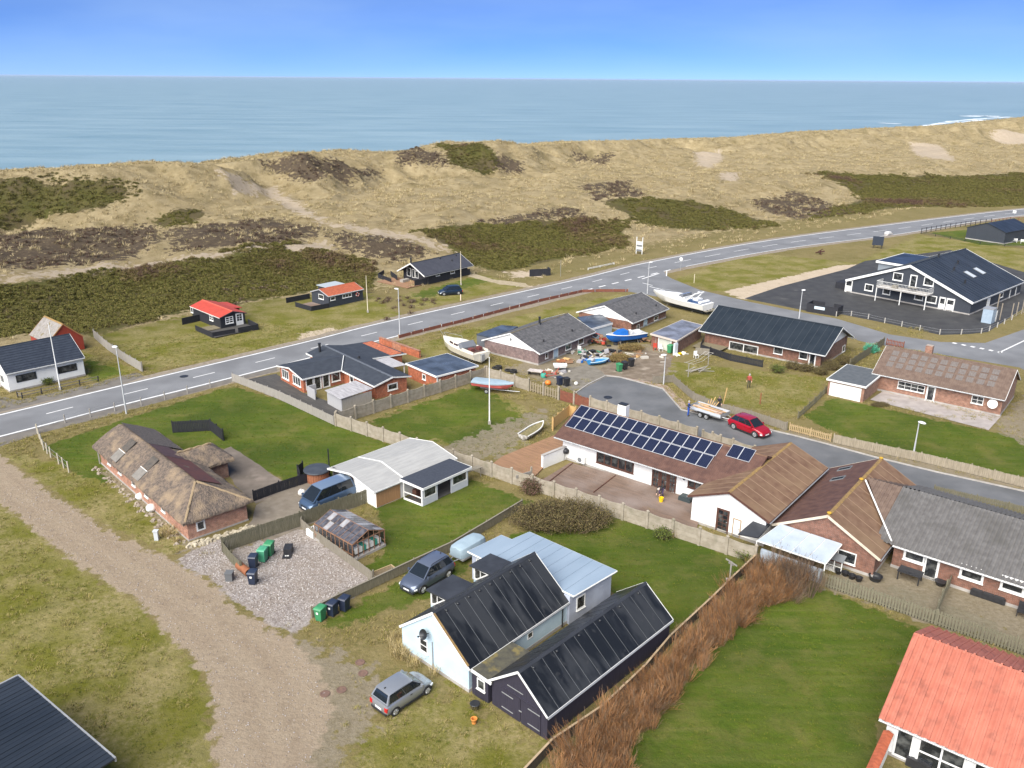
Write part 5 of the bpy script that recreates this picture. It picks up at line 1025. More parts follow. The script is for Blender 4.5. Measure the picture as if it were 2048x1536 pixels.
for p,q in (((15.77,-.1,zl(-.1)),(15.77,2.36,2.28)),((15.77,2.36,2.28),(15.62,4.95,zr(4.95))),((7.2,5.05,zr(5.05)),(7.45,9.75,zr(9.75))),((0,-.12,zl(-.1)),(1.6,-.12,zl(-.1))),((8.7,-.12,zl(-.1)),(15.77,-.12,zl(-.1)))): b.slab([(p[0],p[1],p[2]+.03),(q[0],q[1],q[2]+.03),(q[0]+.03,q[1]+.05,q[2]+.03),(p[0]+.03,p[1]+.05,p[2]+.03)],.17)
b.build('fascia',white,mr_)
# west wing
b = MB(); b.profx([(0,0),(0,0),(0,0)],0,0) if False else None
WX0,WX1,WR = 2.35,8.75,5.55; wz = 1.78; wr = 2.33
b = MB(); Mx = Matrix(((0,1,0,0),(1,0,0,0),(0,0,1,0),(0,0,0,1))); b.M = Mx; b.profx([(WX0+.3,0),(WX1-.3,0),(WX1-.3,1.72),(WR,wr-.08),(WX0+.3,1.72)],-4.9,.28); b.build('wing_wall',brickorange,om)
b = MB(); b.slab([(WX0,-5.2,wz),(WR,-5.2,wr),(WR,2.2,wr),(WX0,1.2,wz)][::-1],.09); b.slab([(WR,-5.2,wr),(WX1,-5.2,wz),(WX1,-.1,wz),(WR,2.2,wr)][::-1],.09); wr_ = b.build('wing_roof',mat('navy_black_felt',(0,0,0)),om)
b = MB()
for p,q in (((WX0,-5.22,wz),(WR,-5.22,wr)),((WR,-5.22,wr),(WX1,-5.22,wz)),((WX1+.01,-5.2,wz),(WX1+.01,-.1,wz))): b.slab([(p[0],p[1],p[2]+.03),(q[0],q[1],q[2]+.03),(q[0]+.03,q[1]+.04,q[2]+.03),(p[0]+.03,p[1]+.04,p[2]+.03)],.16)
b.tube((WX1,-.1,wz+.03),(WR+.1,2.0,wr+.03),.05,n=5); b.build('trim',white,wr_)
FW = frame((WX0+.3,-4.9,0),(1,0,0),(0,1,0),(0,0,1)); window(om,FW,1.35,1.05,1.7,1.15,nx=3,fw=.1,mw=.08); window(om,FW,4.2,1.05,1.9,1.15,nx=3,fw=.1,mw=.08)
FE = frame((WX1-.3,-4.9,0),(0,1,0),(-1,0,0),(0,0,1)); window(om,FE,.75,.95,.95,1.4,fw=.09,sill=False)
for u in (1.75,2.85): door(om,FE,u,.85,1.6,gl=glass,glz=(.08,.95))
window(om,FE,4.15,1.05,1.15,1.15,fw=.1)
FE2 = frame((15.4,.3,0),(0,1,0),(-1,0,0),(0,0,1)); window(om,FE2,2.25,1.0,1.35,.8,fw=.12); FSm = frame((.3,.3,0),(1,0,0),(0,1,0),(0,0,1)); window(om,FSm,10.0,1.05,.9,1.0,fw=.1)
b = MB(); b.tube((1.4,1.1,1.9),(1.4,1.1,3.0),.16,n=12); b.tube((1.4,1.1,3.03),(1.4,1.1,3.12),.2,n=12); b.build('chimney_flue',darkmetal,mr_,smooth=40); b = MB(); b.tube((7.0,3.3,2.0),(7.0,3.3,2.4),.16,n=10); b.build('roof_vent',black,mr_)
lt = MB(); lt.slab([(12.9,-.7,1.78),(16.35,-.6,1.78),(16.6,-4.8,1.6),(13.1,-4.75,1.6)][::-1],.05); lo2 = lt.build('lean_to_roof',clearsheet,om)
for i in range(9): b = MB(); t = (i+.5)/9; b.slab([(13.0+3.4*t-.02,-.75,1.80),(13.0+3.4*t+.02,-.75,1.80),(13.15+3.4*t+.02,-4.75,1.62),(13.15+3.4*t-.02,-4.75,1.62)][::-1],.03); b.build('corrugation',clearsheet,lo2)
b = MB(); b.box(13.3,16.4,-4.6,-4.5,0,1.5,0); b.box(16.3,16.4,-4.49,-.8,0,1.5,1); b.build('lean_to_wall',[mat('pale_grey_boards',(.40,.40,.41),(.33,.33,.34),scale=3,stretch=(8,8,.5),rough=.8),silverwood],om)
b = MB(); b.box(9.6,9.7,-5.1,-4.0,0,1.2); b.box(9.71,11.4,-5.1,-5.0,0,1.2); b.build('porch_screen',mat('pale_grey_boards',(0,0,0)),om)
b = MB(); b.slab([(7.5,5.15,1.66),(11.25,5.2,1.62),(11.4,7.2,1.58),(7.6,7.2,1.6)],.04); b.build('car_port_roof',clearsheet,om); b = MB(); b.box(11.15,11.25,6.9,7.0,0,1.56); b.box(11.15,11.25,5.3,5.4,0,1.56); b.build('car_port_post',white,om)
gr = thing('orange_brick_garage','low orange brick garage under a wet black flat roof beside the cruiser','garage',(-25.55,100.64,0),R(-49.2))
b = MB(); b.box(11.7,17.5,7.2,12.9,0,1.66); b.build('wall',brickorange,gr); b = MB(); b.box(11.5,17.75,6.95,13.2,1.67,1.86,0); b.box(11.6,17.65,7.05,13.1,1.86,1.875,1); o = b.build('roof',[white,feltblue],gr)
for i in range(1,6): q = MB(); q.box(11.65,17.6,7+i,7.03+i,1.876,1.885); q.build('felt_seam',mat('felt_seam',(.08,.10,.13),rough=.4),o)
FG = frame((11.7,7.2,0),(1,0,0),(0,1,0),(0,0,1)); window(gr,FG,3.3,1.0,.7,.7,fw=.1); b = MB(); b.box(17.5,17.6,7.2,7.35,0,1.66); b.build('drainpipe',white,gr)
ow = thing('orange_brick_wall','low orange brick garden wall between the orange house and the road bank','wall',(*g(840,716),0)); p,q = g(842,718),g(762,690); l = seglen(p,q); b = MB(); b.M = Matrix.Rotation(math.atan2(q[1]-p[1],q[0]-p[0]),4,'Z'); b.box(0,l,-.15,.15,0,.95); b.build('wall',brickorange,ow); b2 = MB(); b2.M = b.M; b2.box(-.03,l+.03,-.19,.19,.953,1.02); b2.build('coping',brickpale,ow)

# cabins beyond the road
h = House('red_roofed_cabin','small black cabin with bright red roof and white cross-bar windows',(-48.0,122.69),-44.8,9.24,4.18,1.8,2.42,blackwood,.2,.2,cat='cabin',plinth=False)
h.roof(redroof,sheets=8,gap=.01,ridge=mat('red_ridge',(.50,.10,.06),rough=.6),barge=mat('dark_barge',(.05,.04,.05),rough=.7),fascia=white,gutter=False,bargew=.1)
b = MB(); b.slab([(.4,4.1,1.78),(5.05,4.1,1.78),(5.1,5.7,1.55),(.45,5.7,1.55)],.08); b.build('rear_roof',redroof,h.t); b = MB(); b.box(.6,4.8,4.0,5.4,0,1.5); b.build('rear_wall',blackwood,h.t)
h.win('S',423,636,1.1,.75,nx=2,ny=2); h.win('S',384,620,.7,.8); h.win('E',458.5,640,1.2,1.0,nx=2,ny=3,fw=.1,mw=.08); h.dor('E',479.5,643,.95,1.85,gl=glass,glz=(.42,.95),panes=(2,3))
dt = thing('cabin_terrace','black boarded low terrace around the red roofed cabin','terrace',(-48.0,122.69,0),R(-44.8))
def railbox(par,pts,h0,m=blackwood):
    for p,q in zip(pts,pts[1:]):
        l = seglen(p,q); M_ = Matrix.Translation((p[0],p[1],0)) @ Matrix.Rotation(math.atan2(q[1]-p[1],q[0]-p[0]),4,'Z'); n = max(1,int(l/.16)); b = MB(); b.M = M_
        for i in range(n): b.box(l*i/n,l*(i+1)/n-.012,-.02,.02,.02,h0)
        b.box(0,l,-.04,.04,h0+.002,h0+.05); o = b.build('boards',m,par); o['kind'] = 'stuff'
b = MB(); b.box(6.9,9.0,-2.5,.15,.2,.28); b.build('floor',deckgreen,dt); b = MB(); b.box(9.1,12.5,-2.5,4.0,.1,.2); b.build('floor',deckdark,dt)
railbox(dt,[(6.9,-2.6),(12.0,-2.6),(12.4,.6)],.75); railbox(dt,[(12.45,1.0),(12.7,4.0),(9.2,4.3)],.8); railbox(dt,[(2.8,-2.65),(2.5,.2)],.95)
h = House('tiled_cabin','dark blue-black cabin with brick red tiled roof and a lifebuoy on the wall',(-28.68,129.08),47.8,6.9,4.75,1.84,2.59,charwood,.1,.12,cat='cabin',plinth=False)
h.roof(redtile,sheets=14,rows=6,gap=.02,ridge=redtile,barge=mat('grey_barge',(.40,.41,.43),rough=.7),fascia=white,gutter=True,bargew=.1,lap=.02)
h.win('W',642.5,593.5,1.3,.75); h.win('S',665.5,597,.9,.55); h.win('S',694,591,1.8,.6,nx=3)
u,z = h.uv('S',714.5,588.5); b = MB(); b.M = h.F['S'] @ Matrix.Translation((u,-.1,z)) @ Matrix.Rotation(R(90),4,'X'); rr = [(.28+.09*math.cos(a),.07*math.sin(a)) for a in [2*math.pi*i/8 for i in range(9)]]
vs = []; fs = []
for i in range(24):
    a = 2*math.pi*i/24; vs += [((r)*math.cos(a),r*math.sin(a),z_) for r,z_ in rr[:-1]]
for i in range(24): fs += [(i*8+k,((i+1) % 24)*8+k,((i+1) % 24)*8+(k+1) % 8,i*8+(k+1) % 8) for k in range(8)]
b.add(vs,fs); b.mi = [1 if ((i // 8) % 6) < 2 else 0 for i in range(len(b.f))]; lb = b.build('lifebuoy',[redroof,white],None,smooth=60,label='red and white lifebuoy hanging on the dark cabin wall',cat='lifebuoy'); lb.matrix_world = h.MW
b = MB(); b.box(3.2,6.6,4.8,7.2,0,1.9,1); b.box(3.0,6.8,4.75,7.4,1.905,2.0,0); b.build('rear_shed',[mat('pale_zinc',(.36,.40,.43),rough=.5),charwood],h.t)
dt = thing('cabin_terrace','grey wooden terrace with low black fence beside the tiled cabin','terrace',(-28.68,129.08,0),R(47.8)); b = MB(); b.box(-3.0,.0,.5,4.6,.1,.18); b.build('floor',deckwood,dt); railbox(dt,[(-3.2,4.4),(-3.05,.4),(.05,.05)],.7); railbox(dt,[(-2.9,7.4),(1.5,7.2)],.8)
h = House('black_holiday_house','black holiday house with dark roof, white gable trim and screened deck',(-15.24,144.4),50.2,12.49,6.95,1.7,3.51,blackwood,1.2,.35,cat='house',plinth=False)
h.roof(mat('anthracite_roof',(.042,.044,.056),(.055,.057,.07),scale=1,rough=.6),sheets=12,gap=.012,ridge=metalroof,barge=white,fascia=None,bargew=.16)
h.flue(1,822,528,1.0,.14); 
for q in ((880,518),(904,522),(912,512)): h.vent(0,*q,.15,.28)
h.win('W',818,544,1.0,1.5,sill=False); h.win('W',834,549,.8,1.3,sill=False); h.win('W',827,547,.7,1.5,fm=white,sill=False); h.win('S',875.5,549,1.0,.5); h.win('S',905,544,1.1,.5)
dt = thing('holiday_house_deck','brown timber deck with black fences in front of the holiday house','deck',(-15.24,144.4,0),R(50.2)); b = MB(); b.box(-3.4,1.1,.7,8.5,.06,.16); b.build('floor',deckbrown,dt); railbox(dt,[(-1.5,1.0),(1.0,.55),(11.9,.3)],1.05); railbox(dt,[(-2.3,6.0),(-1.1,10.8),(1.8,12.4)],.75); railbox(dt,[(-.6,6.3),(1.4,10.2)],.95)
b = MB(); b.box(-1.2,.4,4.2,5.0,.16,.6); b.build('bench',silverwood,dt)
# white house at the far left and the red shed behind it
h = House('white_road_house','white house with black tiled roof beside the road at the left edge',(-56.96,90.18),46.4,8.6,7.58,2.29,4.46,wallwhite,.15,.25)
h.roof(mat('black_glazed_tile',(.022,.028,.042),(.034,.042,.058),scale=2,rough=.45),rows=11,sheets=6,gap=.004,lap=.03,ridge=metalroof,barge=white,fascia=white,bargew=.12)
h.win('S',52.5,754,2.15,.85,fm=darkmetal,nx=2,sill=False,fw=.09); h.win('S',134.5,737,2.15,.85,fm=darkmetal,nx=2,sill=False,fw=.09); window(h.t,h.F['W'],5.2,1.2,1.2,1.0)
b = MB(); b.box(-4.6,.14,3.2,7.3,0,2.2,0); b.build('side_wing',wallwhite,h.t); b = MB(); b.slab([(-4.8,3.0,2.3),(.1,3.0,2.3),(.1,7.6,2.6),(-4.8,7.6,2.6)],.1); b.build('side_roof',feltblack,h.t)
h = House('red_boarded_shed','small red boarded shed with grey mossy roof behind the white house',(-63.69,107.45),-41.6,5.83,4.6,1.74,3.89,redboard,.1,.1,cat='shed',plinth=False)
h.roof(mat('mossy_grey_sheet',(.20,.185,.17),(.27,.25,.235),scale=3,rough=.9,c3=(.15,.12,.05),s3=2),sheets=5,rows=3,gap=.015,ridge=lichen,barge=mat('lichen_barge',(.42,.20,.07),rough=.9),fascia=None,gutter=False,bargew=.08)
boards(h.t,h.F['E'],0,4.4,.05,1.6,redboard,bw=.16)
# ---------------------------------------------------------------- fences, walls, poles
concrete_wall('concrete_panel_wall','long concrete panel wall running from the orange house past the solar bungalow deck',[g(672.5,852),g(1509,1127)],1.4,2.2)
concrete_wall('concrete_panel_wall','concrete panel wall between the orange house yard and the lawn with the covered dinghy',[g(674,850),g(970,757)],1.4,2.3)
concrete_wall('concrete_panel_wall','concrete panel wall between the cul-de-sac and the lawn with missing panels',[g(974,757),g(1392,882)],1.4,2.2,skip=(3,4,5,6))
concrete_wall('low_concrete_wall','low concrete wall stub behind the left end of the small solar array',[g(1405,876),g(1440,886)],.75,2.0,slabs=2)
concrete_wall('low_concrete_wall','low concrete wall behind the solar bungalow near the red car',[g(1424,880),g(1508,908)],.75,2.0,slabs=2)
W1 = [np.array(g(974,757)),np.array(g(1392,882))]; wd_ = (W1[1]-W1[0])/np.linalg.norm(W1[1]-W1[0])
P_ = [tuple(W1[0]+wd_*d) for d in (6.7,10.9)]; fence('wooden_gate','weathered wooden gate with gaps in the concrete wall beside the dinghy',P_,1.2,mat('old_tan_boards',(.30,.25,.17),(.20,.165,.11),scale=3,stretch=(6,6,.6),rough=.9),.22,.14,2.1,parts=True,cat='gate')
P_ = [tuple(W1[0]+wd_*d) for d in (11.1,15.4)]; fence('red_board_gate','red-brown board gate in the concrete wall next to the cul-de-sac',P_,1.25,redfence,.16,.02,2.1,parts=True,cat='gate')
fence('board_fence','grey board fence between the thatched cottage garden and the orange house',G([(465,763),(560,800),(668,851)]),1.05,silverwood,.16,.012,2.2)
fence('black_board_screen','black board wind screen in an L behind the thatched cottage',G([(346,866),(421,862),(446,882)]),1.25,blackwood,.15,.01,1.8,jit=0)
fence('black_board_fence','black board fence between the brown paving and the concrete yard',G([(509,1003),(560,984),(640,958)]),1.0,blackwood,.15,.01,2.2,jit=0)
fence('black_board_fence','black board corner screen around the round hot tub',G([(602,970),(598,955),(608,947)]),1.2,blackwood,.15,.01,1.8,jit=0)
fence('board_fence','tall mossy board fence from the bin corner to the tan shed',G([(447,1106),(520,1080),(602,1053),(680,1025),(745,1003)]),1.3,greenwood,.11,.012,2.3)
fence('board_fence','short mossy board fence at the end of the bin corner',G([(447,1106),(462,1125),(482,1146)]),.95,greenwood,.11,.012,1.4)
fence('board_fence','low grey board fence between gravel yard and greenhouse',G([(602,1055),(625,1075),(745,1163)]),.85,greywood,.12,.008,2.0)
fence('board_fence','long low board fence from the green bin past the dark SUV to the bush',G([(626,1236),(680,1208),(740,1180),(830,1137),(905,1102),(975,1060),(1045,1017)]),.8,mat('olive_grey_wood',(.215,.19,.13),(.145,.13,.085),scale=3,stretch=(8,8,.7),rough=.9),.16,.006,2.2,cap=greywood)
fence('hedge_fence','dark low fence with pale top rail along the brown twig hedge',G([(1040,1570),(1105,1500),(1205,1432),(1290,1350),(1340,1290),(1420,1215),(1470,1165),(1512,1125)]),.75,mat('dark_fence_wood',(.085,.07,.05),(.055,.045,.035),scale=3,stretch=(8,8,.7),rough=.9),.16,.005,2.2,cap=mat('tan_cap',(.40,.30,.19),(.32,.24,.15),scale=3,rough=.85),jit=0)
pick = mat('picket_grey_green',(.20,.185,.125),(.135,.125,.085),scale=3,stretch=(8,8,.7),rough=.9)
fence('picket_fence','tall grey-green picket fence behind the bottom right lawn, left half',G([(1643,1172),(1740,1205),(1868,1250)]),1.1,pick,.13,.065,2.2,parts=True)
fence('picket_fence','tall grey-green picket fence behind the orange roofed house',G([(1870,1251),(1960,1282),(2100,1330)]),1.15,pick,.13,.06,2.2,parts=True)
fence('cross_fence','short picket cross fence splitting the paved back yards of the grey roofed house',G([(1868,1248),(1884,1205),(1902,1168)]),1.0,pick,.12,.05,1.8)
fence('street_fence','weathered board fence between the walker\'s lawn and the cul-de-sac',G([(1306,768),(1345,765),(1385,800),(1430,820),(1500,838),(1572,862)]),.95,greywood,.14,.012,2.2)
fence('picket_fence','tan picket fence along the street in front of the terrace house lawn',G([(1578,862),(1620,873),(1660,884)]),.85,mat('tan_pickets',(.42,.31,.17),(.34,.25,.13),scale=3,rough=.85),.10,.09,1.8)
fence('street_fence','pale weathered board fence along the street by the white lamp post',G([(1666,886),(1750,905),(1840,924),(1940,948),(2080,984)]),.95,mat('pale_fence_boards',(.33,.285,.215),(.24,.205,.15),scale=2.4,stretch=(3,3,.6),rough=.9),.15,.014,2.2)
fence('slat_fence','leaning old slat fence between the walker\'s lawn and the terrace house',G([(1597,838),(1630,808),(1660,778)]),.8,greenwood,.07,.14,1.8)
fence('slat_fence','mossy slat fence between black metal roof house and terrace house',G([(1700,735),(1735,712),(1768,690)]),1.1,greenwood,.12,.03,1.8)
fence('slat_fence','small slat fence at the street corner beside the brick chimney',G([(1772,690),(1806,697)]),.9,redfence,.10,.10,1.6)
fence('board_fence','brown board fence along the street behind the grey corrugated house',G([(1866,992),(1950,1012),(2080,1042)]),1.0,greenwood,.12,.02,2.2)
fence('board_fence','grey board fence dividing the white house garden from the cabin lawn',G([(188,676),(215,700),(250,724),(284,744)]),1.25,silverwood,.15,.012,2.0)
fence('low_red_fence','low red-brown board fence with pale posts along the main road',G([(798,677),(860,661),(925,645),(1000,625),(1080,604),(1165,585),(1200,584),(1256,584)]),.5,redfence,2.2,.02,2.4,pm=mat('pale_posts',(.42,.32,.22),rough=.85),jit=0,rails=False,ph=.1)
def wirefence(label,pts,h,m,post=2.6,group=None,rail=None):
    t = thing('post_fence',label,'fence',(*pts[0],0)); b = MB(); b.box(-.05,.05,-.05,.05,0,h); me = b.mesh('post',m); o0 = pts[0]; wb = MB()
    for p,q in zip(pts,pts[1:]):
        n = max(1,round(seglen(p,q)/post))
        for i in range(n+1):
            if i < n or q == pts[-1]: put('post',me,t,loc=(p[0]+(q[0]-p[0])*i/n-o0[0],p[1]+(q[1]-p[1])*i/n-o0[1],0),rot=(R(rnd.uniform(-2,2)),R(rnd.uniform(-2,2)),0))
        for z in (h*.45,h*.9): wb.tube((p[0]-o0[0],p[1]-o0[1],z),(q[0]-o0[0],q[1]-o0[1],z),.012 if not rail else .05,n=4)
    o = wb.build('wires' if not rail else 'rails',rail or galv,t); o['kind'] = 'stuff'; return t
wirefence('thin grey post and wire fence between the road footpath and the thatched garden',G([(75,866),(131,846),(230,822),(283,811),(330,799),(375,787),(465,763)]),.95,silverwood)
wirefence('row of leaning pale stakes at the left end of the thatched garden',G([(76,868),(88,900),(102,915),(118,928),(138,945)]),1.1,mat('pale_stake',(.42,.38,.30),rough=.9),1.4)
wirefence('black post and rail fence in front of the white road house',G([(36,795),(45,797),(84,788),(121,780),(160,771),(197,763)]),.7,blackwood,2.4,rail=mat('grey_rail',(.16,.14,.12),rough=.9))
wirefence('rope fence on pale posts along the edge of the black car park',G([(1672,633),(1702,632),(1736,638),(1769,646),(1803,653),(1839,661),(1879,669),(1922,669),(1962,667),(1978,662),(1994,655),(2008,648),(2023,640),(2048,625)]),.8,mat('pale_bollard',(.46,.44,.40),rough=.85),30)
wirefence('dark palisade fence round the green lawn beyond the black sign board',G([(1842,467),(1900,457),(1960,449),(1982,447)]),1.3,blackwood,2.2,rail=blackwood)
wirefence('low dark rail fence in front of the dark barn at the right edge',G([(1842,468),(1900,478),(1960,488),(2060,498)]),.6,blackwood,4,rail=blackwood)
wirefence('brown post fence behind the far green lawn',G([(1982,450),(2020,443),(2070,444)]),1.2,redfence,2.2,rail=redfence)
wirefence('white low barrier rail across the road from the boat sign',G([(1176,540),(1200,535),(1228,529)]),.4,white,6,rail=white)
lampm = mat('lamp_grey_steel',(.50,.51,.52),(.44,.45,.46),scale=2,rough=.5)
def lamp(base,top,label,dx,dy):
    x,y = g(*base); hgt = hpx(base,top); t = thing('street_lamp',label,'street lamp',(x,y,0),0,'street lamps along the roads')
    b = MB(); b.tube((0,0,0),(0,0,hgt*.45),.09,.075,10); b.tube((0,0,hgt*.45),(0,0,hgt),.06,.05,10); b.build('pole',lampm,t,smooth=40)
    b = MB(); b.tube((0,0,hgt),(dx*.3,dy*.3,hgt+.08),.04,n=6); b.build('arm',lampm,t); b = MB(); a = math.atan2(dy,dx); b.M = Matrix.Translation((dx*.45,dy*.45,hgt+.1)) @ Matrix.Rotation(a,4,'Z') @ Matrix.Diagonal((1.5,1,.55,1)); b.lathe([(.02,-.16),(.2,-.12),(.27,0),(.2,.12),(.02,.17)],n=14); b.build('lamp_head',gelcoat,t,smooth=60)
lamp((253,828),(229,697),'tall white headed street lamp beside the thatched cottage garden',-.6,.7); lamp((800,672),(795,580),'street lamp on the main road near the tiled cabin',-.6,.7); lamp((1294.6,587),(1299,526),'street lamp at the road junction by the white yacht',.7,.5)
lamp((1598,637),(1604,582),'street lamp behind the black metal roof house',.5,.4); lamp((1826,913),(1839,845),'street lamp on the street by the terrace house lawn',.3,-.6); lamp((1327,769),(1329,711),'street lamp at the head of the cul-de-sac',-.5,-.2)
def flag(base,top,label,m=white):
    x,y = g(*base); hgt = hpx(base,top); t = thing('flagpole',label,'flagpole',(x,y,0)); b = MB(); b.tube((0,0,0),(0,0,hgt),.08,.04,10); b.lathe([(.01,hgt),(.07,hgt+.05),(.01,hgt+.12)],n=8); b.build('pole',m,t,smooth=40); b = MB(); b.box(-.14,.14,-.14,.14,0,.35); b.build('base',silverwood,t)
flag((979,848),(983,716),'white flagpole on the lawn in front of the covered dinghy'); flag((121,780),(100,648),'white flagpole in front of the white road house'); flag((735.8,624.8),(731.9,553),'pale wooden flagpole beside the tiled cabin',mat('pale_pole',(.66,.58,.44),rough=.8)); flag((922,570),(921,504),'flagpole beside the black holiday house',mat('pale_pole',(0,0,0)))
def post(name,label,px,h,r,m,cat,gtf=g,top=None):
    x,y = gtf(*px); z = float(height(x,y)); b = MB(); b.tube((0,0,-.2),(0,0,h),r,n=8)
    if top: b.tube((0,0,h),(0,0,h+.02),r*1.1,n=8,m=1)
    return b.build(name,[m]+([top] if top else []),None,label=label,cat=cat,loc=(x,y,z))
post('marker_post','white and orange marker post beside the road near the blue-black car',(921.5,601),1.0,.09,mat('peach_white',(.72,.58,.46),rough=.7),'marker post'); post('marker_post','white marker post at the junction corner',(1333,552),1.0,.1,white,'marker post'); post('marker_post','thin orange topped post on the junction grass',(1388,566),1.6,.05,mat('pale_pole',(0,0,0)),'marker post'); post('marker_post','short wooden post on the lawn near the walking person',(1520,808),1.3,.07,terracotta,'post')
post('marker_post','thin pole at the roadside near the sand heap',(1121,553),3.0,.03,galv,'post')
def signpole(label,px,h,w_,hh,m,name='road_sign',nump=1):
    x,y = g(*px); t = thing(name,label,'sign',(x,y,0),R(-30))
    for i in range(nump): b = MB(); xx = 0 if nump == 1 else (-w_/2+w_*i); b.tube((xx,0,0),(xx,0,h if nump == 1 else h+2.0),.05 if nump == 1 else .09,n=6); b.build('pole',white if nump > 1 else galv,t)
    return t
t = signpole('tall white two-post notice sign with striped panels beyond the road',(1278,508),1.5,1.3,1,white,'billboard',2)
for k,(z0,z1,m_) in enumerate(((1.0,1.5,white),(1.55,1.9,joint),(1.95,2.6,white),(.55,.95,joint))): b = MB(); b.box(-.6,.6,-.07,-.02,z0,z1); b.build('sign_panel',m_,t)
t = signpole('small round white road sign at the junction',(1361,540),2.2,.6,.6,white); b = MB(); b.M = Matrix.Translation((0,-.06,2.1)) @ Matrix.Rotation(R(90),4,'X'); b.lathe([(.34,0),(.34,.03)],n=14); b.build('sign_plate',white,t)
x,y = g(2028,430); t = thing('chevron_sign','small white chevron sign on the road bend at the right edge','sign',(x,y,0),R(-40)); b = MB(); b.box(-.4,.4,-.03,.03,.5,1.2); b.build('sign_plate',white,t); b = MB(); b.box(-.25,.1,-.04,-.031,.8,.95); b.build('chevron',black,t); b = MB(); b.box(-.04,.04,.0,.05,0,.5); b.build('post',galv,t)
x,y = g(1754,497); t = thing('black_sign_board','black board on slanted struts standing in the dry field','sign',(x,y,0),R(-20)); b = MB(); b.box(-1.1,1.1,-.05,.05,.7,2.6); b.build('board',mat('navy_board',(.02,.03,.05),rough=.6),t)
for xx in (-.8,.8): b = MB(); b.tube((xx,.05,2.3),(xx+.3,2.2,0),.06,n=5); b.tube((xx,0,0),(xx,0,.75),.06,n=5); b.build('strut',blackwood,t)
x,y = g(1777,470); t = thing('white_roadside_box','low white box at the road edge above the black sign board','box',(x,y,0),R(40)); b = MB(); b.box(-1.2,1.2,-.5,.5,0,.35); b.build('base',concgrey,t); b = MB(); b.box(-1.1,.3,-.45,.45,.36,.8); b.build('cover',white,t)
x,y = g(1640,508); t = thing('driftwood_stack','dark stack of crossed timbers on the dry grass near the road','timber',(x,y,0))
for i in range(6): b = MB(); a = rnd.uniform(0,3); b.tube((-math.cos(a)*1.1,-math.sin(a)*1.1,.1+.1*i),(math.cos(a)*1.0,math.sin(a)*1.0,.2+.14*i),.09,n=5); b.build('timber',brownwood,t)
# bin enclosure and car-park furniture
t = thing('bin_enclosure','black boarded bin enclosure with a pale sign at the car park edge','enclosure',(*g(1643,628),0),R(-38)); 
for x0,x1,y0,y1 in ((-2.4,2.4,-.05,.05),(-2.4,-2.3,.06,2.4),(2.3,2.4,.06,2.4),(-2.29,-.4,2.3,2.4),(1.0,2.29,2.3,2.4)): b = MB(); b.box(x0,x1,y0,y1,0,1.35); b.build('panel',blackwood,t)
b = MB(); b.box(-1.2,.4,-.07,-.052,.65,1.1); b.build('sign',mat('pale_blue_sign',(.55,.66,.74),rough=.6),t)
t = thing('grey_cabinet','pale blue-grey metal cabinet beside the black car park trellis','cabinet',(*g(1975,645),0),R(45)); b = MB(); b.box(-.8,.8,-.7,.7,.05,2.2); b.build('body',mat('pale_blue_metal',(.34,.42,.50),(.28,.36,.44),scale=2,rough=.5),t); b = MB(); b.box(-.85,.85,-.75,.75,2.2,2.3); b.build('lid',galv,t)
t = thing('trellis','thin white trellis frame beside the pale blue cabinet','trellis',(*g(1987,645),0),R(45))
for i in range(5): b = MB(); b.box(i*.25-.02,i*.25+.02,-.02,.02,0,1.7); b.build('upright',white,t)
for i in range(4): b = MB(); b.box(0,1.0,-.025,-.02,.35+i*.4,.39+i*.4); b.build('crossbar',white,t)
def bench(label,px,rz,m=white,L_=1.6):
    t = thing('bench',label,'bench',(*g(*px),0),rz)
    for k in range(3): b = MB(); b.box(0,L_,k*.14,k*.14+.11,.42,.46); b.build('seat_slat',m,t)
    for k in range(2): b = MB(); b.box(0,L_,.44,.47,.58+k*.18,.70+k*.18); b.build('back_slat',m,t)
    for x in (.1,L_-.16): b = MB(); b.box(x,x+.06,0,.06,0,.6); b.box(x,x+.06,.4,.46,0,.9); b.box(x,x+.06,0.06,.4,.36,.42); b.build('leg',m,t)
bench('white garden bench along the right wall of the charcoal house',(2004,602),R(42),L_=2.4); 
for i,px in enumerate(((2012,484),(2040,487))): bench(('white bench in front of the far dark barn, left one','white bench in front of the far dark barn, right one')[i],px,R(-30),L_=2.2)
db = House('dark_barn','dark blue-black barn cut off at the right edge beyond the road field',g(2008,489),35,12,9,2.6,4.2,charwood,.1,.2,cat='barn'); db.roof(metalroof,barge=None,fascia=None,gutter=False)
for i,(px,hh) in enumerate((((1999,640),2.6),((2022,636),2.3),((2032,632),2.2),((2043,628),2.4),((1994,618),2.5))): post('timber_post',('tallest bare timber post left of the others at the car park edge','second bare timber post from the left at the car park edge','middle bare timber post right of the white trellis','bare timber post furthest right at the car park edge','bare timber post nearest the white garden bench')[i],px,hh,.08,mat('grey_brown_post',(.27,.23,.18),rough=.9),'post')['group'] = 'tall timber posts at the car park edge'

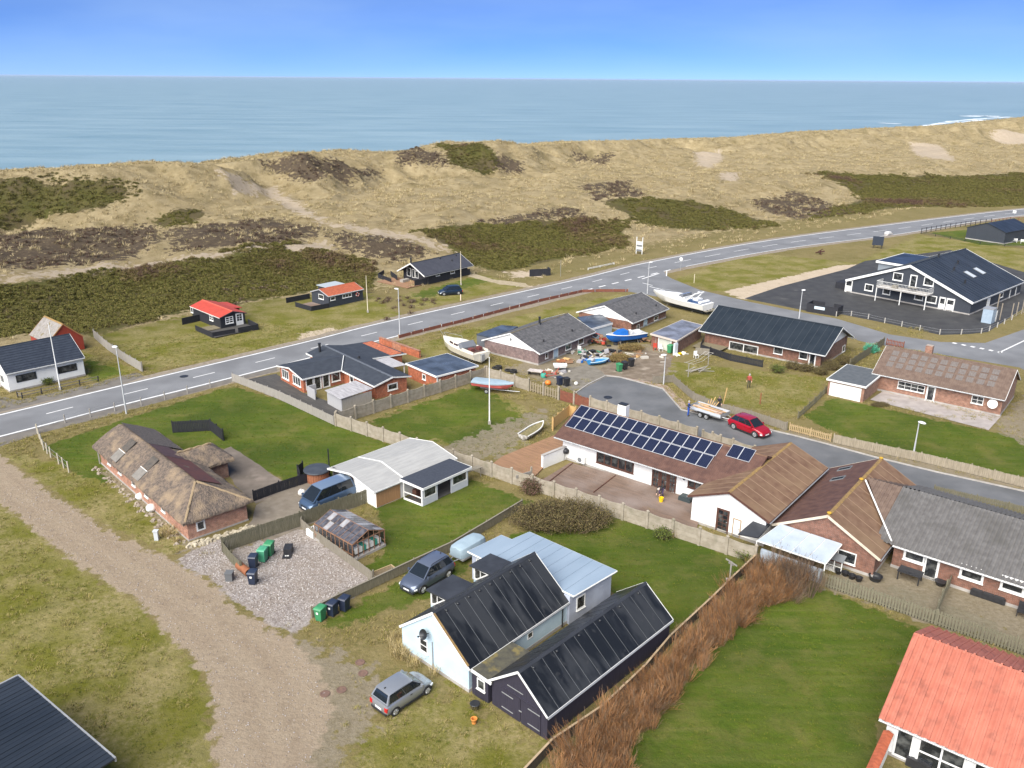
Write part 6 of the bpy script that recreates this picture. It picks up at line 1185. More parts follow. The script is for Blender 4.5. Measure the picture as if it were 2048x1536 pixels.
# ---------------------------------------------------------------- vehicles
def wheel(par,x,y,r,side):
    b = MB(); b.M = Matrix.Translation((x,y,r)) @ Matrix.Rotation(R(90),4,'X'); b.lathe([(r*.62,-.10),(r*.95,-.10),(r,-.07),(r,.07),(r*.95,.10),(r*.62,.10)],n=18); o = b.build('wheel',tyrem,par,smooth=40)
    q = MB(); q.M = Matrix.Translation((x,y+side*.085,r)) @ Matrix.Rotation(R(90),4,'X'); q.lathe([(r*.64,-.02),(r*.64,.02),(r*.2,.012*-side)],n=12); 
    for k in range(5): a = 2*math.pi*k/5; q.tube((0,0,-.025*side),(math.cos(a)*r*.6,math.sin(a)*r*.6,-.025*side),.035,n=4)
    q.build('rim',rimm,o,smooth=40); return o
def car(name,label,loc,rz,L,Wd,H,paint,prof,gh,wb,wr=.31,cat='car',roofm=None,lower=black,rails=False,wins=2,group=None,glassw=1):
    """prof: (x fraction rear->front, top z, half width factor); gh: rear base x, rear top x, front top x, front base x, belt z rear, belt z front"""
    t = thing(name,label,cat,(loc[0],loc[1],0),rz,group); w = Wd/2; rings = []; inner = []
    for fx,zt,fw,zb in prof:
        x = (fx-.5)*L; ww = w*fw; zm = zb+(zt-zb)*.5
        half = [(0,zb),(ww*.86,zb),(ww*.97,zb+.10),(ww,zm),(ww*.985,zt-.10),(ww*.90,zt),(ww*.45,zt+.025),(0,zt+.03)]
        rings.append([(x,y,z) for y,z in half]+[(x,-y,z) for y,z in half[-2:0:-1]])
    b = MB(); b.loft(rings)
    for x in (-wb/2,wb/2):
        for s in (-1,1):
            n = 14; pts = [(x+math.cos(math.pi*i/n)*wr*1.2,wr*.9+math.sin(math.pi*i/n)*wr*1.2) for i in range(n+1)]
            b.add([(p[0],s*(w+.004),p[1]) for p in pts]+[(p[0],s*(w-.14),p[1]) for p in pts],[tuple(range(n+1)),tuple(range(n+1,2*n+2))]+[(i,i+1,n+2+i,n+1+i) for i in range(n)],1)
    b.box(-L*.36,L*.36,-w*.99,w*.99,.17,.26,1)
    body = b.build('body',[paint,lower],t,smooth=38)
    rb,rt,ft,fb,zr,zf = gh; wt = w*.72; wbt = w*.93; hr_ = H
    B = [(rb,-wbt*.96,zr),(fb,-wbt*.96,zf),(fb,wbt*.96,zf),(rb,wbt*.96,zr)]; T = [(rt,-wt*.97,hr_-.06),(ft,-wt,hr_-.05),(ft,wt,hr_-.05),(rt,wt*.97,hr_-.06)]
    c = MB(); mid = [(rt+.05+(ft-rt-.1)*k/4,hr_-.02+.03*math.sin(math.pi*(k+.5)/5)) for k in range(5)]
    c.add(B+T,[(0,1,5,4),(1,2,6,5),(2,3,7,6),(3,0,4,7)]); c.build('cabin',paint,t)
    r = MB(); xs = [rt-.03,rt+.12,(rt+ft)/2,ft-.12,ft+.02]; zs = [hr_-.055,hr_-.005,hr_+.015,hr_,hr_-.045]
    r.loft([[(x,-wt-.01,z-.03),(x,-wt*.8,z),(x,0,z+.025),(x,wt*.8,z),(x,wt+.01,z-.03),(x,0,hr_-.10)] for x,z in zip(xs,zs)]); r.build('roof',roofm or paint,t,smooth=50)
    def patch(nm,q,u0,u1,v0,v1,off,m=carglass):
        q = [Vector(p) for p in q]; P = lambda u,v: (q[0]*(1-u)+q[1]*u)*(1-v)+(q[3]*(1-u)+q[2]*u)*v
        a = [P(u0,v0),P(u1,v0),P(u1,v1),P(u0,v1)]; n = (a[1]-a[0]).cross(a[3]-a[0]).normalized(); z = MB(); z.add([tuple(p+n*off) for p in a]+[tuple(p-n*.01) for p in a],[(0,1,2,3),(0,4,5,1),(1,5,6,2),(2,6,7,3),(3,7,4,0)]); return z.build(nm,m,t)
    patch('windscreen',[B[1],B[2],T[2],T[1]],.05,.95,.04,.97,.012); patch('rear_window',[B[3],B[0],T[0],T[3]],.08,.92,.12,.95,.012)
    edges = np.linspace(.035,.965,wins+1)
    for i in range(wins): patch('side_window',[B[0],B[1],T[1],T[0]],edges[i]+.004,edges[i+1]-.004,.05,.95,.010); patch('side_window',[B[2],B[3],T[3],T[2]],1-edges[i+1]+.004,1-edges[i]-.004,.05,.95,.010)
    for x in (-wb/2,wb/2):
        for s in (-1,1): wheel(t,x,s*(w-.09),wr,s)
    zh = prof[-2][1]-.10; zt = prof[1][1]-.12
    for s in (-1,1):
        q = MB(); q.M = Matrix.Translation((L/2-.13,s*w*.70,zh)) @ Matrix.Rotation(s*R(-22),4,'Z'); q.box(-.20,.03,-.15,.15,-.09,.01); q.build('headlight',lampwhite,t)
        q = MB(); q.box(-L/2-.005,-L/2+.16,s*w*.78-.11,s*w*.78+.11,zt-.20,zt+.05); q.build('taillight',lampred,t)
        q = MB(); q.M = Matrix.Translation((fb-.28,s*(w+.06),zf+.06)); q.box(-.06,.06,-.10,.08,-.05,.10); q.build('mirror',paint,t)
        q = MB(); q.box(-.10-.25*0,.06,s*(w*1.0)-.012,s*(w*1.0)+.012,(zr+.3)*.62,(zr+.3)*.62+.03); q.build('door_handle',lower if lower is not black else darkmetal,t)
    q = MB(); q.box(L/2-.03,L/2+.012,-.26,.26,.36,.47); q.build('number_plate',plate,t); q = MB(); q.box(-L/2-.012,-L/2+.03,-.26,.26,.42,.54); q.build('number_plate',plate,t)
    q = MB(); q.box(L/2-.09,L/2+.004,-w*.72,w*.72,.20,.33); q.box(L/2-.08,L/2-.0,-w*.45,w*.45,.50,zh+.0); q.build('grille',black,t); q = MB(); q.box(-L/2-.004,-L/2+.09,-w*.8,w*.8,.20,.36); q.build('rear_bumper',lower,t)
    if rails:
        for s in (-1,1): q = MB(); q.path([(rt+.1,s*wt*.92,hr_-.02),(rt+.25,s*wt*.92,hr_+.06),(ft-.35,s*wt*.92,hr_+.06),(ft-.15,s*wt*.92,hr_-.02)],.022); q.build('roof_rail',darkmetal,t)
    q = MB(); q.box(rt+.12,rt+.22,-.03,.03,hr_+.0,hr_+.07); q.build('aerial',black,t); return t
def paint(n,c,m=.35,r=.32): return mat(n,c,rough=r,metal=m,coat=.6)
def place(pr,pf):                 # ground points under the axles seen on the near side -> centre line heading
    a,b = np.array(pr),np.array(pf); return a,b,math.atan2(b[1]-a[1],b[0]-a[0])
def carat(prp,pfp,half,side):
    a,b,h_ = place(g(*prp),g(*pfp)); n = np.array([-math.sin(h_),math.cos(h_)])*side; c = (a+b)/2+n*half; return tuple(c),h_,np.linalg.norm(b-a)
hatch = [(0,.66,.80,.34),(.02,.80,.92,.24),(.12,.90,1,.20),(.35,.90,1,.19),(.6,.89,1,.19),(.74,.85,.98,.20),(.88,.74,.93,.21),(.975,.58,.82,.24),(1,.46,.70,.30)]
c,h_,wb = carat((790,1430),(853,1388),.72,1); car('silver_hatchback','small silver hatchback parked on grass beside the pale blue cottage',c,h_,3.58,1.64,1.46,paint('silver_paint',(.34,.36,.39),.55),hatch,(-1.70,-1.42,.32,1.02,.92,.90),2.42,.29)
suvp = [(0,.72,.82,.42),(.02,.90,.93,.30),(.12,1.02,1,.25),(.35,1.01,1,.23),(.6,1.0,1,.23),(.73,.97,.99,.24),(.88,.88,.94,.26),(.975,.70,.84,.30),(1,.55,.74,.36)]
c,h_,wb = carat((900,1152),(840,1190),.78,-1); car('grey_blue_suv','grey-blue compact SUV with roof rails parked by the low board fence',c,h_,4.2,1.78,1.63,paint('grey_blue_paint',(.11,.135,.19),.5),suvp,(-1.95,-1.62,.35,1.12,1.03,1.0),2.6,.34,rails=True,roofm=paint('grey_blue_roof',(.16,.19,.26),.5))
vanp = [(0,.90,.90,.40),(.01,1.05,.97,.28),(.12,1.10,1,.23),(.4,1.10,1,.22),(.7,1.08,1,.22),(.82,1.03,.99,.23),(.92,.93,.95,.25),(.98,.74,.86,.28),(1,.58,.76,.34)]
c,h_,wb = carat((708,1012),(622,1046),.85,-1); pv = (g(655,1000)); 
a_ = np.array(g(651,1010)); car('blue_van','metallic blue people carrier van parked on brown paving by the white shed',(a_[0]+.15,a_[1]+.35),R(47+180),4.75,1.98,1.92,paint('van_lower_blue',(.075,.125,.21),.5),vanp,(-2.28,-2.05,1.0,2.0,1.1,1.05),3.0,.34,cat='van',roofm=paint('van_roof_blue',(.22,.30,.42),.5),wins=3)
crp = [(0,.74,.82,.40),(.02,.90,.93,.28),(.12,1.0,1,.23),(.35,.98,1,.21),(.6,.95,1,.21),(.73,.92,.99,.22),(.88,.82,.94,.24),(.975,.64,.82,.28),(1,.5,.72,.34)]
c,h_,wb = carat((1466.7,858),(1510.6,875.5),.80,1); car('red_crossover','bright red crossover car on the cul-de-sac towing the timber trailer',c,h_,4.4,1.82,1.58,paint('candy_red',(.36,.006,.018),.25,.25),crp,(-2.0,-1.50,.32,1.15,1.0,.94),2.68,.35,roofm=paint('rose_red_roof',(.34,.015,.04),.25,.25),wins=3)
c,h_,wb = carat((919.5,589.5),(885.5,592),.75,-1); car('dark_blue_hatchback','dark blue hatchback parked on grass by the holiday house flagpole',c,h_,3.95,1.72,1.5,paint('midnight_blue',(.012,.028,.055),.3),hatch,(-1.85,-1.5,.35,1.1,.93,.9),2.5,.31)
# trailers
cr = np.array(g(1411,838)); a = h_ = math.atan2(*(np.array(g(1440,846))-np.array(g(1400,833)))[::-1])
t = thing('timber_trailer','galvanised flatbed trailer with two axles loaded with planks behind the red car','trailer',(cr[0]+.5,cr[1]+.8,0),a)
b = MB(); b.box(-2.0,2.0,-.92,.92,.55,.65); b.build('bed',galv,t)
for s in (-1,1): b = MB(); b.box(-2.0,2.0,s*.92-.02,s*.92+.02,.66,.95); b.build('side_board',mat('bright_galv',(.62,.66,.72),rough=.4,metal=.3),t); 
for x in (-2.0,1.97): b = MB(); b.box(x,x+.03,-.88,.88,.66,.95); b.build('end_board',galv,t)
for x in (-.42,.34):
    for s in (-1,1): wheel(t,x,s*.95,.30,s)
for s in (-1,1): b = MB(); b.box(-.8,.72,s*.95-.12,s*.95+.12,.62,.65); b.build('mudguard',black,t)
b = MB(); b.tube((2.0,.5,.58),(3.3,0,.5),.04,n=5); b.tube((2.0,-.5,.58),(3.3,0,.5),.04,n=5); b.tube((3.2,0,.5),(3.5,0,.48),.05,n=6); b.tube((2.9,.1,0),(2.9,.1,.7),.03,n=6); b.build('drawbar',galv,t)
ld = thing('plank_load','heap of pale pinkish planks lying on the trailer behind the red car','timber',(cr[0]+.5,cr[1]+.8,.66),a); pk = [mat('pale_pink_plank',(.62,.48,.38),(.52,.38,.29),scale=2,rough=.8),newwood,mat('brown_plank',(.40,.24,.16),(.32,.19,.12),scale=2,rough=.8)]
for i in range(22): b = MB(); l_ = rnd.uniform(1.2,3.4); x0 = rnd.uniform(-1.9,1.9-l_); y0 = rnd.uniform(-.8,.65); z0 = .02+.05*(i // 4); b.M = Matrix.Translation((x0,y0,z0)) @ Matrix.Rotation(rnd.uniform(-.08,.08),4,'Z'); b.box(0,l_,0,.14,0,.045); b.build('plank',pk[i % 3],ld)
up_ = thing('leaning_boards','pine boards leaning upright at the street fence behind the trailer','timber',(*g(1412,822),0),R(-30))
for i in range(5): b = MB(); b.M = Matrix.Translation((i*.11,0,0)) @ Matrix.Rotation(R(4+7*i),4,'Y') @ Matrix.Rotation(R(-12),4,'X'); b.box(0,.08,0,.03,0,1.2+.3*(i % 3)); b.build('plank',newwood,up_)
bd = MB(); bd.M = Matrix.Rotation(R(8),4,'Y'); bd.box(0,.1,0,.04,.0,2.5); bd.build('upright_board',newwood,None,label='single tall pine board held upright by the person in black',cat='timber',loc=(*g(1443,818),0))
ca = g(925,1110); t = thing('covered_trailer','small trailer under a pale blue-grey rounded cover beside the blue-grey flat roof','trailer',(*g(936,1112),0),R(50)); b = MB(); rr = []
for x,k in ((-1.35,.72),(-1.2,.9),(-.5,1),(.6,1),(1.2,.93),(1.4,.7)):
    rr.append([(x,y*k,z) for y,z in ((-.75,.55),(-.78,.95),(-.62,1.0+.28*k),(0,1.08+.3*k),(.62,1.0+.28*k),(.78,.95),(.75,.55),(0,.5))])
b.loft(rr); b.build('cover',tarp,t,smooth=45); b = MB(); b.box(-1.3,1.3,-.72,.72,.40,.54); b.build('chassis',galv,t)
for s in (-1,1): wheel(t,-.1,s*.8,.28,s)
b = MB(); b.tube((-1.3,.3,.45),(-2.5,0,.4),.035,n=5); b.tube((-1.3,-.3,.45),(-2.5,0,.4),.035,n=5); b.build('drawbar',galv,t)

# ---------------------------------------------------------------- boats
def hull(b,L,Wd,fb,dr,m=0,md=None,rake=.12,n=14,deck=True,sheer=.25,zk=0.0,chine=.72,mw=None):
    """bow towards +x; keel at zk"""
    rings = []
    for i in range(n+1):
        t = i/n; x = -L/2+L*t; hw = Wd/2*(1-max(0,(t-.45)/.55)**2.2)*(0.92+.08*min(1,t*4)); hw = max(hw,.015); zs = zk+dr+fb+sheer*max(0,t-.3)**1.5*1.4; kz = zk+(dr+fb)*.95*max(0,(t-.72)/.28)**2.0; xr = x+rake*L*0 
        zc = kz+(zs-kz)*.38
        rings.append([(x,-hw,zs),(x,-hw*chine*1.12,zc),(x,0,kz),(x,hw*chine*1.12,zc),(x,hw,zs)])
    b.loft(rings,m=m,close=False,caps=False); b.add([rings[0][i] for i in range(5)],[(0,1,2,3,4)],m)
    if deck:
        for r0,r1 in zip(rings,rings[1:]): b.add([r0[0],r1[0],r1[4],r0[4]],[(0,1,2,3)],m if md is None else md)
    return rings
def boatframe(par,L,m=greywood):
    for x in (-L*.28,L*.18):
        for s in (-1,1): b = MB(); b.tube((x,s*.9,0),(x,s*.5,.75),.05,n=5); b.build('support',m,par)
    b = MB(); b.box(-L*.35,L*.3,-.12,.12,.0,.14); b.build('keel_block',m,par)
# cream cabin cruiser
p,q = np.array(g(965,725)),np.array(g(893,695)); a = math.atan2(*(q-p)[::-1]); c = (np.array(g(948,729))+np.array(g(886,700)))/2
t = thing('cream_cabin_cruiser','cream cabin cruiser with dark cabin windows standing by the orange garage','boat',(c[0]+.5,c[1]+.2,-.05),a); t.scale = (1.12,1.1,.78); L_ = 7.6
b = MB(); hull(b,L_,2.7,1.05,.55,zk=.45,sheer=.5); b.build('hull',cream,t,smooth=40); boatframe(t,L_)
b = MB(); b.loft([[(x,-w_,z0),(x,-w_*.82,z1),(x,w_*.82,z1),(x,w_,z0)] for x,w_,z0,z1 in ((-.9,1.05,2.05,2.75),(.3,1.02,2.08,2.75),(1.6,.78,2.2,2.62),(2.6,.35,2.4,2.45))]); b.build('cabin',cream,t)
for s in (-1,1):
    for x0,x1,w0,w1 in ((-.55,.35,1.0,.99),(.5,1.4,.97,.82)): b = MB(); b.add([(x0,s*w0*.96,2.28),(x1,s*w1*.96,2.32),(x1-.05,s*w1*.88,2.58),(x0+.05,s*w0*.88,2.6),(x0,s*(w0*.96+.03),2.28),(x1,s*(w1*.96+.03),2.32),(x1-.05,s*(w1*.88+.03),2.58),(x0+.05,s*(w0*.88+.03),2.6)],[(0,1,2,3),(4,5,6,7),(0,1,5,4),(1,2,6,5),(2,3,7,6),(3,0,4,7)]); b.build('cabin_window',mat('brown_window',(.05,.03,.03),rough=.2),t)
b = MB(); b.loft([[(x,-w_,z0),(x,-w_*.85,z1),(x,w_*.85,z1),(x,w_,z0)] for x,w_,z0,z1 in ((-1.5,1.1,2.1,2.3),(-1.0,1.05,2.1,3.1),(-.55,1.0,2.7,2.75))]); b.build('windscreen',mat('grey_windscreen',(.16,.17,.19),rough=.15),t)
b = MB(); b.box(-3.3,-1.55,-.95,.95,2.06,2.10); b.build('cockpit',mat('brown_cockpit',(.10,.05,.04),(.06,.035,.03),scale=3,rough=.8),t)
for s in (-1,1): b = MB(); b.box(-3.6,-1.5,s*1.05-.06,s*1.05+.06,2.06,2.35); b.build('coaming',cream,t)
b = MB(); b.box(-2.9,-2.3,.3,.8,2.1,2.6); b.box(-2.9,-2.3,-.8,-.3,2.1,2.6); b.build('seat',mat('maroon_seat',(.14,.04,.035),rough=.7),t)
b = MB(); b.box(-4.1,-3.82,-.2,.2,.8,1.9); b.build('outboard_motor',galv,t); b = MB(); b.path([(1.2,-.95,2.45),(1.3,-.95,2.95),(3.3,-.2,3.1),(3.6,0,3.1),(3.3,.2,3.1),(1.3,.95,2.95)],.02,5); b.tube((3.7,0,2.5),(4.2,.3,3.6),.02,n=4); b.build('bow_rail',galv,t); b = MB(); b.box(-3.75,3.0,-1.36,-1.33,1.6,1.66); b.build('rubbing_strake',greywood,t)
# white motor yacht
c = (np.array(g(1310,606))+np.array(g(1412,628)))/2; a = math.atan2(*(np.array(g(1310,603))-np.array(g(1412,628)))[::-1])
t = thing('white_motor_yacht','large white motor yacht with radar arch standing on supports by the junction','boat',(c[0],c[1]+.4,-.1),a); t.scale = (.98,.95,.68); L_ = 11.0
b = MB(); hull(b,L_,3.4,1.25,.75,zk=.6,sheer=.6); b.build('hull',gelcoat,t,smooth=40); boatframe(t,L_)
b = MB(); b.loft([[(x,-w_*1.25,z0),(x,-w_*1.25,z0),(x,w_*1.25,z0),(x,w_*1.25,z0)] for x,w_,z0 in ((-5.0,1.1,.95),(0,1.1,.95))],caps=False); 
b = MB(); b.loft([[(x,-w_,z0),(x,-w_*.8,z1),(x,w_*.8,z1),(x,w_,z0)] for x,w_,z0,z1 in ((-1.6,1.3,2.6,3.3),(.6,1.25,2.65,3.35),(2.6,.8,2.9,3.2),(3.8,.35,3.1,3.15))]); b.build('cabin',gelcoat,t,smooth=50)
b = MB(); b.loft([[(x,-w_,z0),(x,-w_*.9,z1),(x,w_*.9,z1),(x,w_,z0)] for x,w_,z0,z1 in ((-1.4,1.2,3.2,4.0),(-.8,1.1,3.3,3.9),(-.2,.9,3.33,3.4))]); b.build('windscreen',mat('grey_windscreen',(0,0,0)),t)
for s in (-1,1): b = MB(); b.tube((-2.2,s*1.45,2.7),(-3.6,s*1.2,4.6),.13,n=6); b.build('radar_arch',gelcoat,t)
b = MB(); b.tube((-3.6,-1.2,4.6),(-3.6,1.2,4.6),.14,n=6); b.lathe([(.02,0),(.25,.05),(.25,.2),(.02,.25)],n=10,c=(-3.6,0,4.7)); b.build('radar',gelcoat,t)
b = MB(); b.box(-5.0,-1.9,-1.35,1.35,2.66,2.72); b.build('cockpit',mat('navy_cover',(.025,.06,.14),(.04,.09,.2),scale=1,rough=.7),t); b = MB(); b.box(-3.6,-2.6,-1.1,.2,2.72,3.2); b.box(-4.9,-4.4,-1.2,1.2,2.72,3.1); b.build('seat',gelcoat,t)
for s in (-1,1): b = MB(); b.path([(1.0,s*1.3,2.75),(1.1,s*1.3,3.3),(4.3,s*.55,3.5),(5.2,0,3.55)],.025,5); b.build('bow_rail',galv,t)
b = MB(); b.box(-6.1,-5.5,-1.1,1.1,1.1,1.2); b.build('swim_platform',greywood,t); b = MB(); b.tube((-5.7,.4,.5),(-5.7,.4,1.3),.12,n=6); b.tube((-5.7,-.4,.5),(-5.7,-.4,1.3),.12,n=6); b.build('stern_drive',black,t); b = MB(); b.box(-5.2,1.5,-.9,.9,.62,.85); b.build('dark_keel_band',darkmetal,t)
# blue boat
c = (np.array(g(1222,690))+np.array(g(1278,684)))/2; a = math.atan2(*(np.array(g(1216,690))-np.array(g(1284,680)))[::-1])
t = thing('blue_fishing_boat','bright blue open boat with white rail and small cuddy among the junk yard','boat',(c[0],c[1]+.3,-.1),a); t.scale = (.95,.95,.8); L_ = 6.4
b = MB(); hull(b,L_,2.2,.75,.5,zk=.45,sheer=.45,m=0,md=1); b.build('hull',[bluehull,mat('grey_deck',(.42,.43,.44),rough=.7)],t,smooth=40); boatframe(t,L_)
b = MB(); rr = hull(MB(),L_,2.24,.75,.5,zk=.47,sheer=.45)
for k in (0,4): b.path([r_[k] for r_ in rr],.06,5)
b.build('white_gunwale',white,t); b = MB(); b.loft([[(x,-w_,1.75),(x,-w_*.8,z1),(x,w_*.8,z1),(x,w_,1.75)] for x,w_,z1 in ((.0,.85,2.5),(1.0,.75,2.45),(1.9,.45,2.05))]); b.build('cuddy',bluehull,t,smooth=50); b = MB(); b.box(-.15,0,-.7,.7,1.75,2.55); b.build('windscreen',mat('grey_windscreen',(0,0,0)),t); b = MB(); b.box(-2.4,-1.9,-.6,.6,1.72,2.0); b.box(-1.0,-.6,-.3,.3,1.72,2.3); b.build('thwart',white,t)
# red and white dinghy on a trailer with white cover
a = math.atan2(*(np.array(g(1020,783))-np.array(g(955,775)))[::-1]); c = (np.array(g(952,778))+np.array(g(1022,788)))/2
t = thing('covered_dinghy','red hulled dinghy under a white cover standing on the lawn by the concrete wall','boat',(c[0],c[1]-.1,0),a); b = MB(); rr = hull(b,4.9,1.8,.45,.35,zk=.42,sheer=.15,deck=False); b.build('hull',redhull,t,smooth=40)
b = MB(); b.loft([[(r_[0][0],r_[0][1]*1.03,r_[0][2]-.12),(r_[0][0],r_[0][1]*1.03,r_[0][2]+.02),(r_[0][0],0,r_[0][2]+.16),(r_[4][0],r_[4][1]*1.03,r_[4][2]+.02),(r_[4][0],r_[4][1]*1.03,r_[4][2]-.12)] for r_ in rr]); b.build('cover',tarp,t,smooth=50); b = MB(); b.box(-2.75,-2.5,-.15,.15,.6,1.3); b.build('outboard_motor',black,t)
tr_ = thing('dinghy_trailer','light galvanised boat trailer under the red hulled dinghy','trailer',(c[0],c[1]-.1,0),a); b = MB(); b.box(-1.6,1.4,-.05,.05,.3,.4); b.box(-.6,-.5,-.75,.75,.3,.38); b.tube((1.4,0,.35),(3.2,0,.4),.04,n=5); b.build('frame',galv,tr_)
for s in (-1,1): wheel(tr_,-.55,s*.8,.26,s)
# old rowing boat used as a planter
a = math.atan2(*(np.array(g(1092,850))-np.array(g(1040,882)))[::-1]); c = (np.array(g(1040,882))+np.array(g(1092,854)))/2
t = thing('rowing_boat_planter','old white rimmed rowing boat filled with dry plants at the deck edge','boat',(*c,0),a); b = MB(); rr = hull(b,3.9,1.3,.3,.25,zk=0.02,sheer=.25,deck=False); b.build('hull',mat('weathered_white_hull',(.5,.48,.44),(.2,.19,.18),scale=3,rough=.9),t,smooth=40); b = MB()
for k in (0,4): b.path([r_[k] for r_ in rr],.06,5)
b.build('gunwale',white,t); b = MB(); b.add([p_ for r_ in rr for p_ in ((r_[0][0],r_[0][1]*.9,r_[0][2]-.1),(r_[4][0],r_[4][1]*.9,r_[4][2]-.1))],[(2*i,2*i+1,2*i+3,2*i+2) for i in range(len(rr)-1)]); b.build('soil',mat('dry_planting',(.24,.20,.10),(.13,.12,.05),scale=6,rough=.95,bump=.08,bscale=8),t)
for i in range(60): pass
# ---------------------------------------------------------------- people
def person(label,loc,rz,J,mats,hair=hairm,hat=None):
    """J: joints in metres (z up, facing -y). One continuous skinned body; material by height/limb"""
    names = ['pelvis','waist','chest','neck','head','headtop','hipL','kneeL','ankL','toeL','hipR','kneeR','ankR','toeR','shL','elL','wrL','paL','shR','elR','wrR','paR']
    rad = [(.16,.12),(.15,.11),(.17,.12),(.06,.06),(.085,.10),(.07,.08),(.10,.10),(.07,.07),(.05,.05),(.045,.035),(.10,.10),(.07,.07),(.05,.05),(.045,.035),(.075,.075),(.052,.052),(.036,.036),(.042,.025),(.075,.075),(.052,.052),(.036,.036),(.042,.025)]
    E = [(0,1),(1,2),(2,3),(3,4),(4,5),(0,6),(6,7),(7,8),(8,9),(0,10),(10,11),(11,12),(12,13),(2,14),(14,15),(15,16),(16,17),(2,18),(18,19),(19,20),(20,21)]
    V = [Vector(J[n]) for n in names]; rad = list(rad); kinds = list(names)
    for pa,wr,s in ((17,16,1),(21,20,-1)):
        d = (V[pa]-V[wr]).normalized(); sd = d.cross(Vector((0,1,.2))).normalized()
        for k,(o,ln) in enumerate(((-.032,.075),(-.011,.088),(.011,.082),(.032,.065))):
            i = len(V); V.append(V[pa]+sd*o+d*.03); V.append(V[pa]+sd*o+d*ln+Vector((0,-.015,-.01))); rad += [(.010,.010),(.008,.008)]; E += [(pa,i),(i,i+1)]; kinds += ['finger','finger']
        i = len(V); V.append(V[wr]+(V[pa]-V[wr])*.4+sd*-.045*s); V.append(V[i]+d*.045+sd*-.02*s); rad += [(.012,.012),(.009,.009)]; E += [(wr,i),(i,i+1)]; kinds += ['finger','finger']
    me = bpy.data.meshes.new('body'); me.from_pydata([tuple(v) for v in V],E,[]); o = bpy.data.objects.new('body',me); C.objects.link(o)
    md = o.modifiers.new('skin','SKIN'); sd_ = o.modifiers.new('sub','SUBSURF'); sd_.levels = 1; sd_.render_levels = 1
    for i,r_ in enumerate(rad): me.skin_vertices[0].data[i].radius = r_; me.skin_vertices[0].data[i].use_root = (i == 0)
    dg = bpy.context.evaluated_depsgraph_get(); nm = bpy.data.meshes.new_from_object(o.evaluated_get(dg)); bpy.data.objects.remove(o)
    for m in mats: nm.materials.append(m)     # 0 torso, 1 legs, 2 skin, 3 shoes, 4 sleeves
    segs = [(V[a],V[b],kinds[b]) for a,b in E]
    for p in nm.polygons:
        best = 9; kk = ''
        for a,b,k in segs:
            ab = b-a; t = max(0,min(1,(p.center-a).dot(ab)/(ab.length_squared+1e-9))); dd = (p.center-a-ab*t).length
            if dd < best: best = dd; kk = k
        p.material_index = 2 if kk in ('head','headtop','finger','paL','paR') else 3 if kk.startswith('toe') else 1 if kk[:3] in ('hip','kne','ank') else 4 if kk[:2] in ('el','wr') else 0; p.use_smooth = True
    t = put('person',nm,None,label,'person',None,None,loc,rz); t.name = 'person'
    hd = V[5]-V[4]; up = hd.normalized(); c = V[4]+hd*.55; q = Vector((0,0,1)).rotation_difference(up).to_matrix().to_4x4()
    b = MB(); b.M = Matrix.Translation(c) @ q; b.lathe([(.112,-.03),(.118,.02),(.10,.085),(.05,.12),(.01,.125)],n=12,c=(0,.018,0)); b.build('hat' if hat else 'hair',hat or hair,t,smooth=60)
    b = MB(); b.M = Matrix.Translation(c) @ q; b.box(-.012,.012,-.125,-.095,-.06,-.02,0); b.box(-.05,-.025,-.108,-.095,-.015,.0,1); b.box(.025,.05,-.108,-.095,-.015,.0,1); b.box(-.025,.025,-.106,-.095,-.095,-.085,2); b.box(-.105,-.09,-.02,.015,-.05,.01,0); b.box(.09,.105,-.02,.015,-.05,.01,0); b.build('face',[skin,black,mat('lips',(.38,.14,.12),rough=.6)],t)
    return t
def stand(**k):
    J = dict(pelvis=(0,0,.95),waist=(0,0,1.12),chest=(0,0,1.36),neck=(0,0,1.5),head=(0,-.02,1.58),headtop=(0,-.03,1.72),hipL=(-.10,0,.90),kneeL=(-.12,-.03,.50),ankL=(-.12,.02,.09),toeL=(-.13,-.14,.045),hipR=(.10,0,.90),kneeR=(.12,-.03,.50),ankR=(.12,.02,.09),toeR=(.13,-.14,.045),
             shL=(-.19,0,1.42),elL=(-.26,.03,1.14),wrL=(-.26,-.08,.90),paL=(-.26,-.12,.82),shR=(.19,0,1.42),elR=(.26,.03,1.14),wrR=(.26,-.08,.90),paR=(.26,-.12,.82)); J.update(k); return J
blueov = mat('royal_blue_overalls',(.025,.09,.42),(.02,.07,.34),scale=4,rough=.85); navyj = mat('navy_jacket',(.02,.03,.08),(.03,.04,.09),scale=4,rough=.85); blk = mat('black_clothes',(.012,.012,.014),(.022,.022,.025),scale=4,rough=.9); redj = mat('red_jacket',(.36,.06,.045),(.28,.045,.04),scale=4,rough=.85); olive = mat('olive_trousers',(.07,.06,.04),(.05,.045,.03),scale=4,rough=.9)
shoe = mat('dark_shoes',(.03,.025,.02),rough=.7)
person('person in royal blue overalls and navy sleeves standing at the tail of the timber trailer',(*g(1376,832),0),R(60),stand(elL=(-.27,-.05,1.16),wrL=(-.12,-.24,1.05),paL=(-.05,-.27,1.05),elR=(.27,-.05,1.16),wrR=(.12,-.26,1.06),paR=(.06,-.28,1.06)),[blueov,blueov,skin,shoe,navyj],hair=mat('grey_hair',(.35,.33,.31),rough=.8))
person('person in black clothes behind the timber trailer handling a tall board',(*g(1437,822),0),R(-20),stand(elL=(-.27,-.1,1.2),wrL=(-.2,-.3,1.32),paL=(-.18,-.36,1.36)),[blk,blk,skin,shoe,blk])
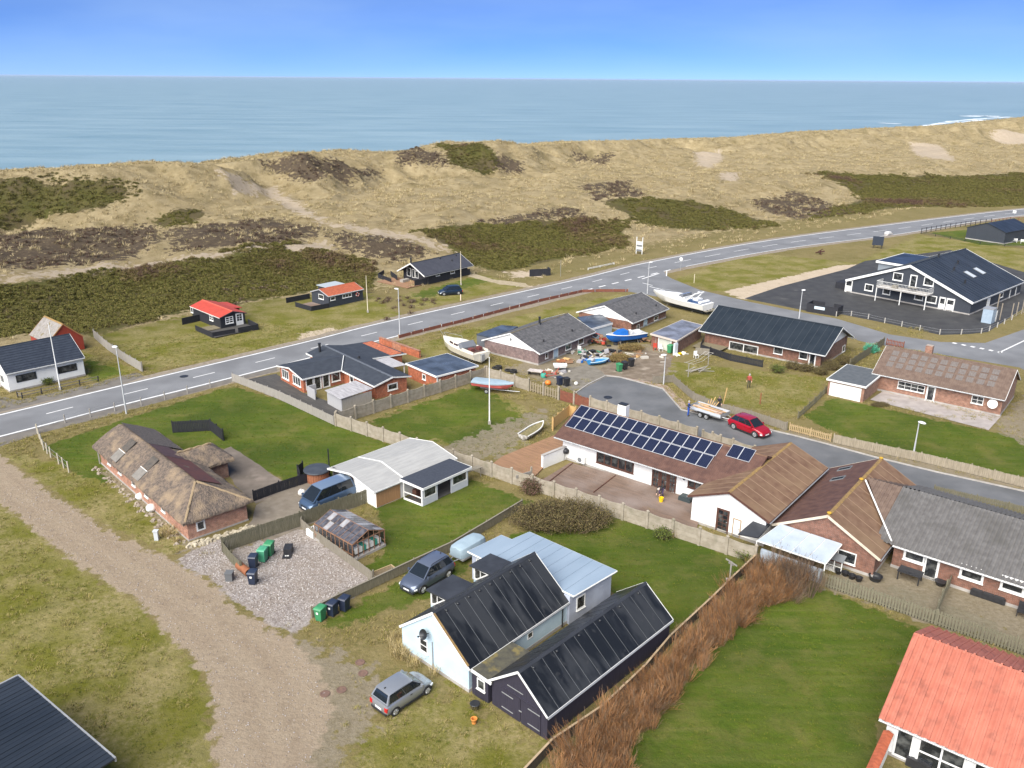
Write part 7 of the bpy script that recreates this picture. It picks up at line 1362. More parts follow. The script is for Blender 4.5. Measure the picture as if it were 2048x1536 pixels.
person('person in red jacket walking across the lawn below the black metal roof house',(*g(1497,776),0),R(-15),stand(kneeL=(-.11,-.16,.52),ankL=(-.12,-.16,.09),toeL=(-.12,-.31,.05),kneeR=(.11,.03,.48),ankR=(.12,.22,.12),toeR=(.12,.08,.04),elL=(-.28,.08,1.15),wrL=(-.27,.03,.9),paL=(-.27,.0,.82),elR=(.27,-.04,1.14),wrR=(.26,-.2,.93),paR=(.26,-.26,.87)),[redj,olive,skin,shoe,redj],hair=mat('grey_hair',(0,0,0)))
pc = g(1322,996,.16)
person('person in black jacket bending low over the deck beside a yellow bucket',(pc[0],pc[1]+.3,.16),R(-40),dict(pelvis=(0,.22,.72),waist=(0,.12,.86),chest=(0,-.12,.93),neck=(0,-.27,.90),head=(0,-.34,.86),headtop=(0,-.46,.82),hipL=(-.11,.2,.70),kneeL=(-.14,-.04,.40),ankL=(-.14,.12,.08),toeL=(-.15,-.04,.04),hipR=(.11,.2,.70),kneeR=(.15,.02,.38),ankR=(.14,.22,.08),toeR=(.15,.06,.04),
       shL=(-.19,-.16,.92),elL=(-.22,-.26,.62),wrL=(-.16,-.42,.42),paL=(-.14,-.46,.34),shR=(.19,-.16,.92),elR=(.24,-.28,.64),wrR=(.18,-.46,.46),paR=(.16,-.5,.38)),[blk,mat('purple_leggings',(.10,.07,.16),rough=.9),skin,shoe,blk],hair=mat('light_hair',(.45,.40,.36),rough=.8))
b = MB(); b.lathe([(.17,0),(.21,.36),(.215,.38),(.19,.38),(.16,.04)],n=16); b.build('bucket',yellowp,None,smooth=40,label='bright yellow bucket standing on the weathered deck',cat='bucket',loc=(*g(1322,1003,.16),.165))

# ---------------------------------------------------------------- decks
deck('timber_deck','large weathered timber deck in front of the solar bungalow',[g(1140,928),g(1362,985),g(1404,1012),g(1392,1066),g(1250,1027),g(1066,974)],deckwood,.16,.145,R(-38.5))
deck('timber_deck','brown newer timber deck behind the white garden wall',[g(1120,868),g(1138,890),g(1086,938),g(1062,962),g(985,930),g(1005,915)],deckbrown,.14,.145,R(-38.5))
deck('timber_deck','dark decking yard beside the orange brick house',[g(470,764),g(552,748),g(610,790),g(690,815),g(668,846),g(560,800)],deckdark,.04,.145,R(-38))
b = MB(); p = g(1187,985,.17); q = g(1231,951,.17); b.tube((*p,.18),(*q,.18),.06,n=4); b.build('deck_strip',brownwood,None,label='dark strip crossing the weathered deck in front of the long window',cat='deck strip')
b = MB(); p = g(1096,965,.17); q = g(1146,926,.17); b.tube((*p,.18),(*q,.18),.06,n=4); b.build('deck_strip',brownwood,None,label='dark strip on the brown end of the deck beside the white wall',cat='deck strip')
fence('pine_screen','fresh pine board corner screen at the far end of the solar bungalow',[g(1107,862),g(1106,858),g(1138,832),g(1150,836)],1.25,newwood,.14,.006,1.6,cat='screen',jit=0)
b = MB(); b.box(-.55,.55,-.4,.4,.16,.5); b.box(-.5,.5,-.35,.35,.505,.55); b.build('storage_box',mat('dark_teal_box',(.035,.05,.055),rough=.6),None,label='low dark box on the deck by the bungalow corner window',cat='box',loc=(*g(1372,1000,.16),0),rz=R(-38))
x,y = g(1131,915,.16); t = thing('barbecue','black kettle barbecue in the corner of the white garden wall','barbecue',(x,y-.2,.16)); b = MB(); b.lathe([(.05,.5),(.26,.58),(.33,.75),(.30,.92),(.1,1.05),(.02,1.07)],n=14); b.build('bowl',black,t,smooth=50)
for k in range(3): a = k*2.1; b = MB(); b.tube((math.cos(a)*.2,math.sin(a)*.2,.6),(math.cos(a)*.35,math.sin(a)*.35,0),.02,n=5); b.build('leg',darkmetal,t)
# hot tub
x,y = g(640,968); t = thing('hot_tub','round wooden hot tub with a black lid behind the white shed','hot tub',(x-.4,y+.9,0))
for k in range(28):
    a = 2*math.pi*k/28; b = MB(); b.M = Matrix.Rotation(a,4,'Z'); b.box(.98,1.04,-.105,.105,0,.95)
    if k == 0: sm_ = b.mesh('stave',mat('cedar_stave',(.30,.12,.06),(.22,.085,.045),scale=4,rough=.8)); 
    o = put('stave',sm_,t); o.rotation_euler = (0,0,a)
b = MB(); b.lathe([(1.18,.96),(1.2,1.0),(1.16,1.08),(.02,1.14)],n=28); b.build('lid',mat('charcoal_lid',(.035,.042,.055),(.05,.06,.075),scale=2,rough=.6),t,smooth=30); b = MB(); b.tube((.9,.9,0),(.9,.9,2.6),.06,n=8); b.build('stove_pipe',darkmetal,t)
b = MB()
for i in range(3): pass
for i in range(16):
    b = MB(); b.M = Matrix.Translation((rnd.uniform(-.5,.5),rnd.uniform(-.2,.2),.08+.12*(i % 4))) @ Matrix.Rotation(rnd.uniform(-.3,.3),4,'Z'); b.tube((-.2,0,0),(.2,0,0),.07,n=7)
    if i == 0: fw_ = thing('firewood_stack','small stack of orange split firewood beside the blue van','firewood',(*g(662,972),0),R(50))
    b.build('log',mat('split_wood',(.46,.22,.09),(.36,.16,.07),scale=4,rough=.9),fw_)

# ---------------------------------------------------------------- wheelie bins and yard things
def bin_(label,px,rz,m,lidm=None,group='wheelie bins',open_=False,tip=False,sc=1.0,sticker=None):
    t = thing('wheelie_bin',label,'bin',(*g(*px),0),rz,group); t.scale = (sc,sc,sc)
    b = MB(); b.loft([[(-.23,-.27,.08),(.23,-.27,.08),(.23,.2,.08),(-.23,.2,.08)],[(-.28,-.33,.93),(.28,-.33,.93),(.28,.33,.93),(-.28,.33,.93)],[(-.30,-.35,.96),(.30,-.35,.96),(.30,.35,.96),(-.30,.35,.96)]]); b.build('body',m,t)
    b = MB(); b.loft([[(-.31,-.38,.965),(.31,-.38,.965),(.31,.37,.965),(-.31,.37,.965)],[(-.29,-.34,1.03),(.29,-.34,1.03),(.29,.34,1.05),(-.29,.34,1.05)],[(-.20,-.25,1.07),(.20,-.25,1.07),(.20,.25,1.09),(-.20,.25,1.09)]]); b.build('lid',lidm or m,t,smooth=50)
    for s in (-1,1): b = MB(); b.M = Matrix.Translation((s*.24,.27,.1)) @ Matrix.Rotation(R(90),4,'Y'); b.lathe([(.1,-.025),(.1,.025)],n=12); b.build('wheel',black,t)
    b = MB(); b.tube((-.25,.40,.98),(.25,.40,.98),.022,n=6); b.build('handle',m,t)
    if sticker: b = MB(); b.box(-.1,.06,-.335,-.318,.62,.76); b.build('sticker',white,t)
    if tip: t.rotation_euler = (R(-82),0,rz); t.location.z = .3
    return t
bin_('green wheelie bin standing beside two navy bins at the low fence end',(642,1240),R(-25),bootgreen,sticker=True); bin_('navy wheelie bin between the green bin and another navy bin',(666,1230),R(-25),navyplastic,sticker=True); bin_('navy wheelie bin at the right end of the three bins by the low fence',(690,1220),R(-25),navyplastic)
bin_('green wheelie bin in front of the mossy fence, the nearer of two green bins',(527,1122),R(-10),mat('mint_green_plastic',(.05,.27,.15),(.07,.31,.18),scale=3,rough=.5),sc=1.05); bin_('green wheelie bin standing close to the mossy fence behind another green bin',(540,1110),R(-10),bootgreen,sc=1.05)
bin_('navy wheelie bin between terracotta pipe and green bins',(508,1135),R(-5),navyplastic); bin_('navy wheelie bin in front of the terracotta pipe with a white dot on it',(507,1167),R(-5),navyplastic,sticker=True)
t = thing('tipped_bin','black bin lying open on the gravel beside the mossy fence','bin',(*g(577,1105),0),R(5)); b = MB(); b.box(-.3,.3,-.4,.5,.05,.5); b.build('body',black,t); b = MB(); b.box(-.32,.32,-.95,-.42,.02,.12); b.build('lid',black,t); b = MB(); b.box(-.14,-.02,-.75,-.65,.121,.15); b.box(.02,.14,-.75,-.65,.121,.15); b.build('hinge_plate',white,t)
for i,px in enumerate(((1238,743),(1249,739),(1262,733))): bin_(('dark green wheelie bin at the drive of the junk yard','black wheelie bin beside a dark green bin at the junk yard drive','black wheelie bin standing apart at the junk yard drive')[i],px,R(30),[bootgreen,black,black][i])
bin_('black wheelie bin at the cul-de-sac head beside a dark blue bin',(1133,772),R(30),black); bin_('dark blue wheelie bin at the cul-de-sac head next to the orange buoy',(1119,770),R(30),navyplastic)
b = MB(); b.M = Matrix.Rotation(R(90),4,'X'); b.lathe([(.28,-.75),(.30,-.7),(.30,.7),(.28,.75),(.24,.75),(.24,-.75)],n=18); b.build('terracotta_pipe',terracotta,None,smooth=40,label='large terracotta pipe lying between the short fence and navy bins',cat='pipe',loc=(*g(488,1145),.32),rz=R(45))
b = MB(); b.box(-.25,.25,-.25,.25,0,.6); b.box(-.28,.28,-.28,.28,.602,.68); b.build('grey_box',mat('grey_box',(.12,.125,.13),rough=.6),None,label='small grey box outside the short fence end',cat='box',loc=(*g(460,1160),0))
b = MB(); b.box(-.16,.16,-.12,.12,0,.75); b.box(-.2,.2,-.16,.16,.752,.86); b.build('utility_box',mat('pale_utility_box',(.50,.53,.55),rough=.6),None,label='pale grey utility box on the grass by the thatched cottage',cat='utility box',loc=(*g(314,1080),0))
def rock(name,label,px,s,m,cat='stone',group=None):
    b = MB(); r = random.Random(int(px[0])); rings = []
    for k in range(7):
        ph = math.pi*k/6; rings.append([(math.sin(ph)*math.cos(a)*s*r.uniform(.85,1.1)*.95+.001*a,math.sin(ph)*math.sin(a)*s*r.uniform(.8,1.05),(.75-math.cos(ph)*.8)*s*r.uniform(.9,1.05)) for a in [2*math.pi*i/10 for i in range(10)]])
    b.loft(rings); return b.build(name,m,None,smooth=50,label=label,cat=cat,loc=(*g(*px),-.05),group=group)
rock('boulder','white boulder by the thatched cottage wall, the farther one',(281,998),.42,gelcoat); rock('boulder','white boulder by the thatched cottage wall, the nearer one',(303,1022),.46,gelcoat)
rock('boulder','pale boulder by the black fence beside the blue van',(604,990),.4,stone)
for i in range(16):
    f = i/15; a = np.array(g(205,935))*(1-f)+np.array(g(372,1082))*f
    b = MB(); b.M = Matrix.Rotation(R(-46),4,'Z')
    if i == 0: ef = MB()
    for k in range(7): s = rnd.uniform(.12,.25); s *= .7; x,y = a[0]+rnd.uniform(-.35,.35)-.35,a[1]+rnd.uniform(-.35,.35)-.3; ef.M = Matrix.Translation((x,y,0)) @ Matrix.Rotation(rnd.uniform(0,3),4,'Z'); ef.loft([[(-s,-s*.7,0),(s,-s*.6,0),(s*.9,s*.7,0),(-s*.9,s*.6,0)],[(-s*.7,-s*.5,s*.8),(s*.6,-s*.4,s*.9),(s*.6,s*.5,s*.8),(-s*.6,s*.4,s*.7)]])
ef.build('stone_edging',rubble,kind='stuff',label='loose rubble stones along the foot of the thatched cottage')
ef = MB()
for i in range(90):
    f = i/89; a = np.array(g(385,1088))*(1-f)+np.array(g(505,1050))*f; s = rnd.uniform(.1,.22); ef.M = Matrix.Translation((a[0]+rnd.uniform(-.25,.3),a[1]-rnd.uniform(.05,.7),0)) @ Matrix.Rotation(rnd.uniform(0,3),4,'Z'); ef.loft([[(-s,-s*.7,0),(s,-s*.6,0),(s*.9,s*.7,0),(-s*.9,s*.6,0)],[(-s*.7,-s*.5,s*.8),(s*.6,-s*.4,s*.9),(s*.6,s*.5,s*.8),(-s*.6,s*.4,s*.7)]])
ef.build('stone_edging',mat('pale_fieldstone',(.48,.43,.33),(.28,.24,.17),scale=3,rough=.95),kind='stuff')
for i,px in enumerate(((720,1325),(726,1347),(650,1388),(683,1380))):
    b = MB(); b.lathe([(.30,0),(.30,.03),(.22,.035),(.21,.02),(.02,.022)],n=18); b.build('manhole_cover',mat('rusty_iron',(.17,.10,.075),(.12,.075,.06),scale=5,rough=.9),None,label=('round rusty manhole cover in the dirt nearest the pale blue cottage','round rusty manhole cover in the dirt just below the topmost one','round rusty manhole cover furthest left on the gravel edge','round rusty manhole cover right of the leftmost one')[i],cat='manhole cover',loc=(*g(*px),.01))
b = MB(); b.lathe([(.10,0),(.17,.3),(.19,.32),(.19,.36),(.15,.36),(.13,.05)],n=14); b.build('flower_pot',mat('orange_pot',(.62,.24,.05),rough=.8),None,smooth=40,label='empty orange flower pot on the grass in front of the black garage',cat='flower pot',loc=(*g(948,1447),0))
t = thing('wire_basket','small dark wire basket planter on the grass near the garage doors','planter',(*g(950,1418),0)); 
for k in range(10): a = 2*math.pi*k/10; b = MB(); b.tube((math.cos(a)*.15,math.sin(a)*.15,0),(math.cos(a)*.3,math.sin(a)*.3,.4),.015,n=4); b.build('wire',darkmetal,t)
b = MB(); b.lathe([(.28,.38),(.31,.40),(.28,.42)],n=12); b.build('rim',darkmetal,t)
# water pump post and twig by lawn
t = thing('windmill_post','small pale wooden post with cross arm on the lawn by the concrete wall corner','post',(*g(1459,1162),0)); b = MB(); b.tube((0,0,0),(0,0,1.6),.06,n=6); b.build('post',silverwood,t); b = MB(); b.M = Matrix.Translation((0,0,1.55)) @ Matrix.Rotation(R(35),4,'Y'); b.box(-.5,.5,-.06,.06,-.04,.04); b.box(-.1,.35,.07,.12,-.2,.02); b.build('cross_arm',silverwood,t); b = MB(); b.box(-.25,.25,-.15,.15,0,.18); b.build('base_stone',concgrey,t)
# back yard of the grey roofed house
for i,px in enumerate(((1676,1147),(1690,1151),(1703,1157),(1717,1162))):
    b = MB(); b.lathe([(.18,0),(.26,.3),(.28,.32),(.24,.32),(.2,.06)],n=14); b.build('planter_pot',black,None,smooth=40,label=('black pot at the left end of the row below the gable window','second black pot from the left below the gable window','third black pot from the left below the gable window','black pot at the right end of the row below the gable window')[i],cat='pot',loc=(*g(*px),0))
b = MB(); b.lathe([(.35,0),(.48,.34),(.50,.36),(.45,.36),(.4,.06)],n=18); b.build('tub',black,None,smooth=40,label='large round black tub at the brick house corner',cat='tub',loc=(*g(1750,1160),0))
t = thing('garden_table','black garden table on the slabs outside the white patio door','table',(*g(1818,1160),0),R(-39)); b = MB(); b.box(-.8,.8,-.5,.5,.68,.74); b.build('tabletop',black,t)
for sx in (-1,1):
    for sy in (-1,1): b = MB(); b.box(sx*.7-.04,sx*.7+.04,sy*.42-.04,sy*.42+.04,0,.68); b.build('leg',black,t)
t = thing('garden_sofa','black rattan garden sofa along the wall of the grey roofed house','sofa',(*g(1976,1196),0),R(-39)); b = MB(); b.box(-1.1,1.1,-.4,.4,.05,.42); b.build('base',black,t); b = MB(); b.box(-1.1,1.1,.25,.42,.421,.85); b.build('back',black,t)
for k in range(3): b = MB(); b.box(-1.0+k*.68,-.36+k*.68,-.36,.22,.422,.52); b.build('cushion',mat('dark_cushion',(.03,.03,.032),rough=.9),t)
t = thing('kennel','white wire-fronted hutch at the end of the canopy by the picket fence','hutch',(*g(1668,1140),0),R(-39)); b = MB(); b.box(-.6,.6,-.3,.3,0,.08); b.build('base',white,t)
for x in (-.6,0,.54): b = MB(); b.box(x,x+.06,-.3,-.24,.081,1.0); b.build('frame_post',white,t)
for z in (.5,.95): b = MB(); b.box(-.6,.6,-.31,-.301,z,z+.06); b.build('frame_rail',white,t)
b = MB(); b.slab([(-.65,-.35,1.02),(.65,-.35,1.02),(.65,.35,1.25),(-.65,.35,1.25)],.05); b.build('roof',joint,t)
b = MB(); b.lathe([(.25,0),(.4,.3),(.42,.35),(.3,.35)],n=12); b.build('planter_pot',black,None,smooth=40,label='dark planter pot at the foot of the picket cross fence',cat='pot',loc=(*g(1880,1170),0))
t = thing('garden_chair','dark garden chair at the right edge below the last window','chair',(*g(2042,1232),0),R(-39)); b = MB(); b.box(-.3,.3,-.3,.3,.38,.44); b.build('seat',black,t); b = MB(); b.box(-.3,.3,.26,.31,.445,.95); b.build('back',black,t)
for sx in (-.27,.22):
    for sy in (-.28,.22): b = MB(); b.box(sx,sx+.05,sy,sy+.05,0,.379); b.build('leg',black,t)
# orange-roof house terrace: dark tub
b = MB(); b.box(-.6,.6,-.4,.4,.0,.55); b.build('storage_box',black,None,label='black box on the terrace below the orange roof',cat='box',loc=(*g(1838,1532),0),rz=R(-39))
# clothes line and swing on the lawn
t = thing('clothes_line','pale T-post clothes line on the lawn of the black metal roof house','clothes line',(*g(1376,754),0)); q = np.array(g(1416,731))-np.array(g(1376,754))
for d in ((0,0),tuple(q)): b = MB(); b.tube((d[0],d[1],0),(d[0],d[1],1.8),.05,n=6); b.tube((d[0]-.5,d[1]+.4,1.75),(d[0]+.5,d[1]-.4,1.75),.035,n=5); b.build('post',silverwood,t)
for k in range(3): b = MB(); e = (k-1)*.4; b.path([(-e,e*.8,1.74),(q[0]/2-e,q[1]/2+e*.8,1.45),(q[0]-e,q[1]+e*.8,1.74)],.012,4); b.build('line',white,t)
t = thing('branch_pile','pile of pale bare branches under the clothes line','branches',(*g(1397,744),0))
for i in range(14): b = MB(); a = rnd.uniform(-.4,.9); l_ = rnd.uniform(.8,2.2); x0 = rnd.uniform(-1.6,.4); b.tube((x0,rnd.uniform(-.5,.5),.1),(x0+l_*math.cos(a),l_*math.sin(a)*.4,rnd.uniform(.2,.9)),.04,n=5); b.build('branch',silverwood,t)
def chair(label,px,rz,m):
    t = thing('plastic_chair',label,'chair',(*g(*px),0),rz); b = MB(); b.box(-.25,.25,-.25,.25,.4,.45); b.build('seat',m,t); b = MB(); b.box(-.25,.25,.22,.27,.451,.9); b.build('back',m,t)
    for sx in (-1,1):
        for sy in (-1,1): b = MB(); b.box(sx*.22-.025,sx*.22+.025,sy*.22-.025,sy*.22+.025,0,.4); b.build('leg',m,t)
    return t
chair('white plastic chair at the terrace screen on the lawn',(1392,716),R(20),white); chair('white plastic chair in front of the brick garage door',(1321,702),R(10),white); chair('red plastic chair beside the white chair at the garage',(1310,700),R(0),redroof); chair('white plastic chair at the back wall of the mauve brick house',(1160,704),R(150),white)
b = MB(); b.box(-.9,.9,-.04,.04,.1,1.0); b.build('table_top',greywood,None,label='grey board leaning upright behind the white lawn chair',cat='board',loc=(*g(1404,711),0),rz=R(-20))
bin_('large green bin beside the white boards at the brick garage',(1340,706),R(-40),bootgreen,sc=1.1)
b = MB(); b.box(-.06,.06,-.45,.45,0,1.6); b.box(.1,.14,-.4,.4,0,1.45); b.build('white_board',mat('pale_blue_white_board',(.70,.76,.80),rough=.6),None,label='pale white panel leaning on the corner of the brick garage',cat='panel',loc=(*g(1350,709),0),rz=R(-40))
# junk yard
b = MB(); b.lathe([(.05,0),(.30,.1),(.38,.3),(.30,.5),(.07,.6)],n=16); b.build('buoy',orangep,None,smooth=60,label='big orange mooring buoy behind the concrete wall',cat='buoy',loc=(*g(1096,770),0))
b = MB(); b.lathe([(.04,0),(.3,.05),(.36,.3),(.3,.5),(.05,.55)],n=14); b.build('buoy',tealp,None,smooth=60,label='small teal buoy among the junk beside a red cart',cat='buoy',loc=(*g(1087,755),0))
t = thing('hand_cart','red tubular hand cart beside the teal buoy','cart',(*g(1100,755),0),R(30))
for p,q in (((-.7,-.4,.4),(.7,-.4,.4)),((-.7,.4,.4),(.7,.4,.4)),((-.7,-.4,.4),(-.7,.4,.4)),((.7,-.4,.4),(.7,.4,.4)),((.7,0,.4),(1.3,0,1.1)),((-.7,-.4,.4),(-.7,-.4,.9)),((-.7,.4,.4),(-.7,.4,.9)),((-.7,-.4,.9),(-.7,.4,.9))): b = MB(); b.tube(p,q,.04,n=5); b.build('tube',redroof,t)
t = thing('slatted_crate','pale slatted crate leaning beside the dark blue bin','crate',(*g(1122,762),0),R(-25))
for i in range(7): b = MB(); b.M = Matrix.Rotation(R(-50),4,'X'); b.box(-1.0,1.0,i*.2,i*.2+.15,.3,.34); b.build('slat',mat('whitewashed_slat',(.55,.50,.47),(.40,.36,.34),scale=4,rough=.9),t)
for x in (-.95,0,.9): b = MB(); b.M = Matrix.Rotation(R(-50),4,'X'); b.box(x,x+.07,0,1.35,.22,.295); b.build('batten',greywood,t)
t = thing('cable_reel_box','weathered pale wooden box frame by the concrete wall','crate',(*g(1071,750),0),R(-20))
for i in range(6): b = MB(); b.box(-.9,.9,-.5+i*.17,-.36+i*.17,.55,.6); b.build('slat',mat('whitewashed_slat',(0,0,0)),t)
for sx in (-.85,.8): b = MB(); b.box(sx,sx+.06,-.5,.5,0,.549); b.build('side',greywood,t)
b = MB(); b.loft([[(-.7,-.4,.4),(.7,-.4,.4),(.7,.4,.4),(-.7,.4,.4)],[(-.85,-.5,.75),(.85,-.5,.75),(.85,.5,.75),(-.85,.5,.75)],[(-.6,-.3,.8),(.6,-.3,.8),(.6,.3,.8),(-.6,.3,.8)]]); b.build('white_tub',white,None,label='white tub upturned behind the slatted crate',cat='tub',loc=(*g(1120,740),0))
b = MB(); b.lathe([(.05,0),(.22,.08),(.25,.25),(.16,.38),(.05,.42)],n=12); b.build('white_drum',white,None,smooth=60,label='round white drum at the cul-de-sac edge beside the black bin',cat='drum',loc=(*g(1152,770),0))
for i,px in enumerate(((991,737),(997,738),(1016,742),(1027,746))):
    b = MB(); vs = [(.34+.11*math.cos(a),.11*math.sin(a)+.11) for a in [2*math.pi*k/8 for k in range(9)]]; b.lathe(vs,n=16); b.lathe([(.34+.11*math.cos(a),.11*math.sin(a)+.34) for a in [2*math.pi*k/8 for k in range(9)]],n=16) if i % 2 else None
    b.build('tyre',tyrem,None,smooth=50,label=('leftmost old black tyre beside the mauve brick gable','second tyre stack from the left beside the mauve brick gable','third old tyre from the left beside the mauve brick gable','rightmost tyre stack beside the mauve brick gable')[i],cat='tyre',loc=(*g(*px),0),group='old tyres beside the brick gable')
a = .3; t = thing('blue_dinghy','small blue and white plastic dinghy lying in the middle of the junk yard','boat',(*g(1197,728),.0),R(20)); b = MB(); rr = hull(b,2.8,1.3,.25,.2,zk=.05,sheer=.15,deck=False); b.build('hull',mat('mid_blue_plastic',(.03,.20,.42),rough=.5),t,smooth=40); b = MB(); b.path([r_[0] for r_ in rr],.06,5); b.path([r_[4] for r_ in rr],.06,5); b.build('gunwale',mat('pale_blue_rim',(.45,.62,.75),rough=.5),t)
jm = [black,mat('pale_sack',(.46,.43,.38),rough=.9),mat('brown_scrap',(.24,.14,.08),rough=.9),darkmetal,bluehull,mat('green_net',(.03,.16,.10),(.05,.22,.14),scale=6,rough=.95),newwood,mat('grey_tarp',(.36,.35,.36),(.28,.27,.28),scale=3,rough=.8),redroof]
def heap(label,px,n,rx,ry,ms,h=.5,seed=1,cat='scrap heap'):
    t = thing('scrap_heap',label,cat,(*g(*px),0)); r = random.Random(seed)
    for i in range(n):
        s = r.uniform(.18,.5); x,y = r.gauss(0,rx*.5),r.gauss(0,ry*.5); m = r.choice(ms); b = MB(); b.M = Matrix.Translation((x,y,r.uniform(.05,h*max(.15,1-abs(x)/rx)))) @ Matrix.Rotation(r.uniform(0,6),4,'Z') @ Matrix.Rotation(r.uniform(-.5,.5),4,'X'); k = r.random()
        if k < .4: b.box(-s,s,-s*.6,s*.6,-s*.3,s*.4)
        elif k < .65: b.tube((-s*1.6,0,0),(s*1.6,0,.1),s*.18,n=6)
        elif k < .85: b.lathe([(s*.5,-s*.4),(s*.6,s*.4),(s*.3,s*.45)],n=9)
        else: b.box(-s*2,s*2,-s*.2,s*.2,-.03,.03)
        b.build('scrap_piece',m,t)
heap('dark tangled scrap heap against the pale blue link wall',(1196,688),40,3.2,1.2,[black,black,jm[2],jm[3],jm[1],jm[8]],1.4,3); heap('green net and white sacks heaped by the back wall of the mauve house',(1165,708),22,1.8,.9,[jm[5],black,jm[7],jm[1],black],.6,5); heap('heap of dark and pale scraps around the small blue dinghy',(1188,722),26,2.2,1.2,[black,jm[3],jm[1],jm[7],jm[4]],.5,8); heap('grey tarpaulin heap beside the blue dinghy',(1212,714),10,.9,.6,[jm[7],jm[7],jm[1]],.9,9)
heap('split firewood heap at the pale blue door of the mauve house',(1128,724),22,1.2,.6,[newwood,jm[2],terracotta],.4,10); heap('scattered small debris on the earthy drive',(1265,712),26,4,2.4,[jm[1],jm[2],stone,newwood],.12,11); heap('dark oddments under the stern of the blue boat',(1222,706),16,1.4,.6,[black,jm[3],jm[2]],.6,12); heap('mixed junk in front of the white tub',(1100,745),16,2.2,.8,[jm[2],jm[7],jm[1],terracotta],.3,15); heap('dark junk between the blue boat and the brick garage',(1288,684),14,1.0,.6,[black,jm[2],jm[3]],.7,16); heap('small yellow and white oddments at the garage corner',(1362,710),8,.8,.4,[yellowp,white,white],.3,18)
heap('dark garden oddments behind the dinghy by the concrete wall',(1010,771),8,.9,.4,[jm[3],jm[7]],.5,19)
b = MB(); b.lathe([(.5,0),(.5,.02),(.45,.025)],n=16); b.build('manhole_cover',darkmetal,None,label='dark manhole cover in the cul-de-sac asphalt',cat='manhole cover',loc=(*g(1216,795),.012)); b = MB(); b.lathe([(.5,0),(.5,.02),(.45,.025)],n=16); b.build('manhole_cover',darkmetal,None,label='dark manhole cover patch in the main road lane',cat='manhole cover',loc=(*g(368,753),.014))
t = thing('sand_heap_screen','low black board screen beside the pale sand heap across the road','screen',(*g(1080,552),0),R(15)); b = MB(); b.box(-2.0,2.0,-.06,.06,0,1.3); b.build('boards',blackwood,t); b = MB(); b.box(1.9,2.0,.07,1.6,0,1.3); b.build('side',blackwood,t)
t = thing('raised_bed','small timber framed raised bed at the low fence below the greenhouse','raised bed',(*g(770,1148),0),R(40))
for x0,x1,y0,y1 in ((-.9,.9,-.55,-.48),(-.9,.9,.48,.55),(-.9,-.83,-.479,.479),(.83,.9,-.479,.479)): b = MB(); b.box(x0,x1,y0,y1,0,.22); b.build('board',mat('tan_bed_board',(.36,.27,.15),rough=.9),t)
b = MB(); b.box(-.82,.82,-.475,.475,0,.15); b.build('soil',mat('bed_soil',(.19,.14,.08),(.11,.085,.05),scale=8,rough=.95),t)
b = MB(); b.box(-.45,.45,-.4,.4,0,.55); b.build('white_crate',white,None,label='white bench with a dark opening behind the greenhouse corner',cat='bench',loc=(*g(628,1070),0),rz=R(-42))
b = MB(); b.slab([(-.9,-.25,.95),(.9,-.25,.95),(.9,.25,1.0),(-.9,.25,1.0)],.04); b.box(-.85,-.78,-.2,-.13,0,.9); b.box(.78,.85,-.2,-.13,0,.9); b.build('bird_table',greywood,None,label='grey bench frame beyond the veranda by the concrete wall',cat='bench',loc=(*g(945,957),0),rz=R(40))
t = thing('deck_rail_post','short post and rail with dark box where the deck meets the concrete wall','railing',(*g(1062,965),0),R(35)); b = MB(); b.box(0,.14,0,.14,0,1.5); b.build('post',concrete,t); b = MB(); b.box(-1.6,-.01,.04,.1,.8,1.1); b.build('rail',silverwood,t)
# ---------------------------------------------------------------- vegetation: clumps and blades, scattered as real geometry
def blades(name,n,h,spread,w,mats,seed=1,lean=.5,bend=.3,crown=0):
    b = MB(); r = random.Random(seed)
    for i in range(n):
        a = r.uniform(0,6.283); d = spread*math.sqrt(r.random()); x,y = d*math.cos(a),d*math.sin(a); hh = h*r.uniform(.55,1.1); la = a+r.uniform(-.8,.8); l = hh*lean*r.uniform(.2,1)
        ux,uy = -math.sin(la)*w/2,math.cos(la)*w/2; m1 = (x+math.cos(la)*l*.4,y+math.sin(la)*l*.4,hh*.62); m2 = (x+math.cos(la)*l*(1+bend),y+math.sin(la)*l*(1+bend),hh)
        b.add([(x-ux,y-uy,-.03),(x+ux,y+uy,-.03),(m1[0]+ux*.8,m1[1]+uy*.8,m1[2]),(m1[0]-ux*.8,m1[1]-uy*.8,m1[2]),m2],[(0,1,2,3),(3,2,4)],r.randrange(len(mats)))
    return b.mesh(name,mats)
def leafclump(name,n,rad,hgt,ls,mats,seed=1,twigs=14,tm=None):
    b = MB(); r = random.Random(seed)
    for i in range(n):
        a = r.uniform(0,6.283); u = r.random()**.45; z = r.random(); rr = rad*u*math.sqrt(max(0.05,1-(z*.92)**2)); c = Vector((rr*math.cos(a),rr*math.sin(a),hgt*(z*.95+.04)))
        n_ = Vector((r.gauss(0,.7),r.gauss(0,.7),r.gauss(1.1,.6))).normalized(); t = n_.orthogonal().normalized(); s = n_.cross(t); l = ls*r.uniform(.6,1.3)
        b.add([tuple(c+t*l),tuple(c+s*l*.5),tuple(c-t*l),tuple(c-s*l*.5)],[(0,1,2,3)],r.randrange(len(mats)))
    for i in range(twigs):
        a = r.uniform(0,6.283); e = (rad*.9*math.cos(a)*r.random(),rad*.9*math.sin(a)*r.random(),hgt*r.uniform(.7,1.12)); b.tube((e[0]*.2,e[1]*.2,0),e,.02,.006,3,m=len(mats))
    return b.mesh(name,list(mats)+[tm or brownwood])
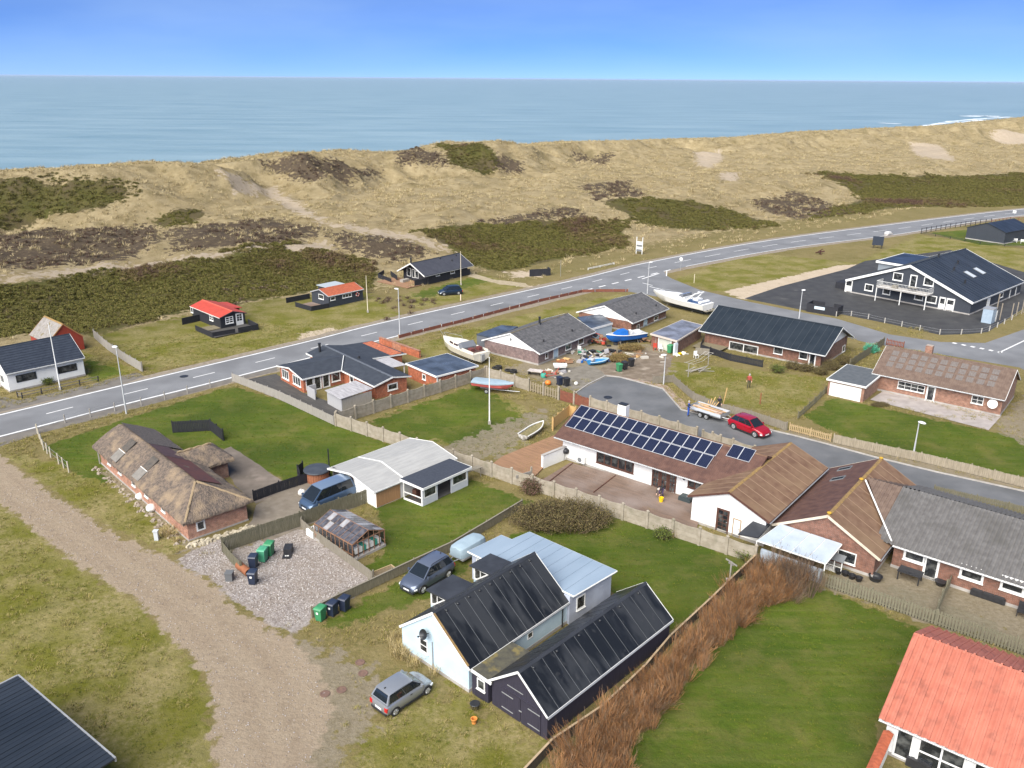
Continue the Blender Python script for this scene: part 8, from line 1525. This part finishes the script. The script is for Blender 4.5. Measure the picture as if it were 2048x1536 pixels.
def scatter(name,pts,protos,label,scl,seed=1,zoff=0.0,tilt=.15,zones=0):
    """one object: a point cloud whose points carry clump meshes (geometry nodes)"""
    n = len(pts); r = np.random.default_rng(seed); me = bpy.data.meshes.new(name); me.vertices.add(n); z = height(pts[:,0],pts[:,1])+zoff
    me.vertices.foreach_set('co',np.stack([pts[:,0],pts[:,1],z],1).ravel().astype(np.float32))
    me.attributes.new('rot','FLOAT_VECTOR','POINT').data.foreach_set('vector',np.stack([r.normal(0,tilt,n),r.normal(0,tilt,n),r.uniform(0,6.283,n)],1).ravel().astype(np.float32))
    s = scl if isinstance(scl,np.ndarray) else r.uniform(scl[0],scl[1],n); me.attributes.new('scl','FLOAT','POINT').data.foreach_set('value',s.astype(np.float32)); me.attributes.new('pick','INT','POINT').data.foreach_set('value',(np.clip((fbm(pts[:,0],pts[:,1],zones,4,71)-.38)/.5*len(protos)+r.normal(0,.55,n),0,len(protos)-1) if zones else r.integers(0,len(protos),n)).astype(np.int32))
    o = put(name,me,kind='stuff',label=label); ng = bpy.data.node_groups.new(name+'_nodes','GeometryNodeTree'); ng.interface.new_socket('Geometry',in_out='INPUT',socket_type='NodeSocketGeometry'); ng.interface.new_socket('Geometry',in_out='OUTPUT',socket_type='NodeSocketGeometry')
    N = ng.nodes.new; L = ng.links.new; gi = N('NodeGroupInput'); go = N('NodeGroupOutput'); j = N('GeometryNodeJoinGeometry')
    def na(nm,dt): q = N('GeometryNodeInputNamedAttribute'); q.data_type = dt; q.inputs[0].default_value = nm; return q.outputs[0]
    rot,sc,pk = na('rot','FLOAT_VECTOR'),na('scl','FLOAT'),na('pick','INT')
    for k,pm in enumerate(protos):
        po = bpy.data.objects.new(name+'_clump',pm); oi = N('GeometryNodeObjectInfo'); oi.inputs['Object'].default_value = po; oi.inputs['As Instance'].default_value = True
        cp = N('FunctionNodeCompare'); cp.data_type = 'INT'; cp.operation = 'EQUAL'; L(pk,cp.inputs[2]); cp.inputs[3].default_value = k
        ip = N('GeometryNodeInstanceOnPoints'); L(gi.outputs[0],ip.inputs['Points']); L(cp.outputs[0],ip.inputs['Selection']); L(oi.outputs['Geometry'],ip.inputs['Instance']); L(rot,ip.inputs['Rotation']); L(sc,ip.inputs['Scale']); L(ip.outputs[0],j.inputs[0])
    L(j.outputs[0],go.inputs[0]); o.modifiers.new('scatter','NODES').node_group = ng; return o
RNG = np.random.default_rng(12)
def inpoly(P,dens,jit=0):
    xs = [p[0] for p in P]; ys = [p[1] for p in P]; n = int(dens*(max(xs)-min(xs))*(max(ys)-min(ys))); X = RNG.uniform(min(xs),max(xs),n); Y = RNG.uniform(min(ys),max(ys),n); k = pip(X,Y,P); return np.stack([X[k],Y[k]],1)
def lf(n,c,rough=.8): return mat(n,c,(c[0]*.7,c[1]*.7,c[2]*.7),scale=3,rough=rough,spec=.2)
from math import hypot
# masks reused for the scatter
def mval(names,X,Y,wd=None):
    v = np.zeros(X.shape)
    for a in names:
        for P,w_ in masks[a]:
            xs = [p[0] for p in P]; ys = [p[1] for p in P]; k = np.where((X > min(xs)-4*w_) & (X < max(xs)+4*w_) & (Y > min(ys)-4*w_) & (Y < max(ys)+4*w_))[0]
            v[k] = np.maximum(v[k],np.clip(.5+sdist(X[k],Y[k],P)/(2*w_),0,1))
    return v
roadP = offset(up,1.7)+offset(lo_,-2.0)[::-1]
# dune grass
n = 200000; X = RNG.uniform(-260,520,n); Y = RNG.uniform(110,620,n); t_ = X*CN[0]+Y*CN[1]; d_ = np.hypot(X,Y)
px_ = 1024+X/np.maximum(Y,1)*1700/.93
k = (t_ > 112) & (t_ < crest_t(X,Y)+6) & (px_ >-150) & (px_ < 2200) & (RNG.random(n) < np.clip(260/d_,.25,1))
X,Y,t_ = X[k],Y[k],t_[k]; mv = mval(['sand','mid','lawn','scrub'],X,Y); hv = mval(['heath'],X,Y); nn = fbm(X,Y,5,3,41)
k = (mv+(nn-.5)*.6 < .38) & (RNG.random(len(X)) < np.where(hv > .5,.35,np.where(t_ < 128,.3,np.clip(-.35+nn*1.9,.04,1)))) & ~pip(X,Y,roadP)
X,Y = X[k],Y[k]
straw = [lf('straw_blade',(.54,.43,.24)),lf('pale_straw_blade',(.66,.55,.34)),lf('brown_straw_blade',(.36,.27,.14)),lf('olive_straw_blade',(.30,.26,.11))]
tuft = [blades('marram_tuft',24,.42,.45,.05,straw,s,1.1,.5) for s in (1,2,3)]
scatter('dune_grass',np.stack([X,Y],1),tuft,'straw coloured marram grass covering the dunes',(.6,1.5),2,0,.25)
# rough grass round the village and the near field
n = 150000; X = RNG.uniform(-75,60,n); Y = RNG.uniform(24,120,n); t_ = X*CN[0]+Y*CN[1]
block = [roadP,offset(ta,-.8)+offset(tb,.8)[::-1],side,cul]+[G(q) for q in ([(447,1108),(602,1050),(745,1155),(600,1264),(425,1165),(345,1122)],[(485,1062),(512,1010),(650,945),(755,1000),(612,1052)],[(430,905),(462,893),(600,975),(510,1008)],[(180,900),(250,835),(430,870),(510,1010),(510,1045),(378,1088)],[(800,1300),(1060,1060),(1240,1150),(1345,1250),(1098,1485)],[(650,945),(820,880),(940,940),(930,995),(755,1018)],[(1070,960),(1110,860),(1170,800),(1520,900),(1660,930),(2060,1030),(2060,1260),(1760,1160),(1520,1100),(1390,1045)],[(470,762),(560,700),(960,700),(970,752),(672,850)],[(1757,1435),(1830,1260),(2100,1350),(2100,1600),(1740,1600)],[(0,1350),(45,1350),(260,1540),(-40,1560)],[(950,690),(1180,620),(1420,640),(1420,700),(1330,760),(1080,760)],[(620,1070),(640,1040),(770,1065),(770,1100),(705,1125)],[(1640,1170),(1700,1100),(2060,1200),(2060,1315)])]
bad = np.zeros(n,bool)
for P in block: bad |= pip(X,Y,P)
lw = mval(['lawn'],X,Y); mdv = mval(['mid'],X,Y); dr = mval(['dirt','sand'],X,Y); nn = fbm(X,Y,2.6,3,77)
p_l = 30/np.maximum(20,np.hypot(X,Y)) ; base_k = ~bad & (t_ < 118)
dryg = [lf('dry_blade',(.36,.28,.115)),lf('tan_blade',(.45,.36,.175)),lf('olive_blade',(.19,.185,.04)),lf('yellowgreen_blade',(.25,.235,.035))]
grng = [lf('green_blade',(.085,.135,.013)),lf('olive_blade2',(.14,.16,.022)),lf('yellowgreen_blade',(0,0,0)),lf('dark_green_blade',(.06,.10,.011))]
dt_ = [blades('dry_tuft',18,.15,.22,.02,dryg,s,1.1,.5) for s in (4,5)]; gt_ = [blades('green_tuft',14,.07,.18,.018,grng,s,.8,.4) for s in (6,7)]
k = base_k & (lw < .5) & (RNG.random(n) < np.where(mdv > .5,.22,.6)*(nn > .40)*np.where(dr > .4,.25,1))
scatter('rough_grass',np.stack([X[k],Y[k]],1),dt_,'dry tufted rough grass between track, road and houses',(.6,1.3),3)
k = base_k & ((lw > .5) | (mdv > .6)) & (RNG.random(n) < .5) 
scatter('lawn_grass',np.stack([X[k],Y[k]],1),gt_,'short green grass tufts of the lawns and field',(.5,1.2),4)
# evergreen thicket and scrub
scr = [lf('scrub_leaf',(.135,.13,.028)),lf('scrub_leaf_dark',(.10,.10,.022)),lf('scrub_leaf_olive',(.18,.155,.045)),lf('scrub_leaf_brown',(.16,.115,.055))]
clump = [leafclump('scrub_clump',80,.55,.3,.10,scr[:3],s,6) for s in (1,2)]+[leafclump('scrub_clump',80,.55,.34,.10,scr,3,6),leafclump('scrub_clump',90,.6,.5,.10,scr[2:],9,8),leafclump('scrub_clump',90,.7,.7,.09,[lf('dead_rose',(.16,.105,.065)),lf('dead_rose_dark',(.11,.075,.05))],13,14)]
pts = []
for P,w_ in masks['scrub']:
    xs = [p[0] for p in P]; ys = [p[1] for p in P]; n = int((4.2 if np.hypot(*np.mean(P,0)) < 190 else 1.8)*(max(xs)-min(xs)+12)*(max(ys)-min(ys)+12)); X = RNG.uniform(min(xs)-6,max(xs)+6,n); Y = RNG.uniform(min(ys)-6,max(ys)+6,n)
    nn = fbm(X,Y,7,4,91); nf_ = fbm(X,Y,2.2,2,95); k = np.clip(sdist(X,Y,P)/7,-1,.55)+(nn-.5)*1.5+(nf_-.5)*.5 > .0; pts.append(np.stack([X[k],Y[k]],1))
pts = np.concatenate(pts); pts = pts[~pip(pts[:,0],pts[:,1],roadP) & (mval(['mid','sand'],pts[:,0],pts[:,1]) < .6)]
scatter('scrub_thicket',pts,clump,'dense olive green scrub thicket on the dune slopes, also standing in for shade on the knoll flank',(.45,1.35),5,-.05,.15,16)
br_l = [lf('heath_twig',(.135,.098,.068)),lf('heath_twig_dark',(.09,.068,.05)),lf('heath_twig_tan',(.20,.155,.10))]
hc = [leafclump('heath_clump',60,.6,.4,.09,br_l,s,16) for s in (4,5)]
pts = np.concatenate([inpoly(P,.55) for P,w_ in masks['heath']]+[inpoly(GT([(380,610),(520,540),(620,560),(560,590),(420,625)]),.35),inpoly(GT([(740,600),(870,590),(900,615),(760,650)]),.3)]); v = fbm(pts[:,0],pts[:,1],5,4,61); pts = pts[v > .47]
scatter('heath_scrub',pts,hc,'low brown heath and dead rose scrub in the dune hollows',(.6,1.3),6)
# brown coppiced twig hedge
tw = [lf('orange_twig',(.40,.205,.085)),lf('brown_twig',(.28,.14,.065)),lf('grey_twig',(.24,.165,.105))]
def twigclump(n,h,sp,seed,tw,thick=.014):
    b = MB(); r = random.Random(seed)
    for i in range(n):
        a = r.uniform(0,6.283); d = sp*r.random()**.6; x,y = d*math.cos(a)*.5,d*math.sin(a)*.5; hh = h*r.uniform(.6,1.1); e = (x+math.cos(a)*d*r.uniform(.5,1.3),y+math.sin(a)*d*r.uniform(.5,1.3),hh); m_ = r.randrange(len(tw))
        b.tube((x,y,0),e,thick,thick*.5,3,m=m_)
        for k in range(3): f = r.uniform(.35,.85); q = (x+(e[0]-x)*f,y+(e[1]-y)*f,hh*f); b.tube(q,(q[0]+r.uniform(-.22,.22),q[1]+r.uniform(-.22,.22),q[2]+hh*r.uniform(.15,.35)),thick*.6,thick*.3,3,m=m_)
    return b.mesh('twig_clump',tw)
tc_ = [twigclump(40,1.15+.12*s,.6,s,tw,.011) for s in (1,2,3,4)]
hp = G([(1080,1600),(1145,1505),(1240,1420),(1320,1345),(1390,1270),(1470,1180),(1510,1145),(1560,1140),(1610,1160),(1600,1195),(1530,1215),(1470,1270),(1400,1345),(1330,1420),(1265,1520),(1230,1600)])
pts = inpoly(hp,7.5); scatter('twig_hedge',pts,tc_,'bare orange-brown coppiced twig hedge running along the dark fence',(.4,1.1),7,0,.3)
gtw = [twigclump(40,1.9,.6,s,[tw[2],lf('dark_grey_twig',(.13,.095,.075))],.012) for s in (7,8)]
scatter('grey_twig_hedge',inpoly(G([(1520,1150),(1560,1140),(1640,1160),(1650,1185),(1590,1205)]),3.0),gtw,'taller grey bare twigs at the canopy end of the hedge',(.7,1.1),8)
# big bare bush by the wall and its small neighbour
def bush(label,px,rx,ry,h,n,mats,seed,cat='bush'):
    t = thing('bush',label,cat,(*g(*px),0)); b = MB(); r = random.Random(seed); ls = MB()
    for i in range(n):
        a = r.uniform(0,6.283); u = math.sqrt(r.random()); x0,y0 = u*rx*.7*math.cos(a),u*ry*.7*math.sin(a); ht = h*math.sqrt(max(.08,1-u*u*.9))*r.uniform(.45,1.15); e = (x0*1.35+r.uniform(-.3,.3),y0*1.35+r.uniform(-.3,.3),ht); b.tube((x0,y0,0),e,.02,.008,3,m=r.randrange(2))
        for k in range(7):
            f = r.uniform(.4,1); q = (x0+(e[0]-x0)*f,y0+(e[1]-y0)*f,ht*f); s = (q[0]+r.uniform(-.35,.35),q[1]+r.uniform(-.35,.35),q[2]+r.uniform(.0,.35)); b.tube(q,s,.009,.004,3,m=r.randrange(2))
            for w_ in range(3): c = Vector(s)+Vector((r.uniform(-.12,.12),r.uniform(-.12,.12),r.uniform(-.12,.12))); d = Vector((r.gauss(0,1),r.gauss(0,1),r.gauss(0,1))).normalized()*.065; d2 = d.orthogonal().normalized()*.03; ls.add([tuple(c+d),tuple(c+d2),tuple(c-d),tuple(c-d2)],[(0,1,2,3)],r.randrange(2))
    o = b.build('branches',mats[:2],t); o['kind'] = 'stuff'; o = ls.build('leaves',mats[2:],t); o['kind'] = 'stuff'; return t
bm_ = [lf('bush_twig',(.17,.125,.075)),lf('bush_twig_dark',(.10,.075,.05)),lf('bush_leaf',(.17,.135,.055)),lf('bush_leaf_dark',(.085,.075,.03))]
bush('large rounded bare olive-brown bush against the concrete wall',(1122,1048),4.6,2.5,1.9,620,bm_,3); bush('small reddish bare bush at the concrete wall beside the large bush',(1065,985),1.0,.9,1.2,110,[lf('red_twig',(.21,.12,.09)),bm_[1],lf('red_leaf',(.17,.10,.075)),bm_[3]],5)
gl_ = [bm_[1],bm_[1],lf('fresh_leaf',(.13,.16,.03)),lf('mid_leaf',(.07,.095,.025))]
for lb,px,s in (('small green bush at the concrete wall below the bungalow deck',(1327,1075),.55),('low green shrub beside the dinghy lawn wall',(880,775),.6),('low green shrub at the left end of the dinghy lawn wall',(865,780),.5),('small shrub at the concrete wall corner by the twig hedge',(1492,1118),.6),('small shrub in the rubble bed before the white road house',(95,768),.6),('green shrub in front of the black terrace screen',(1555,745),.7)): bush(lb,px,s,s,s*1.1,60,gl_,int(px[0]))
for i,(px,s) in enumerate((((1585,738),.8),((1612,742),.8),((1640,748),.8),((1660,738),1.0),((1690,728),1.0))): bush(('olive hedge shrub below the brick bungalow, first from the left','olive hedge shrub below the brick bungalow, second from the left','olive hedge shrub below the brick bungalow, third from the left','olive shrub at the corner of the black metal roof house','olive shrub right of the black metal roof house corner')[i],px,s*1.1,s,s*1.1,90,bm_,40+i)
bush('dry shrub by the slatted terrace of the brick garage drive',(1240,722),1.6,1.2,.8,200,[tw[1],tw[2],lf('dry_leaf',(.26,.19,.07)),lf('dry_leaf2',(.17,.13,.05))],60); bush('dry grass clump in front of the blue boat',(1262,700),1.8,.9,.6,180,[tw[1],tw[2],lf('dry_leaf',(0,0,0)),lf('dry_leaf2',(0,0,0))],61)
bush('green plastic netting bush at the slat fence corner',(1741,705),.8,.7,1.0,120,[bootgreen,bootgreen,bootgreen,tealp],62)
t = copy_tree(bpy.data.objects['bush'],loc=(*g(1760,812),0),label='tiny brown shrub at the left end of the stone terrace'); t.scale = (.25,.25,.25)
# dry tall grass clumps at the cottage foot
gc = [blades('foot_tuft',40,.7,.35,.03,dryg[:2]+straw[:1],s,.8,.5) for s in (11,12)]
pts = np.concatenate([inpoly(G([(775,1290),(800,1255),(830,1310),(800,1335)]),6),inpoly(G([(800,1320),(830,1320),(945,1395),(935,1402)]),3),inpoly(G([(330,1040),(372,1075),(360,1100),(310,1070)]),3),inpoly(G([(1330,1058),(1370,1075),(1360,1090),(1300,1060)]),3)])
scatter('foot_grass',pts,gc,'dry tall grass clumps along house walls',(.5,1.1),9)
pts = np.concatenate([inpoly(G([(1042,880),(1092,851),(1096,858),(1048,884)]),14)]); scatter('boat_plants',pts,dt_,'dry plants growing in the old rowing boat',(.5,1.0),10,.32)
# gravel pebbles
pb = MB(); pb.lathe([(.02,-.02),(.06,0),(.05,.035),(.01,.05)],n=6); pbm = [pb.mesh('pebble',mat('pebble_grey',(.33,.30,.285),rough=.9)),pb.mesh('pebble',mat('pebble_brown',(.22,.18,.15),rough=.9)),pb.mesh('pebble',mat('pebble_white',(.46,.43,.41),rough=.9))]
pts = inpoly(G([(455,1120),(595,1065),(735,1155),(625,1228),(578,1255),(475,1200),(430,1160),(370,1120),(440,1080)]),45); scatter('washed_gravel_stones',pts,pbm,'loose grey and pinkish gravel stones of the yard',(.35,.95),11,.012,.4)
pts = inpoly(ta+tb[::-1],9); pts = pts[np.hypot(pts[:,0],pts[:,1]) < 80]; scatter('track_stones',pts,pbm[:2],'small stones on the sandy gravel track',(.3,.8),13,.006,.4)
